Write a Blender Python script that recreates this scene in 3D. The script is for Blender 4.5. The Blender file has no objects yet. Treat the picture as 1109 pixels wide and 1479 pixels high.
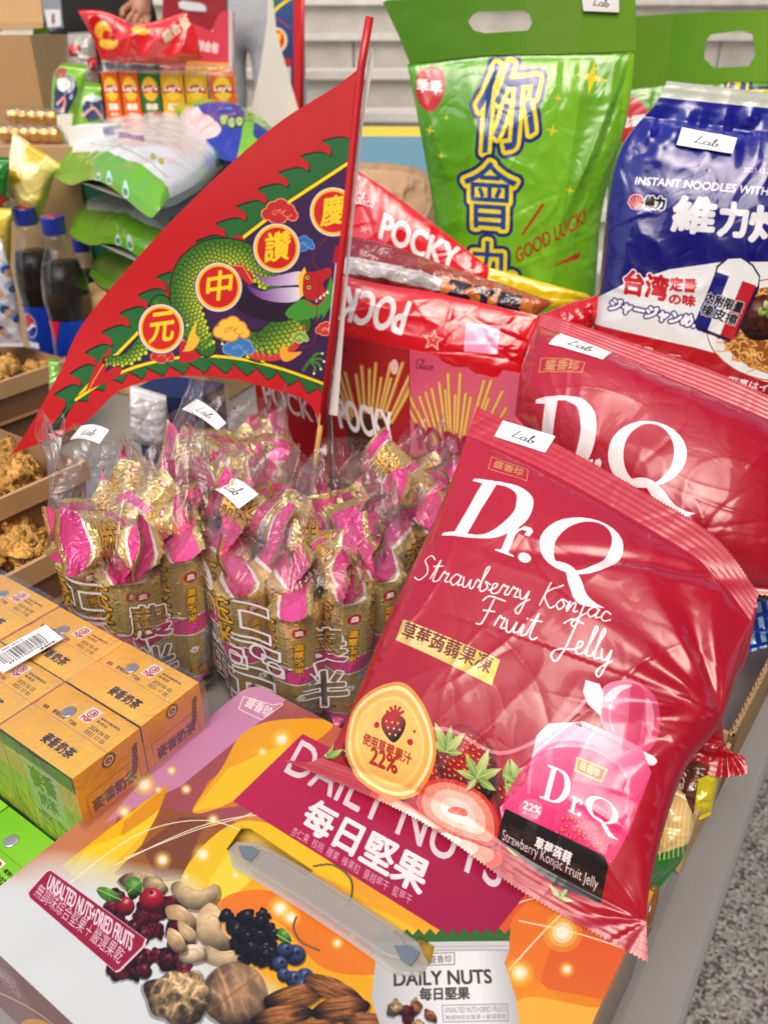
import bpy, math, random
import numpy as np
from mathutils import Vector
R = math.radians
SC = bpy.context.scene
COL = SC.collection
# ---------------------------------------------------------------- camera, sky, sun, exposure
F = 1200.0; PITCH = R(30); CAMZ = 0.50          # photograph geometry: 1109 x 1479 px, focal 1200 px
cd = bpy.data.cameras.new('camera'); cam = bpy.data.objects.new('camera', cd); COL.objects.link(cam)
cam.location = (0, 0, CAMZ); cam.rotation_euler = (math.pi/2 - PITCH, 0, 0)
cd.sensor_fit = 'VERTICAL'; cd.sensor_height = 36.0; cd.lens = 36.0*F/1479.0
cd.clip_start = 0.02; cd.clip_end = 400
cd.dof.use_dof = True; cd.dof.focus_distance = 0.54; cd.dof.aperture_fstop = 9.5
SC.camera = cam
w = bpy.data.worlds.new('World'); SC.world = w; w.use_nodes = True
nt = w.node_tree; bg = nt.nodes['Background']
sky = nt.nodes.new('ShaderNodeTexSky'); sky.sky_type = 'NISHITA'; sky.sun_disc = False
SUN_EL, SUN_AZ = R(55), R(190)
sky.sun_elevation = SUN_EL; sky.sun_rotation = SUN_AZ
sky.air_density = 0.7; sky.dust_density = 5.0; sky.ozone_density = 0.0
nt.links.new(sky.outputs[0], bg.inputs[0]); bg.inputs[1].default_value = 0.15
sd = bpy.data.lights.new('sun', 'SUN'); sd.energy = 0.9; sd.angle = R(50); sd.color = (1, .94, .86)
so = bpy.data.objects.new('sun', sd); COL.objects.link(so)
# direction TO the sun (Nishita: rotation measured from +Y towards +X)
sdir = Vector((math.sin(SUN_AZ)*math.cos(SUN_EL), math.cos(SUN_AZ)*math.cos(SUN_EL), math.sin(SUN_EL)))
so.rotation_euler = sdir.to_track_quat('Z', 'Y').to_euler()
SC.view_settings.view_transform = 'Standard'; SC.view_settings.look = 'None'
SC.view_settings.exposure = 0.45; SC.view_settings.gamma = 1
SC.cycles.max_bounces = 10; SC.cycles.transparent_max_bounces = 24
SC.cycles.sample_clamp_indirect = 4
rng = random.Random(7)

# ---------------------------------------------------------------- geometry of planes in the place
def ray(u, v):
    y = 739.5-v
    return np.array([u-554.5, F*math.cos(PITCH)+y*math.sin(PITCH), -F*math.sin(PITCH)+y*math.cos(PITCH)])/F
CP = np.array([0, 0, CAMZ])
def on_z(u, v, z):
    r = ray(u, v); return CP + r*((z-CAMZ)/r[2])
def at(u, v, d): return CP + ray(u, v)*d
class Plane:
    """az: heading of the width axis, t: lean from horizontal (90 = upright)"""
    def __init__(s, O, az, t, roll=0):
        a = R(az); t = R(t); s.O = np.array(O, float)
        s.ex = np.array([math.cos(a), math.sin(a), 0]); h = np.array([-math.sin(a), math.cos(a), 0])
        s.ey = h*math.cos(t)+np.array([0, 0, 1])*math.sin(t)
        if roll:
            c, q = math.cos(R(roll)), math.sin(R(roll)); s.ex, s.ey = s.ex*c+s.ey*q, s.ey*c-s.ex*q
        s.n = np.cross(s.ex, s.ey)
    def loc(s, p, off=0.0):
        r = ray(*p); O = s.O+s.n*off
        q = CP + r*(np.dot(O-CP, s.n)/np.dot(r, s.n)) - O
        return np.array([np.dot(q, s.ex), np.dot(q, s.ey)])
    def pt(s, a, b, h=0.0):
        a = np.asarray(a, float)[..., None]; b = np.asarray(b, float)[..., None]; h = np.asarray(h, float)
        if h.ndim or True: h = np.broadcast_to(h, a.shape[:-1])[..., None]
        return s.O + a*s.ex + b*s.ey + h*s.n

# ---------------------------------------------------------------- noise
def _h(ix, iy, seed):
    n = (ix.astype(np.int64)*374761393 + iy.astype(np.int64)*668265263 + seed*974634777) & 0x7fffffff
    n = ((n ^ (n >> 13))*1274126177) & 0x7fffffff
    return ((n ^ (n >> 16)) & 0xffff)/65535.0
def noise(x, y, seed=0):
    x = np.asarray(x, float); y = np.asarray(y, float)
    ix = np.floor(x); iy = np.floor(y); fx = x-ix; fy = y-iy
    fx = fx*fx*(3-2*fx); fy = fy*fy*(3-2*fy)
    a = _h(ix, iy, seed); b = _h(ix+1, iy, seed); c = _h(ix, iy+1, seed); d = _h(ix+1, iy+1, seed)
    return (a*(1-fx)+b*fx)*(1-fy)+(c*(1-fx)+d*fx)*fy
def fbm(x, y, seed=0, o=3):
    r = 0; a = .5
    for i in range(o): r = r+a*noise(x*2**i, y*2**i, seed+i); a *= .5
    return r
def ridge(x, y, seed=0, o=3):
    r = 0; a = .6
    for i in range(o): r = r+a*(1-np.abs(2*noise(x*1.9**i+i*7, y*1.9**i, seed+i)-1))**2; a *= .5
    return r
def smooth(pts, n=8, closed=False):
    P = np.array(pts, float); m = len(P); out = []
    rg = range(m) if closed else range(m-1)
    for i in rg:
        if closed: a, b, c, d = P[i-1], P[i], P[(i+1) % m], P[(i+2) % m]
        else: a, b, c, d = P[max(i-1, 0)], P[i], P[i+1], P[min(i+2, m-1)]
        t = np.linspace(0, 1, n, endpoint=False)[:, None]
        out.append(.5*((2*b)+(-a+c)*t+(2*a-5*b+4*c-d)*t*t+(-a+3*b-3*c+d)*t**3))
    out = np.vstack(out)
    return out if closed else np.vstack([out, P[-1:]])

# ---------------------------------------------------------------- 2-D print canvas (drawn here in code, no files)
def raster(P0, P1, W, H, S=3):
    x0 = P0[:, 0]; y0 = P0[:, 1]*S; x1 = P1[:, 0]; y1 = P1[:, 1]*S
    k = np.abs(y1-y0) > 1e-9; x0, y0, x1, y1 = x0[k], y0[k], x1[k], y1[k]
    if len(x0) == 0: return None
    bx0 = max(0, int(min(x0.min(), x1.min()))-1); bx1 = min(W, int(max(x0.max(), x1.max()))+2)
    by0 = max(0, int(min(y0.min(), y1.min())/S)-1); by1 = min(H, int(max(y0.max(), y1.max())/S)+2)
    if bx1 <= bx0 or by1 <= by0: return None
    w = bx1-bx0; h = by1-by0
    y0 = y0-by0*S; y1 = y1-by0*S
    sg = np.where(y1 > y0, 1.0, -1.0); lo = np.minimum(y0, y1); hi = np.maximum(y0, y1)
    r0 = np.clip(np.ceil(lo-.5), 0, h*S).astype(int); r1 = np.clip(np.ceil(hi-.5), 0, h*S).astype(int)
    n = np.maximum(r1-r0, 0); tot = int(n.sum())
    if tot == 0: return None
    idx = np.repeat(np.arange(len(n)), n); st = np.cumsum(n)-n
    rows = np.arange(tot)-np.repeat(st, n)+r0[idx]
    t = (rows+.5-y0[idx])/(y1[idx]-y0[idx]); x = x0[idx]+t*(x1[idx]-x0[idx])-bx0
    x = np.clip(x, 0, w-1e-3); c = x.astype(int); f = x-c; s = sg[idx]
    D = np.bincount(rows*(w+2)+c, s*(1-f), minlength=h*S*(w+2))+np.bincount(rows*(w+2)+c+1, s*f, minlength=h*S*(w+2))
    D = np.cumsum(D[:h*S*(w+2)].reshape(h*S, w+2), 1)[:, :w]
    D = np.minimum(np.abs(D), 1).reshape(h, S, w).mean(1)
    return D, bx0, by0
def loops_edges(loops):
    A = []; B = []
    for l in loops:
        l = np.asarray(l, float); A.append(l); B.append(np.roll(l, -1, 0))
    return np.vstack(A), np.vstack(B)
_tc = {}
def text_edges(body):
    if body in _tc: return _tc[body]
    c = bpy.data.curves.new('t', 'FONT'); c.body = body; c.resolution_u = 4
    o = bpy.data.objects.new('t', c); m = o.to_mesh()
    V = np.array([v.co[:2] for v in m.vertices]); cnt = {}
    for p in m.polygons:
        vs = list(p.vertices)
        for i in range(len(vs)):
            a, b = vs[i], vs[(i+1) % len(vs)]
            if (b, a) in cnt: del cnt[(b, a)]
            else: cnt[(a, b)] = 1
    E = np.array(list(cnt.keys())); P0 = V[E[:, 0]]; P1 = V[E[:, 1]]
    o.to_mesh_clear(); bpy.data.objects.remove(o); bpy.data.curves.remove(c)
    mn = V.min(0); mx = V.max(0)
    _tc[body] = (P0-mn, P1-mn, mx-mn, mn); return _tc[body]
def c3(c):
    return np.array(c, float)/255.0
class Canvas:
    def __init__(s, W, H, bg, mp=None, a=0.0):
        s.W, s.H = int(W), int(H); s.a = np.empty((s.H, s.W, 4), np.float32); s.a[..., :3] = c3(bg); s.a[..., 3] = a; s.mp = mp
    def m(s, p):
        p = np.asarray(p, float)
        if s.mp is None: return p
        return np.array([s.mp(q) for q in p]) if p.ndim == 2 else s.mp(p)
    def put(s, res, col, alpha=1.0, met=0.0, dil=0):
        if res is None: return
        M, x0, y0 = res; h, w = M.shape; v = s.a[y0:y0+h, x0:x0+w]
        if callable(col):
            X, Y = np.meshgrid(np.arange(x0, x0+w), np.arange(y0, y0+h)); C = col(X, Y)
        else: C = c3(col)
        k = (M*alpha)[..., None]
        v[..., :3] = v[..., :3]*(1-k)+C*k
        if met is not None: v[..., 3:] = v[..., 3:]*(1-k)+met*k
    def poly(s, pts, col, alpha=1.0, met=0.0, sm=False, n=8):
        p = smooth(pts, n, True) if sm else pts
        A, B = loops_edges([s.m(p)]); s.put(raster(A, B, s.W, s.H), col, alpha, met)
    def circ(s, c, r, col, alpha=1.0, ry=None, rot=0, met=0.0):
        t = np.linspace(0, 2*np.pi, 40, endpoint=False); ry = ry or r
        x = r*np.cos(t); y = ry*np.sin(t); q = R(rot)
        s.poly(np.stack([c[0]+x*math.cos(q)-y*math.sin(q), c[1]+x*math.sin(q)+y*math.cos(q)], 1), col, alpha, met)
    def stroke(s, pts, w, col, alpha=1.0, sm=False, met=0.0, taper=False):
        p = smooth(pts, 8) if sm else np.array(pts, float); p = s.m(p); L = []
        n = len(p); t8 = np.linspace(0, 2*np.pi, 10, endpoint=False)
        ws = np.full(n, w/2.0)
        if taper: ws = w/2*(.25+.75*np.sin(np.linspace(0, np.pi, n)))
        for i in range(n-1):
            d = p[i+1]-p[i]; l = math.hypot(*d)
            if l < 1e-6: continue
            q = np.array([-d[1], d[0]])/l
            L.append([p[i]+q*ws[i], p[i]-q*ws[i], p[i+1]-q*ws[i+1], p[i+1]+q*ws[i+1]])
        for i in range(n): L.append(p[i]+ws[i]*np.stack([np.cos(t8), np.sin(t8)], 1))
        L = [np.array(l) for l in L]
        L = [l if np.sum(l[:, 0]*np.roll(l[:, 1], -1)-l[:, 1]*np.roll(l[:, 0], -1)) > 0 else l[::-1] for l in L]
        A, B = loops_edges(L); s.put(raster(A, B, s.W, s.H), col, alpha, met)
    def edges(s, P0, P1, col, alpha=1.0, met=0.0, bold=0, out=None, outm=0.0):
        r = raster(P0, P1, s.W, s.H)
        if r is None: return
        def dil(r, k):
            M, x0, y0 = r; k = int(math.ceil(k)); P = np.pad(M, k+1); O = P.copy(); h, w = P.shape
            for dy in range(-k, k+1):
                for dx in range(-k, k+1):
                    if dx*dx+dy*dy <= k*k+.5: O = np.maximum(O, np.roll(np.roll(P, dy, 0), dx, 1))
            x0 -= k+1; y0 -= k+1; cx = max(0, -x0); cy = max(0, -y0)
            O = O[cy:, cx:]; x0 = max(x0, 0); y0 = max(y0, 0); O = O[:s.H-y0, :s.W-x0]
            return O, x0, y0
        base = dil(r, bold) if bold else r
        if out:
            for (wd, oc) in out: s.put(dil(r, bold+wd), oc, alpha, outm)
        s.put(base, col, alpha, met)
    def text(s, body, BL, BR, TL=None, col=(0, 0, 0), **k):
        P0, P1, sz, mn = text_edges(body)
        BL = np.array(BL, float); BR = np.array(BR, float)
        if TL is None:
            d = BR-BL; TL = BL+np.array([d[1], -d[0]])*sz[1]/sz[0]
        b, r, t = s.m(BL), s.m(BR), s.m(np.array(TL, float))
        f = lambda P: b+np.outer(P[:, 0]/sz[0], r-b)+np.outer(P[:, 1]/sz[1], t-b)
        s.edges(f(P0), f(P1), col, **k)
    def glyph(s, loops, BL, BR, TL, col, **k):
        """loops in a unit box (0..1, y up)"""
        b, r, t = s.m(np.array(BL, float)), s.m(np.array(BR, float)), s.m(np.array(TL, float))
        L = [b+np.outer(np.array(l)[:, 0], r-b)+np.outer(np.array(l)[:, 1], t-b) for l in loops]
        A, B = loops_edges(L); s.edges(A, B, col, **k)
    def ball(s, c, r, col, hi=(255, 255, 255), ry=None, rot=0, rough=0.0, sc=20, k=.75, seed=1, hs=.35, pts=None):
        """a rounded printed thing, shaded like a small studio photo"""
        ry = ry or r; t = np.linspace(0, 2*np.pi, 36, endpoint=False); q = R(rot)
        x = r*np.cos(t)*(1+.0*t); y = ry*np.sin(t)
        P = np.stack([c[0]+x*math.cos(q)-y*math.sin(q), c[1]+x*math.sin(q)+y*math.cos(q)], 1) if pts is None else smooth(pts, 6, True)
        Q = s.m(P); cc = Q.mean(0); ext = max(1.0, (Q.max(0)-Q.min(0)).max()/2); C = c3(col); Hc = c3(hi)
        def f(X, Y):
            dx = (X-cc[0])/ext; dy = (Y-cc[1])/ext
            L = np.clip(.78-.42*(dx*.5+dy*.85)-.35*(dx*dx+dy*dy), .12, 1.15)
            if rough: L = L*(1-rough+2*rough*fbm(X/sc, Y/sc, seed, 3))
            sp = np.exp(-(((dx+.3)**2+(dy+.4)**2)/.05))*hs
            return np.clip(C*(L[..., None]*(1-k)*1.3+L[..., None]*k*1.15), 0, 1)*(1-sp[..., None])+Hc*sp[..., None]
        A, B = loops_edges([Q]); s.put(raster(A, B, s.W, s.H), f)
    def lump(s, c, r, col, seed=1, ry=None, rot=0, wr=.5, sc=6, hs=.3, hi=(255, 255, 255), ani=1.0, irr=.25, pt=0.0):
        """irregular wrinkled thing (raisin, kernel, berry) as a small printed photo"""
        ry = ry or r; t = np.linspace(0, 2*np.pi, 40, endpoint=False); q = R(rot)
        k = 1+irr*(noise(np.cos(t)*2+seed*3.1, np.sin(t)*2+seed, seed)-.5)*2
        x = r*np.cos(t)*k+pt*r*np.clip(np.cos(t), 0, 1)**6; y = ry*np.sin(t)*k*(1-pt*.55*np.clip(np.cos(t), 0, 1)**2)
        Q = s.m(np.stack([c[0]+x*math.cos(q)-y*math.sin(q), c[1]+x*math.sin(q)+y*math.cos(q)], 1)); cc = Q.mean(0); ext = max(1.0, (Q.max(0)-Q.min(0)).max()/2); C = c3(col); Hc = c3(hi)
        ax = s.m(np.array([[c[0], c[1]], [c[0]+math.cos(q), c[1]+math.sin(q)]])); ax = ax[1]-ax[0]; sp_ = np.linalg.norm(ax); ax /= sp_; sc = sc*sp_
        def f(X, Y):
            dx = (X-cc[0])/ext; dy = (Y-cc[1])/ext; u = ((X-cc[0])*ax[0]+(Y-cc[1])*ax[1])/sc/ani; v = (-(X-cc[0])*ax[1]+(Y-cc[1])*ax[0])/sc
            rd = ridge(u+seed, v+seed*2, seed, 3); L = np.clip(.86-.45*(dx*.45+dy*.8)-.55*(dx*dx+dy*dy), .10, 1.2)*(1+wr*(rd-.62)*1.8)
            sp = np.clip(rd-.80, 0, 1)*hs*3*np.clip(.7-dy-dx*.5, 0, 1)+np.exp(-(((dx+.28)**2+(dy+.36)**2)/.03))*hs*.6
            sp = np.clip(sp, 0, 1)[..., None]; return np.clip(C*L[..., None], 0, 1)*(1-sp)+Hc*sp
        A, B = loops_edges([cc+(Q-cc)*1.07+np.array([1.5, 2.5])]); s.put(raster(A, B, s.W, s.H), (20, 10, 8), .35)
        A, B = loops_edges([Q]); s.put(raster(A, B, s.W, s.H), f)
    def grad(s, p0, c0, p1, c1, pts=None, alpha=1.0, sm=False, met=0.0):
        a, b = s.m(np.array(p0, float)), s.m(np.array(p1, float)); d = b-a; L = (d**2).sum(); A_, B_ = c3(c0), c3(c1)
        def f(X, Y):
            t = np.clip(((X-a[0])*d[0]+(Y-a[1])*d[1])/L, 0, 1)[..., None]; return A_*(1-t)+B_*t
        if pts is None:
            X, Y = np.meshgrid(np.arange(s.W), np.arange(s.H)); s.a[..., :3] = s.a[..., :3]*(1-alpha)+f(X, Y)*alpha; return
        s.poly(pts, f, alpha, met, sm)
    def glow(s, c, r, core=(255, 250, 225), halo=(255, 220, 90)):
        s.circ(c, r*1.9, halo, .28); s.circ(c, r*1.4, halo, .45); s.circ(c, r, core, .6); s.circ(c, r*.6, core, .95)
    def image(s, name):
        im = bpy.data.images.new(name, s.W, s.H, alpha=True)
        im.alpha_mode = 'CHANNEL_PACKED'; im.colorspace_settings.name = 'sRGB'
        im.pixels.foreach_set(np.clip(s.a[::-1], 0, 1).astype(np.float32).ravel()); im.update(); return im

# single-line script letters (unit x-height .42, ascender 1)
SG = {'S': (.62, [[(.58, .9), (.4, 1.05), (.2, .85), (.38, .55), (.42, .25), (.2, 0), (-.05, .12)]]),
 't': (.36, [[(0, .1), (.2, .9), (.12, .12), (.24, 0), (.36, .1)], [(.0, .62), (.36, .68)]]),
 'r': (.36, [[(0, .1), (.1, .46), (.18, .4), (.28, .42), (.22, .1), (.36, .1)]]),
 'a': (.5, [[(.38, .4), (.2, .45), (.05, .2), (.18, .0), (.35, .2), (.4, .42), (.36, .05), (.5, .1)]]),
 'w': (.6, [[(0, .4), (.05, .05), (.18, .05), (.28, .35), (.3, .05), (.42, .05), (.5, .4), (.6, .36)]]),
 'b': (.4, [[(0, .1), (.2, .95), (.1, .9), (.08, .1), (.2, 0), (.33, .2), (.2, .4), (.4, .34)]]),
 'e': (.36, [[(0, .1), (.2, .25), (.24, .42), (.11, .38), (.1, .05), (.25, .02), (.36, .12)]]),
 'y': (.42, [[(0, .4), (.08, .1), (.2, .1), (.32, .42), (.2, -.5), (.04, -.42), (.2, -.1), (.42, .12)]]),
 'K': (.62, [[(.26, 1), (.1, 0)], [(.7, 1), (.18, .5), (.44, 0), (.62, .1)]]),
 'o': (.42, [[(.2, .42), (.05, .2), (.18, 0), (.33, .2), (.2, .42), (.42, .36)]]),
 'n': (.42, [[(0, .1), (.08, .42), (.05, 0), (.2, .4), (.29, .35), (.28, .05), (.42, .1)]]),
 'j': (.3, [[(.15, .4), (.08, -.45), (-.1, -.38), (.3, .1)], [(.18, .6), (.19, .62)]]),
 'c': (.38, [[(.33, .36), (.15, .42), (.05, .15), (.18, 0), (.38, .12)]]),
 'F': (.6, [[(.02, 0), (.2, .1), (.36, .95)], [(.02, .82), (.2, 1.02), (.72, 1)], [(.12, .5), (.48, .55)]]),
 'u': (.46, [[(0, .4), (.06, .05), (.2, .03), (.32, .4), (.3, .05), (.46, .1)]]),
 'i': (.26, [[(0, .1), (.1, .4), (.1, .03), (.26, .1)], [(.15, .62), (.16, .64)]]),
 'J': (.6, [[(.1, .85), (.35, 1.05), (.7, 1.0)], [(.5, 1), (.25, -.4), (0, -.35), (.15, -.05), (.6, .1)]]),
 'l': (.26, [[(0, .1), (.22, .9), (.14, .98), (.08, .1), (.26, .1)]]),
 'g': (.44, [[(.36, .4), (.18, .44), (.05, .2), (.2, .03), (.36, .4), (.25, -.45), (.05, -.4), (.44, .1)]]),
 'G': (.6, [[(.55, .85), (.35, 1), (.08, .6), (.2, .02), (.45, .1), (.5, .45), (.3, .45)]]), ' ': (.3, []),
 'L': (.5, [[(.3, 1), (.1, .1), (.08, 0), (.5, .05)]])}
def script(cv, body, BL, BR, TL, wd, col, **k):
    tot = sum(SG[c][0] for c in body); x = 0; BL, BR, TL = [np.array(q, float) for q in (BL, BR, TL)]
    for ch in body:
        for st in SG[ch][1]:
            P = smooth(st, 7) if len(st) > 2 else np.array(st); P = BL+np.outer((P[:, 0]+x)/tot, BR-BL)+np.outer(P[:, 1], TL-BL)
            cv.stroke(P, wd, col, **k)
        x += SG[ch][0]
def lab_sticker(cv, c4):
    """white paper sticker art with a handwritten word; c4 = BL, BR, TL in canvas coordinates"""
    script(cv, 'Lab', *c4, wd=cv.W*.022, col=(25, 25, 25))
el = lambda cx, cy, rx, ry, n=28, rev=False: [(cx+rx*math.cos(t), cy+ry*math.sin(t)) for t in (np.linspace(0, 2*np.pi, n, endpoint=False)[::-1 if rev else 1])]
G_D = [list(map(tuple, np.vstack([[(0, 0)], smooth([(.4, 0), (.66, .07), (.84, .28), (.88, .52), (.8, .8), (.6, .96), (.34, 1)], 5), [(0, 1), (0, .955), (.14, .92), (.14, .08), (0, .045)]]))),
       list(map(tuple, np.vstack([[(.31, .06), (.31, .94)], smooth([(.42, .93), (.58, .84), (.66, .65), (.68, .5), (.63, .26), (.52, .11), (.42, .06)], 5)])))]
G_r = [[(0, 0), (.75, 0), (.75, .05), (.5, .09), (.5, .6), (.62, .8), (.8, .86), (.8, .7), (1.0, .7), (1.05, .9), (.9, 1), (.65, .97), (.5, .8), (.5, 1), (0, .96), (0, .9), (.2, .86), (.2, .09), (0, .05)]]
G_Q = [el(.47, .62, .47, .40), el(.49, .62, .30, .365, rev=True), list(map(tuple, smooth([(.34, .27), (.48, .24), (.62, .08), (.82, -.08), (1.08, -.02), (.98, .0), (.84, .06), (.7, .2), (.56, .3), (.42, .33), (.3, .31)], 5, True)))[::-1]]
def drq(cv, D, r, Q, col=(250, 240, 240)):
    """each: BL, BR, TL"""
    G = G_Q[:2]
    cv.glyph(G_D, *D, col); cv.glyph(G_r, *r, col); cv.glyph(G, *Q, col); cv.glyph(G_Q[2:], *Q, col)

# ---------------------------------------------------------------- object helpers
OFF = {}
def thing(name, label, cat, loc=(0, 0, 0), group=None):
    o = bpy.data.objects.new(name, None); COL.objects.link(o); o.location = loc; o.empty_display_size = .02
    OFF[o.name] = np.array(loc, float); o['label'] = label; o['category'] = cat
    if group: o['group'] = group
    return o
def tag(o, label, cat, group=None):
    o['label'] = label; o['category'] = cat
    if group: o['group'] = group
    return o
def mesh(name, V, Fc, mat, parent=None, uv=None, smooth_=True, loc=None, me=None):
    V = np.asarray(V, float).reshape(-1, 3)
    base = OFF[parent.name] if parent is not None else np.zeros(3)
    L = np.array(loc, float) if loc is not None else (base if parent is not None else V.mean(0)*0)
    m = bpy.data.meshes.new(name); V2 = V-L
    Fa = np.asarray(Fc) if not isinstance(Fc, list) or len(set(map(len, Fc))) == 1 else None
    m.from_pydata(V2.tolist(), [], Fc.tolist() if isinstance(Fc, np.ndarray) else Fc)
    if uv is not None:
        ul = m.uv_layers.new(name='UVMap'); li = np.empty(len(m.loops), int); m.loops.foreach_get('vertex_index', li)
        ul.data.foreach_set('uv', np.asarray(uv, np.float32).reshape(-1, 2)[li].ravel())
    if smooth_: m.polygons.foreach_set('use_smooth', [True]*len(m.polygons))
    m.materials.append(mat); m.update()
    o = bpy.data.objects.new(name, m); COL.objects.link(o)
    if parent is not None:
        o.parent = parent; o.location = L-base
    else: o.location = L
    OFF[o.name] = L
    return o
def gridf(nu, nv, off=0, flip=False, wrap=False):
    i, j = np.meshgrid(np.arange(nu if wrap else nu-1), np.arange(nv-1), indexing='ij'); i = i.ravel(); j = j.ravel()
    i2 = (i+1) % nu
    f = np.stack([i*nv+j, i2*nv+j, i2*nv+j+1, i*nv+j+1], 1)+off
    return f[:, ::-1] if flip else f
BOXF = [(0, 3, 2, 1), (4, 5, 6, 7), (0, 1, 5, 4), (1, 2, 6, 5), (2, 3, 7, 6), (3, 0, 4, 7)]
def bevel(o, w=.001, seg=2):
    b = o.modifiers.new('b', 'BEVEL'); b.width = w; b.segments = seg; b.limit_method = 'ANGLE'; return o
def box_pts(O, ax, ay, az_, sx, sy, sz):
    O = np.array(O, float); ax = np.array(ax, float); ay = np.array(ay, float); az_ = np.array(az_, float)
    return [O+ax*sx*i+ay*sy*j+az_*sz*k for k in (0, 1) for (i, j) in ((0, 0), (1, 0), (1, 1), (0, 1))]
Z = np.array([0, 0, 1.0])
def hd(az): return np.array([math.cos(R(az)), math.sin(R(az)), 0])
def tube(pts, r, n=10, cap=True):
    P = np.array(pts, float); m = len(P); rs = np.full(m, r) if np.isscalar(r) else np.array(r)
    T = np.gradient(P, axis=0); T /= np.linalg.norm(T, axis=1)[:, None]
    up = np.array([0, 0, 1.0]) if abs(T[0, 2]) < .9 else np.array([1.0, 0, 0]); V = []
    for i in range(m):
        a = np.cross(T[i], up); a /= np.linalg.norm(a); b = np.cross(T[i], a); up = -b if False else up
        for k in range(n):
            t = 2*np.pi*k/n; V.append(P[i]+rs[i]*(a*math.cos(t)+b*math.sin(t)))
    Fc = [(i*n+k, i*n+(k+1) % n, (i+1)*n+(k+1) % n, (i+1)*n+k) for i in range(m-1) for k in range(n)]
    if cap: Fc += [tuple(range(n))[::-1], tuple((m-1)*n+k for k in range(n))]
    return V, Fc
def lathe(prof, c, n=28, ax=None):
    V = []; Fc = []; m = len(prof)
    for (r, z) in prof:
        for k in range(n):
            t = 2*np.pi*k/n; V.append((c[0]+r*math.cos(t), c[1]+r*math.sin(t), c[2]+z))
    for i in range(m-1):
        for k in range(n): Fc.append((i*n+k, i*n+(k+1) % n, (i+1)*n+(k+1) % n, (i+1)*n+k))
    return V, Fc

# ---------------------------------------------------------------- materials
def mat(name, col, rough=.5, metal=0, coat=0, coat_r=.05, spec=.5, bump=None, var=None, trans=0, sss=0, alpha=1, ior=None):
    """bump = (noise scale, distance, detail); var = (noise scale, amount) soft colour mottling"""
    m = bpy.data.materials.new(name); m.use_nodes = True; t = m.node_tree; b = t.nodes['Principled BSDF']
    c = [((x/255.0+.055)/1.055)**2.4 if x > 10 else x/255/12.92 for x in col]+[1]
    b.inputs['Base Color'].default_value = c; b.inputs['Roughness'].default_value = rough; b.inputs['Metallic'].default_value = metal
    b.inputs['Coat Weight'].default_value = coat; b.inputs['Coat Roughness'].default_value = coat_r
    b.inputs['Specular IOR Level'].default_value = spec; b.inputs['Transmission Weight'].default_value = trans
    if ior: b.inputs['IOR'].default_value = ior
    if sss: b.inputs['Subsurface Weight'].default_value = sss; b.inputs['Subsurface Radius'].default_value = (.004, .002, .001)
    if alpha < 1: b.inputs['Alpha'].default_value = alpha
    tc = t.nodes.new('ShaderNodeTexCoord')
    if var:
        n = t.nodes.new('ShaderNodeTexNoise'); n.inputs['Scale'].default_value = var[0]; n.inputs['Detail'].default_value = 6; t.links.new(tc.outputs['Object'], n.inputs['Vector'])
        r = t.nodes.new('ShaderNodeMapRange'); r.inputs[1].default_value = .3; r.inputs[2].default_value = .7; r.inputs[3].default_value = 1-var[1]; r.inputs[4].default_value = 1+var[1]; t.links.new(n.outputs[0], r.inputs[0])
        x = t.nodes.new('ShaderNodeVectorMath'); x.operation = 'SCALE'; x.inputs[0].default_value = c[:3]; t.links.new(r.outputs[0], x.inputs['Scale']); t.links.new(x.outputs[0], b.inputs['Base Color'])
    if bump: add_bump(t, b, tc, bump)
    return m
def add_bump(t, b, tc, bump, ridged=False):
    n = t.nodes.new('ShaderNodeTexNoise'); n.inputs['Scale'].default_value = bump[0]; n.inputs['Detail'].default_value = bump[2] if len(bump) > 2 else 3
    n.inputs['Distortion'].default_value = bump[3] if len(bump) > 3 else 0
    t.links.new(tc.outputs['Object'], n.inputs['Vector'])
    h = n.outputs[0]
    if ridged:
        a = t.nodes.new('ShaderNodeMath'); a.operation = 'SUBTRACT'; a.inputs[1].default_value = .5; t.links.new(h, a.inputs[0])
        q = t.nodes.new('ShaderNodeMath'); q.operation = 'ABSOLUTE'; t.links.new(a.outputs[0], q.inputs[0]); h = q.outputs[0]
    k = t.nodes.new('ShaderNodeBump'); k.inputs['Strength'].default_value = 1; k.inputs['Distance'].default_value = bump[1]
    t.links.new(h, k.inputs['Height'])
    for s in ('Normal', 'Coat Normal'):
        if not b.inputs[s].is_linked: t.links.new(k.outputs[0], b.inputs[s])
    return k
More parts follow.
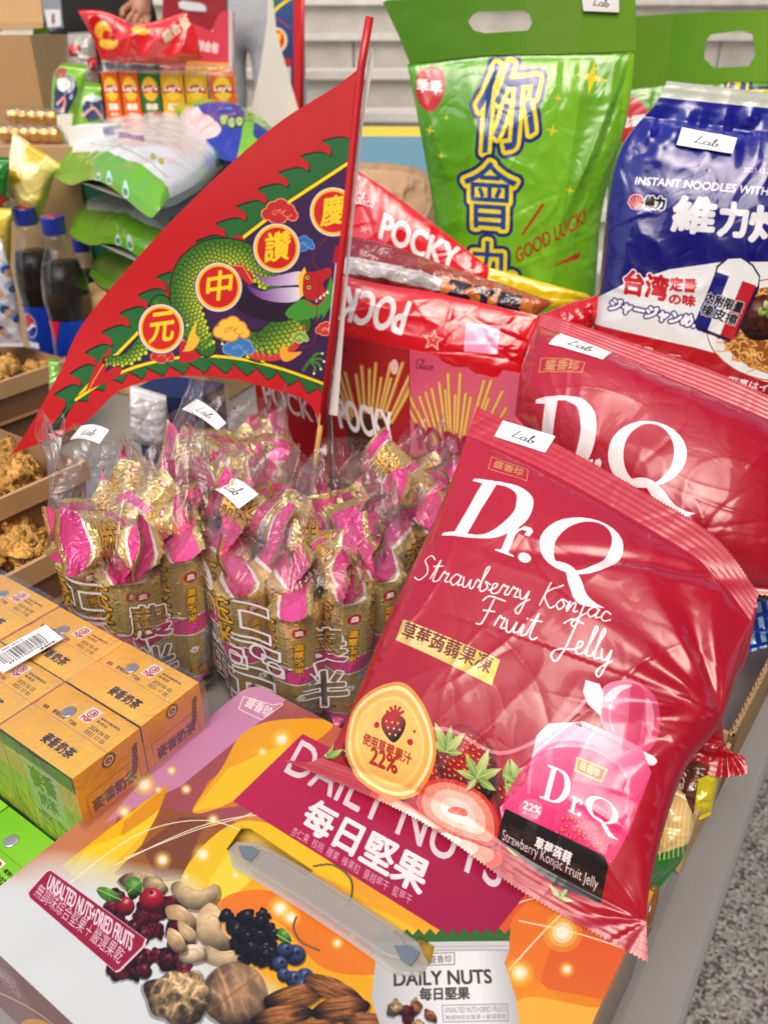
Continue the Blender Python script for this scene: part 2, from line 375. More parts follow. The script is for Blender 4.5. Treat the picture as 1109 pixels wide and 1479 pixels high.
def printed(name, cv, rough=.35, coat=0, coat_r=.06, bump=None, ribs=None, spec=.5, met_r=.25, gain=1.0):
    """material whose colour is a canvas print; the canvas' fourth channel says where the print is metallic foil.
    ribs = (count over v, band width) : crimped seal ribs at both ends in UV 'Strip'"""
    m = bpy.data.materials.new(name); m.use_nodes = True; t = m.node_tree; b = t.nodes['Principled BSDF']
    im = t.nodes.new('ShaderNodeTexImage'); im.image = cv.image(name); im.extension = 'EXTEND'
    uvn = t.nodes.new('ShaderNodeUVMap'); uvn.uv_map = 'UVMap'; t.links.new(uvn.outputs[0], im.inputs[0])
    g = t.nodes.new('ShaderNodeVectorMath'); g.operation = 'SCALE'; g.inputs['Scale'].default_value = gain; t.links.new(im.outputs[0], g.inputs[0])
    t.links.new(g.outputs[0], b.inputs['Base Color']); t.links.new(im.outputs[1], b.inputs['Metallic'])
    r = t.nodes.new('ShaderNodeMapRange'); r.inputs[3].default_value = rough; r.inputs[4].default_value = met_r; t.links.new(im.outputs[1], r.inputs[0]); t.links.new(r.outputs[0], b.inputs['Roughness'])
    b.inputs['Coat Weight'].default_value = coat; b.inputs['Coat Roughness'].default_value = coat_r; b.inputs['Specular IOR Level'].default_value = spec
    tc = t.nodes.new('ShaderNodeTexCoord')
    if bump: add_bump(t, b, tc, bump, ridged=True)
    return m
def film(name, tint=(255, 255, 255), base=.10, edge=.75, rough=.12, haze=.06, bump=(40, .004, 4, 1.5), cv=None):
    """thin clear plastic film: see-through, shiny on its creases; optional print from a canvas (4th channel = ink)"""
    m = bpy.data.materials.new(name); m.use_nodes = True; t = m.node_tree; t.nodes.clear(); N = t.nodes.new; Lk = t.links.new
    out = N('ShaderNodeOutputMaterial'); tr = N('ShaderNodeBsdfTransparent'); gl = N('ShaderNodeBsdfGlossy'); df = N('ShaderNodeBsdfDiffuse')
    tr.inputs[0].default_value = [*(c3(tint)**2.2), 1]; gl.inputs['Roughness'].default_value = rough; df.inputs[0].default_value = (.8, .8, .8, 1)
    tc = N('ShaderNodeTexCoord')
    n = N('ShaderNodeTexNoise'); n.inputs['Scale'].default_value = bump[0]; n.inputs['Detail'].default_value = bump[2]; n.inputs['Distortion'].default_value = bump[3]; Lk(tc.outputs['Object'], n.inputs[0])
    a = N('ShaderNodeMath'); a.operation = 'SUBTRACT'; a.inputs[1].default_value = .5; Lk(n.outputs[0], a.inputs[0])
    q = N('ShaderNodeMath'); q.operation = 'ABSOLUTE'; Lk(a.outputs[0], q.inputs[0])
    bp = N('ShaderNodeBump'); bp.inputs['Distance'].default_value = bump[1]; Lk(q.outputs[0], bp.inputs['Height']); Lk(bp.outputs[0], gl.inputs['Normal'])
    lw = N('ShaderNodeLayerWeight'); lw.inputs[0].default_value = .35; Lk(bp.outputs[0], lw.inputs['Normal'])
    r = N('ShaderNodeMapRange'); r.inputs[3].default_value = base; r.inputs[4].default_value = edge; Lk(lw.outputs['Facing'], r.inputs[0])
    mx0 = N('ShaderNodeMixShader'); mx0.inputs[0].default_value = haze; Lk(tr.outputs[0], mx0.inputs[1]); Lk(df.outputs[0], mx0.inputs[2])
    mx = N('ShaderNodeMixShader'); Lk(r.outputs[0], mx.inputs[0]); Lk(mx0.outputs[0], mx.inputs[1]); Lk(gl.outputs[0], mx.inputs[2])
    last = mx
    if cv is not None:
        im = N('ShaderNodeTexImage'); im.image = cv.image(name); im.extension = 'CLIP'; uvn = N('ShaderNodeUVMap'); uvn.uv_map = 'UVMap'; Lk(uvn.outputs[0], im.inputs[0])
        ink = N('ShaderNodeBsdfPrincipled'); ink.inputs['Roughness'].default_value = .3; Lk(im.outputs[0], ink.inputs['Base Color'])
        m3 = N('ShaderNodeMixShader'); Lk(im.outputs[1], m3.inputs[0]); Lk(last.outputs[0], m3.inputs[1]); Lk(ink.outputs[0], m3.inputs[2]); last = m3
    Lk(last.outputs[0], out.inputs[0]); return m

# ---------------------------------------------------------------- surfaces on planes
def side(pl, pts, n, sm=True):
    q = np.array([pl.loc(p) for p in pts])
    if sm and len(q) > 2: q = smooth(q, 10)
    d = np.r_[0, np.cumsum(np.linalg.norm(np.diff(q, axis=0), axis=1))]; d /= d[-1]; t = np.linspace(0, 1, n)
    return np.stack([np.interp(t, d, q[:, 0]), np.interp(t, d, q[:, 1])], 1)
def patch(pl, bottom, top, left, right, nu, nv):
    """local coordinates of a four-sided sheet; bottom/top run left to right, left/right run bottom to top"""
    B, T, L, Rr = side(pl, bottom, nu), side(pl, top, nu), side(pl, left, nv), side(pl, right, nv)
    u = np.linspace(0, 1, nu)[:, None, None]; v = np.linspace(0, 1, nv)[None, :, None]
    P = (1-v)*B[:, None]+v*T[:, None]+(1-u)*L[None]+u*Rr[None]-((1-u)*(1-v)*B[0]+u*(1-v)*B[-1]+(1-u)*v*T[0]+u*v*T[-1])
    return P, u[..., 0]*np.ones((nu, nv)), v[..., 0]*np.ones((nu, nv))
class Print:
    """canvas laid on a plane; drawing coordinates are places on the object as seen in the photograph"""
    def __init__(s, pl, pts, ppm, bg, off=0.0, a=0.0, pad=.004):
        q = np.array([pl.loc(p) for p in pts]); s.mn = q.min(0)-pad; s.mx = q.max(0)+pad; s.ppm = ppm; s.off = off; s.pl = pl
        sz = (s.mx-s.mn)*ppm; s.cv = Canvas(sz[0], sz[1], bg, s.map, a)
    def map(s, p):
        q = s.pl.loc(p, s.off); return np.array([(q[0]-s.mn[0])*s.ppm, (s.mx[1]-q[1])*s.ppm])
    def uv(s, P): return np.stack([(P[..., 0]-s.mn[0])/(s.mx[0]-s.mn[0]), (P[..., 1]-s.mn[1])/(s.mx[1]-s.mn[1])], -1)
def pillow(name, parent, pl, bottom, top, left, right, thick, pr, mt, nu=150, nv=170, seal=(.07, .07), wr=(.004, 14, .0016, 30), back=.6, seed=1, extra=None, zig=.0012, pu=(.0035, 120, .03), flat=2.6, ribs=0.00010, fexp=.55, folds=(80, .0013, .0022, .032)):
    """a filled foil or film bag: a front and a back sheet meeting in flat crimped seals"""
    P, u, v = patch(pl, bottom, top, left, right, nu, nv); A, B = P[..., 0], P[..., 1]
    fu = np.clip(1-np.abs(2*u-1)**3, 0, 1)**fexp
    vv = np.clip((v-seal[0])/(1-seal[0]-seal[1]), 0, 1); gv = np.clip(1-np.abs(2*vv-1)**flat, 0, 1)**.7
    k = fu*gv; hgt = max(1e-6, np.ptp(B)); h = thick*k
    soft = np.clip(k*1.6, 0, 1)
    h = h+soft*wr[0]*(fbm(A*wr[1]+3, B*wr[1], seed, 2)-.38)*2
    dx = fbm(A*9, B*9, seed+40, 2)*1.2
    h = h+soft*wr[2]*(ridge(A*wr[3]+dx*3, B*wr[3]*.8+dx*2, seed+9, 2)-.5)*2
    db = np.clip(v-seal[0], 0, 1)*hgt; dt = np.clip(1-seal[1]-v, 0, 1)*hgt
    inb = (v > seal[0]*.9)*1.0; intp = (v < 1-seal[1]*.9)*1.0
    h = h+(pu[0]*(noise(A*pu[1], B*12+5, seed+3)-.5)*np.exp(-db/pu[2])*np.clip(db/.006, 0, 1)*inb*fu)
    h = h+(pu[0]*(noise(A*pu[1]*.9+9, B*12, seed+4)-.5)*np.exp(-dt/pu[2])*np.clip(dt/.006, 0, 1)*intp*fu)
    if folds:
        rf = np.random.RandomState(seed+77); a0, a1, b0, b1 = A.min(), A.max(), B.min(), B.max()
        for i in range(folds[0]):
            ca, cb = a0+(a1-a0)*rf.rand(), b0+(b1-b0)*rf.rand(); th = rf.rand()*math.pi; ln = folds[3]*(.4+rf.rand()); wd = folds[2]*(.5+rf.rand()); am = folds[1]*(rf.rand()*.9+.3)*(1 if rf.rand() < .6 else -1)
            if rf.rand() < .5: ca = (a0+(a1-a0)*(.06 if rf.rand() < .5 else .94)); th = (rf.rand()-.5)*1.2
            bend_ = (rf.rand()-.5)*14; x = (A-ca)*math.cos(th)+(B-cb)*math.sin(th); y = -(A-ca)*math.sin(th)+(B-cb)*math.cos(th)+bend_*x*x
            h = h+soft*am*np.exp(-np.sqrt(y*y+1e-7)/wd)*np.exp(-(x/ln)**2)*np.where(y > 0, 1, .75)
    sz = np.clip(1-db/.004, 0, 1)*(v <= seal[0]+.02)+np.clip(1-dt/.004, 0, 1)*(v >= 1-seal[1]-.02)
    h = h+np.clip(sz, 0, 1)*(ribs*np.sign(np.sin(v*nv*math.pi/2.0))+.0022*(fbm(A*22, B*3, seed+5, 2)-.5))
    if extra is not None: h = extra(A, B, u, v, h)
    Bz = B.copy()
    if zig: Bz[1::2, -1] += zig; Bz[1::2, 0] -= zig
    hb = -thick*back*k*(1+.15*(fbm(A*20, B*20, seed+8)-.4))-.0004
    if extra is not None or True: hb = np.minimum(hb, h-.0003)
    V = np.concatenate([pl.pt(A, Bz, h).reshape(-1, 3), pl.pt(A, Bz, hb).reshape(-1, 3)])
    Fc = np.concatenate([gridf(nu, nv), gridf(nu, nv, nu*nv, True)])
    uv = np.concatenate([pr.uv(P).reshape(-1, 2)]*2) if pr is not None else None
    o = mesh(name, V, Fc, mt, parent, uv)
    s = lambda p, off=.0: None
    def top_at(q, lift=.0006):
        """point on the front sheet seen at photo place q"""
        a, b = pl.loc(q); i = np.argmin((A-a)**2+(B-b)**2); hh = h.ravel()[i]; a, b = pl.loc(q, hh); i = np.argmin((A-a)**2+(B-b)**2)
        return pl.pt(A.ravel()[i], B.ravel()[i], h.ravel()[i]+lift)
    o2 = dict(A=A, B=B, h=h, top_at=top_at, pl=pl)
    return o, o2
M_PAPER = mat('paper_label', (240, 240, 238), .6)
def sticker(parent, pl, q4, h, name='sticker', lab=((.28, .3), (.72, .22), (.3, .72)), off=.0008, surf=None, label='white paper sticker with handwriting'):
    """q4: BL, BR, TR, TL as seen; a thin paper sheet laid on the bag"""
    cv = Canvas(240, 130, (244, 244, 242)); W, Hh = 240, 130
    lab_sticker(cv, [(x*W, (1-y)*Hh) for (x, y) in lab])
    c = np.array([pl.loc(p, h) for p in q4]); n = 14; m_ = 8
    V = []; uv = []
    for lay in (0, 1):
        for i in range(n):
            for j in range(m_):
                s, t = i/(n-1), j/(m_-1); p = (c[0]*(1-s)+c[1]*s)*(1-t)+(c[3]*(1-s)+c[2]*s)*t
                hh = h
                if surf is not None:
                    k = np.argmin((surf['A']-p[0])**2+(surf['B']-p[1])**2); a0 = surf['h'].ravel()[k]; hh = a0
                V.append([p[0], p[1], hh]); uv.append((s, t))
    V = np.array(V)
    if surf is not None:
        G = V[:, 2].reshape(2, n, m_)
        ii, jj = np.meshgrid(np.linspace(-1, 1, n), np.linspace(-1, 1, m_), indexing='ij')
        X = np.stack([np.ones(n*m_), ii.ravel(), jj.ravel(), ii.ravel()**2, jj.ravel()**2, (ii*jj).ravel()], 1)
        for l in (0, 1):
            co, *_ = np.linalg.lstsq(X, G[l].ravel(), rcond=None); fit = (X@co).reshape(n, m_); G[l] = np.maximum(fit, G[l]-.0004)
        V[:, 2] = G.ravel()
    V[:, 2] += np.repeat([off, off-.0003], n*m_)
    P3 = pl.pt(V[:, 0], V[:, 1], V[:, 2])
    o = mesh(name, P3, np.concatenate([gridf(n, m_), gridf(n, m_, n*m_, True)]), printed('sticker_paper', cv, .55), parent, uv)
    return o

M_PAPER.use_nodes = True
# ================================================================ SETTING
def structure(o): o['kind'] = 'structure'; return o
GZ = -0.74
def ground_mat():
    m = mat('speckled_granite', (150, 148, 142), .75); t = m.node_tree; b = t.nodes['Principled BSDF']
    tc = t.nodes.new('ShaderNodeTexCoord'); v = t.nodes.new('ShaderNodeTexVoronoi'); v.inputs['Scale'].default_value = 210; t.links.new(tc.outputs['Object'], v.inputs['Vector'])
    r = t.nodes.new('ShaderNodeValToRGB'); s = t.nodes.new('ShaderNodeSeparateColor'); t.links.new(v.outputs['Color'], s.inputs[0]); t.links.new(s.outputs[0], r.inputs[0])
    e = r.color_ramp.elements; e[0].position = 0; e[0].color = (.05, .05, .046, 1); e[1].position = 1; e[1].color = (.48, .46, .42, 1)
    for p, c in ((.22, (.10, .098, .09, 1)), (.4, (.26, .25, .23, 1)), (.75, (.34, .325, .29, 1))):
        x = e.new(p); x.color = c
    n = t.nodes.new('ShaderNodeTexNoise'); n.inputs['Scale'].default_value = 260; n.inputs['Detail'].default_value = 3; t.links.new(tc.outputs['Object'], n.inputs['Vector'])
    mx = t.nodes.new('ShaderNodeMix'); mx.data_type = 'RGBA'; mx.blend_type = 'OVERLAY'; mx.inputs[0].default_value = .5; t.links.new(r.outputs[0], mx.inputs[6]); t.links.new(n.outputs[0], mx.inputs[7])
    t.links.new(mx.outputs[2], b.inputs['Base Color']); add_bump(t, b, tc, (200, .001, 3)); return m
g = structure(mesh('ground', [(-60, -60, GZ), (60, -60, GZ), (60, 60, GZ), (-60, 60, GZ)], [(0, 1, 2, 3)], ground_mat(), smooth_=False))
M_STEP = mat('step_stone', (176, 172, 164), .8, bump=(60, .002, 5), var=(9, .14)); M_STEPD = mat('step_nosing', (206, 203, 195), .7, var=(14, .1))
st = structure(thing('stone_steps', 'x', 'x', (0, 0, GZ))); del st['label']; del st['category']
Y0 = 2.55
for i in range(17):
    y = Y0+.30*i; z1 = GZ+.155*(i+1); z0 = GZ+.155*i
    # riser slabs, each a slab with a joint beside it
    if 4 <= i <= 10:
        x = -6.0+(i % 2)*.45
        while x < 6:
            sl = mesh('riser_slab', box_pts((x+.004, y+.03, z0-.02), (1, 0, 0), (0, 1, 0), Z, .892, .26, .155-.012), BOXF, M_STEP, st, smooth_=False); x += .90
    else: mesh('riser_slab', box_pts((-6, y+.03, z0-.02), (1, 0, 0), (0, 1, 0), Z, 12, .26, .155-.012), BOXF, M_STEP, st, smooth_=False)
    mesh('tread', box_pts((-6, y, z1-.034), (1, 0, 0), (0, 1, 0), Z, 12, .34, .034), BOXF, M_STEPD, st, smooth_=False)
# unseen wall behind and dark roof overhead, added for the reflections in the film
M_RB = mat('unseen_wall_render', (112, 108, 102), .8, var=(1.5, .2)); M_RF = mat('unseen_canopy_underside', (58, 56, 54), .8, var=(2, .2))
structure(mesh('unseen_building', box_pts((-9, -6.5, GZ), (1, 0, 0), (0, 1, 0), Z, 20, .4, 4.6), BOXF, M_RB, smooth_=False))
for nm, P in (('unseen_canopy', ((.55, -5.5, 3.3), 7.0, 8.6, .25)),):
    structure(mesh(nm, box_pts(P[0], hd(-8), hd(82), Z, P[1], P[2], P[3]), BOXF, M_RF, smooth_=False))
for q in ((7.2, -5.2), (7.9, 2.2)):
    V, Fc = tube([(q[0]-.4, q[1], GZ), (q[0]-.4, q[1], 3.3)], .12, 14); structure(mesh('unseen_canopy_column', V, Fc, M_RF))
# ---- folding table
TA = 57.0
def tb(u, v): return on_z(u, v, 0)
e0 = tb(987, 1479); ed = hd(TA); nrm = hd(TA-90)
def table():
    t = thing('folding_table', 'grey plastic folding table carrying all the snack goods', 'table', tuple(e0+ed*.6-nrm*.5+Z*GZ))
    M_T = mat('table_plastic', (142, 141, 138), .45, bump=(500, .0003, 2), var=(7, .09)); M_L = mat('table_leg_metal', (90, 92, 95), .4, .6)
    O = e0-ed*.35; L = 2.0; Wd = 1.55
    prof = [(0, -.004), (-.004, 0), (-.03, 0), (-.036, -.002), (-.040, -.002), (-.05, -.002), (-Wd, -.002), (-Wd, -.04), (0, -.04)]
    V = [O+ed*s+nrm*x+Z*z for s in (0, L) for x, z in prof]; n = len(prof)
    Fc = [tuple(range(n)), tuple(range(n, 2*n))[::-1]]+[(i, (i+1) % n, (i+1) % n+n, i+n)[::-1] for i in range(n)]
    o = mesh('tabletop', V, Fc, M_T, t, smooth_=False); bevel(o, .0015)
    sk = mesh('side_rail', box_pts(O+nrm*-.02-Z*.075, ed, nrm*-1, Z, L, .02, .036), BOXF, M_T, t, smooth_=False)
    for s in (.25, L-.25):
        for x in (.12, Wd-.12):
            q = O+ed*s-nrm*x; V, Fc = tube([q-Z*.04, q+Z*(GZ)], .016, 10); mesh('leg', V, Fc, M_L, t)
table()
# ================================================================ NUT GIFT BOX
NB = Plane(on_z(365, 985, .08), -35, 0)
def nut_box():
    Wd, Dp = .305, .233
    t = thing('nut_gift_box', 'orange and white printed gift box of daily nuts with a clear plastic carry handle', 'gift box', tuple(NB.pt(Wd/2, -Dp/2)-Z*.08))
    pr = Print(NB, [(365, 985)], 3600, (245, 165, 50)); pr.mn = np.array([-.001, -Dp-.001]); pr.mx = np.array([Wd+.001, .001])
    sz = (pr.mx-pr.mn)*3600; cv = pr.cv = Canvas(sz[0], sz[1], (240, 150, 45), pr.map)
    # ground colours, back-left to front-right
    cv.grad((365, 990), (176, 96, 110), (560, 1330), (248, 176, 40))
    cv.poly([(365, 980), (230, 1100), (150, 1190), (262, 1135), (330, 1085), (420, 1010), (400, 985)], (205, 140, 178), sm=False)
    cv.poly([(262, 1135), (420, 1005), (500, 1050), (480, 1110), (330, 1190), (150, 1240), (170, 1180)], (163, 84, 88))
    cv.grad((470, 1040), (196, 96, 66), (300, 1190), (226, 130, 50), [(300, 1130), (370, 1075), (440, 1035), (520, 1060), (480, 1120), (340, 1165), (280, 1172)], 1)
    cv.poly([(320, 1110), (350, 1060), (400, 1040), (480, 1042), (450, 1075), (380, 1110), (330, 1160), (278, 1172)], (247, 176, 30), .9, sm=True)
    cv.poly([(278, 1172), (330, 1110), (400, 1078), (425, 1080), (352, 1150), (320, 1165)], (250, 205, 40), .9)
    cv.poly([(90, 1250), (180, 1180), (240, 1135), (225, 1190), (300, 1190), (350, 1215), (300, 1280), (140, 1290)], (245, 190, 30))
    cv.poly([(180, 1185), (245, 1132), (233, 1165), (170, 1225)], (226, 150, 40), .9)
    cv.poly([(125, 1225), (180, 1205), (235, 1168), (208, 1205), (150, 1262), (100, 1265)], (252, 214, 50), .95)
    cv.poly([(233, 1166), (300, 1180), (352, 1190), (330, 1215), (290, 1260), (215, 1270), (165, 1262), (205, 1220)], (150, 88, 50), .9)
    cv.poly([(205, 1222), (260, 1180), (300, 1180), (262, 1270), (230, 1275)], (115, 66, 46), .7)
    cv.poly([(262, 1278), (300, 1215), (360, 1185), (440, 1215), (510, 1290), (400, 1330), (330, 1300)], (250, 205, 35), .95, sm=True)
    cv.poly([(300, 1290), (330, 1235), (380, 1215), (360, 1270), (360, 1300)], (250, 226, 70), .9, sm=True)
    cv.poly([(400, 1240), (520, 1290), (640, 1400), (640, 1479), (420, 1479), (330, 1300)], (247, 178, 28), .9)
    cv.poly([(500, 1300), (620, 1360), (560, 1420), (460, 1350)], (252, 208, 40), .85, sm=True)
    cv.poly([(320, 1300), (370, 1285), (450, 1300), (520, 1330), (560, 1400), (470, 1400), (400, 1330), (340, 1330)], (240, 120, 40), .85, sm=True)
    cv.grad((720, 1290), (226, 84, 36), (720, 1479), (250, 180, 50), [(690, 1378), (745, 1270), (1010, 1330), (930, 1500), (640, 1500), (620, 1370)])
    cv.poly([(760, 1270), (850, 1330), (940, 1400), (870, 1479), (760, 1400), (720, 1340)], (232, 92, 40), .7, sm=True)
    cv.poly([(735, 1340), (790, 1290), (860, 1300), (800, 1360), (770, 1450), (740, 1479)], (248, 140, 40), .6, sm=True)
    cv.poly([(600, 1479), (620, 1400), (700, 1370), (760, 1420), (880, 1450), (870, 1500)], (246, 150, 30), .8, sm=True)
    cv.poly([(740, 1479), (760, 1440), (860, 1455), (900, 1440), (860, 1510)], (252, 190, 70), .9, sm=True)
    # white ground at the front-left
    for k, a in [(1.16-.02*i_, .16) for i_ in range(13)]+[(.88, 1)]:
        P = np.array([(-20, 1310), (60, 1262), (120, 1262), (190, 1275), (260, 1290), (290, 1340), (330, 1400), (420, 1479), (430, 1600), (60, 1600), (-60, 1400)], float)
        c = np.array([100, 1450.]); cv.poly(c+(P-c)*k, (222, 228, 226), a, sm=True)
    for i_ in range(12):
        P = np.array([(-60, 1280), (20, 1290), (200, 1330), (260, 1479), (100, 1640), (-80, 1500)], float); c = np.array([60, 1500.]); cv.poly(c+(P-c)*(1.12-.012*i_), (222, 228, 227), .2 if i_ < 11 else 1, sm=True)
    # fine curves and lights
    for c in ([(165, 1250), (300, 1190), (420, 1180), (540, 1230), (650, 1330)], [(95, 1280), (200, 1205), (300, 1185), (380, 1215)], [(690, 1330), (760, 1300), (850, 1285), (930, 1290)], [(735, 1400), (800, 1330), (850, 1290)], [(420, 1150), (350, 1180), (280, 1200), (180, 1240)], [(750, 1330), (840, 1350), (930, 1380)]):
        cv.stroke(c, 3.2, (255, 246, 220), .85, sm=True)
    for x, y, r in ((407, 1068, 8), (379, 1086, 4), (248, 1113, 4), (209, 1133, 9), (269, 1140, 4.5), (180, 1173, 6), (229, 1141, 3), (293, 1234, 8), (308, 1184, 5), (235, 1242, 7), (269, 1266, 3), (340, 1264, 4), (405, 1312, 10), (420, 1325, 8), (487, 1362, 5), (510, 1350, 4), (812, 1347, 15), (750, 1405, 11), (818, 1400, 6), (858, 1322, 5), (640, 1330, 5)):
        cv.glow((x, y), r)
    # seal mark
    cv.stroke([(352, 1006), (394, 1018), (408, 1016), (408, 1018), (378, 1040), (345, 1024), (352, 1006)], 3, (245, 225, 225))
    cv.text('盛香珍', (353, 1019), (388, 1037), (362, 1006), (245, 230, 230), bold=1)
    # magenta title panel
    cv.grad((437, 1060), (196, 40, 84), (690, 1378), (165, 26, 70), [(437, 1060), (337, 1157), (690, 1378), (790, 1252), (640, 1160)])
    cv.text('DAILY NUTS', (410, 1115), (720, 1286), (436, 1068), (236, 222, 228), bold=1)
    cv.text('每日堅果', (432, 1193), (606, 1294), (455, 1152), (250, 245, 246), bold=3)
    cv.text('杏仁果  核桃  腰果  榛果粒  蔓越莓干  藍莓干', (419, 1205), (592, 1308), (425, 1193), (232, 190, 205), bold=0)
    # printed fruit and nuts
    rr = np.random.RandomState(4)
    for i in range(46):
        x = 150+rr.rand()*112; y = 1300+rr.rand()*105
        if (y-1300) < (x-260)*-.1 and x < 165: continue
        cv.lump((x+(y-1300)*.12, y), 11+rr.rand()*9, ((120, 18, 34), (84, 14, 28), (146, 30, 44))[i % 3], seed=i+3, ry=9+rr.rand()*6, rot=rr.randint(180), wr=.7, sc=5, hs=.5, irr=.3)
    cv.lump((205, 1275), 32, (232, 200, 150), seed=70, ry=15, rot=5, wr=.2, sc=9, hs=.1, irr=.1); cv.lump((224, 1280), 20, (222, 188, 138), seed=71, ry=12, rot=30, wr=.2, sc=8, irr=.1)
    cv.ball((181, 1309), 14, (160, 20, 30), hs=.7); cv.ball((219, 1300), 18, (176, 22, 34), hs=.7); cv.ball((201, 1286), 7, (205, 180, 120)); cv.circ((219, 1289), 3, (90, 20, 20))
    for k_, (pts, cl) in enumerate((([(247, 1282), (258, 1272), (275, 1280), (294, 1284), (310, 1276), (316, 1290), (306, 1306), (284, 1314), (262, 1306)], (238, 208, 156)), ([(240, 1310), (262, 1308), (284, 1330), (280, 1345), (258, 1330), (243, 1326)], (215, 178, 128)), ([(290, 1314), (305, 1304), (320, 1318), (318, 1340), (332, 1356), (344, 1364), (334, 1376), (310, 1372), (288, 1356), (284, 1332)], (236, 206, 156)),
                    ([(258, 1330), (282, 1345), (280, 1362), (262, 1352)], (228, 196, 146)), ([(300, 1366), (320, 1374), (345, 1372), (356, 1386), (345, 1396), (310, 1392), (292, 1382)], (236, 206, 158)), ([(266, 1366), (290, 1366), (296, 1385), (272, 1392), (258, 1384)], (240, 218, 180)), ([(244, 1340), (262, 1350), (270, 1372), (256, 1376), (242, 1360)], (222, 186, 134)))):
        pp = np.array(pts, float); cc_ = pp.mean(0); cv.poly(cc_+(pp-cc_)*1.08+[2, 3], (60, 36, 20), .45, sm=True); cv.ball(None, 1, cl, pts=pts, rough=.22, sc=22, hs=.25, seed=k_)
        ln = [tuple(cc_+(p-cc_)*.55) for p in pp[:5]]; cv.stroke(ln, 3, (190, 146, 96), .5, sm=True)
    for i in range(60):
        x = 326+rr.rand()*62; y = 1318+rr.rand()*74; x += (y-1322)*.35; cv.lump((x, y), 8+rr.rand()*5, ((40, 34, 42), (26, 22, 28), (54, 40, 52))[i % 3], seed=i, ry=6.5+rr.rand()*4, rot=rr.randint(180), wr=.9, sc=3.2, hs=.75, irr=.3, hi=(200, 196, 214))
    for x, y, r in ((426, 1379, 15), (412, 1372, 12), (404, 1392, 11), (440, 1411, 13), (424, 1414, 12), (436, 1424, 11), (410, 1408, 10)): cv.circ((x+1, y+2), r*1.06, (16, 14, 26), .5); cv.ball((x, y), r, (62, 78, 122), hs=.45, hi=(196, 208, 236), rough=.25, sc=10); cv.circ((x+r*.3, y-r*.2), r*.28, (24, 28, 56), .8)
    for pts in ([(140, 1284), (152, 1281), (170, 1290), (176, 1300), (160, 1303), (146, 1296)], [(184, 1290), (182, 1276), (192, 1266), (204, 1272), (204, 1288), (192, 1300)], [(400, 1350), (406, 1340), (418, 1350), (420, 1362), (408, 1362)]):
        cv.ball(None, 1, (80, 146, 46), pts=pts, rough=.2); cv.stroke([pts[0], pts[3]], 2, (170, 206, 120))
        for j in (1, 2, 4): cv.stroke([tuple((np.array(pts[0])+np.array(pts[3]))/2), pts[j]], 1, (140, 190, 100), .7)
    cv.lump((340, 1440), 52, (226, 178, 130), seed=9, ry=45, rot=70, wr=.42, sc=13, hs=.15, ani=3.2, irr=.08)
    cv.stroke([(300, 1462), (330, 1440), (372, 1408)], 5, (140, 94, 60), .5, sm=True)
    cv.lump((257, 1440), 44, (240, 200, 142), seed=3, ry=42, rot=20, wr=.65, sc=11, hs=.2, irr=.22)
    for x, y, rx, ry, ro, sd_ in ((425, 1440, 46, 18, -14, 1), (480, 1428, 42, 15, 22, 2), (490, 1458, 40, 19, -8, 3), (405, 1472, 44, 19, -12, 4), (530, 1482, 34, 20, 4, 5), (455, 1492, 44, 20, 0, 6)):
        cv.lump((x, y), rx, (188, 118, 62), seed=sd_, ry=ry, rot=ro, wr=.5, sc=3.4, hs=.12, ani=9, irr=.06, pt=.12)
    # red claim label
    q = np.array([(72, 1255), (213, 1357), (209, 1368), (174, 1403), (168, 1405), (41, 1295), (39, 1288), (66, 1257)], float)
    cc = q.mean(0); cv.poly(q, (236, 206, 214)); cv.poly(cc+(q-cc)*.965, (158, 28, 62))
    cv.text('UNSALTED NUTS+DRIED FRUITS', (67, 1283), (189, 1374), (74, 1263), (240, 225, 230), bold=1)
    cv.text('無調味綜合堅果＋嚴選果乾', (48, 1293), (172, 1393), (60, 1275), (240, 220, 228), bold=0)
    # printed sachet
    po = [(546, 1352), (638, 1350), (735, 1352), (735, 1372), (728, 1390), (744, 1440), (752, 1500), (560, 1520), (536, 1440), (542, 1392), (538, 1372)]
    cv.grad((538, 1400), (196, 198, 198), (640, 1400), (246, 247, 246), po); cv.grad((700, 1400), (240, 241, 240), (748, 1400), (186, 188, 190), [(690, 1352), (735, 1352), (735, 1372), (728, 1390), (744, 1440), (752, 1500), (700, 1505)])
    cv.poly([(538, 1352), (546, 1347)]+[(546+i*8.3, 1351+(-9 if i % 2 else 0)-i*.1) for i in range(24)]+[(735, 1362), (540, 1364)], (60, 110, 50))
    cv.poly([(538, 1361), (735, 1359), (735, 1372), (538, 1374)], (215, 217, 216)); cv.stroke([(538, 1368), (735, 1366)], 1.5, (170, 172, 172)); cv.stroke([(538, 1374), (735, 1372)], 2, (165, 168, 168))
    cv.stroke([(616, 1377), (656, 1376), (656, 1393), (617, 1394), (616, 1377)], 1.5, (110, 100, 100)); cv.text('盛香珍', (619, 1391), (653, 1390), (619, 1380), (90, 80, 84))
    cv.text('DAILY NUTS', (569, 1424), (710, 1420), (569, 1404), (70, 66, 60), bold=1); cv.text('每日堅果', (606, 1445), (678, 1443), (606, 1427), (80, 72, 66), bold=1)
    cv.stroke([(638, 1452), (732, 1450), (734, 1474), (640, 1476), (638, 1452)], 1.6, (150, 150, 150)); cv.text('UNSALTED NUTS+DRIED FRUITS', (642, 1463), (730, 1461), (642, 1455), (140, 140, 140)); cv.text('無調味綜合堅果＋嚴選果乾', (643, 1473), (731, 1471), (643, 1466), (140, 140, 140))
    for i in range(14): cv.lump((560+rr.rand()*66, 1452+rr.rand()*60), 11+rr.rand()*5, ((225, 190, 136), (176, 112, 60), (120, 30, 40))[i % 3], seed=i, ry=8, rot=i*33, wr=.5, sc=6)
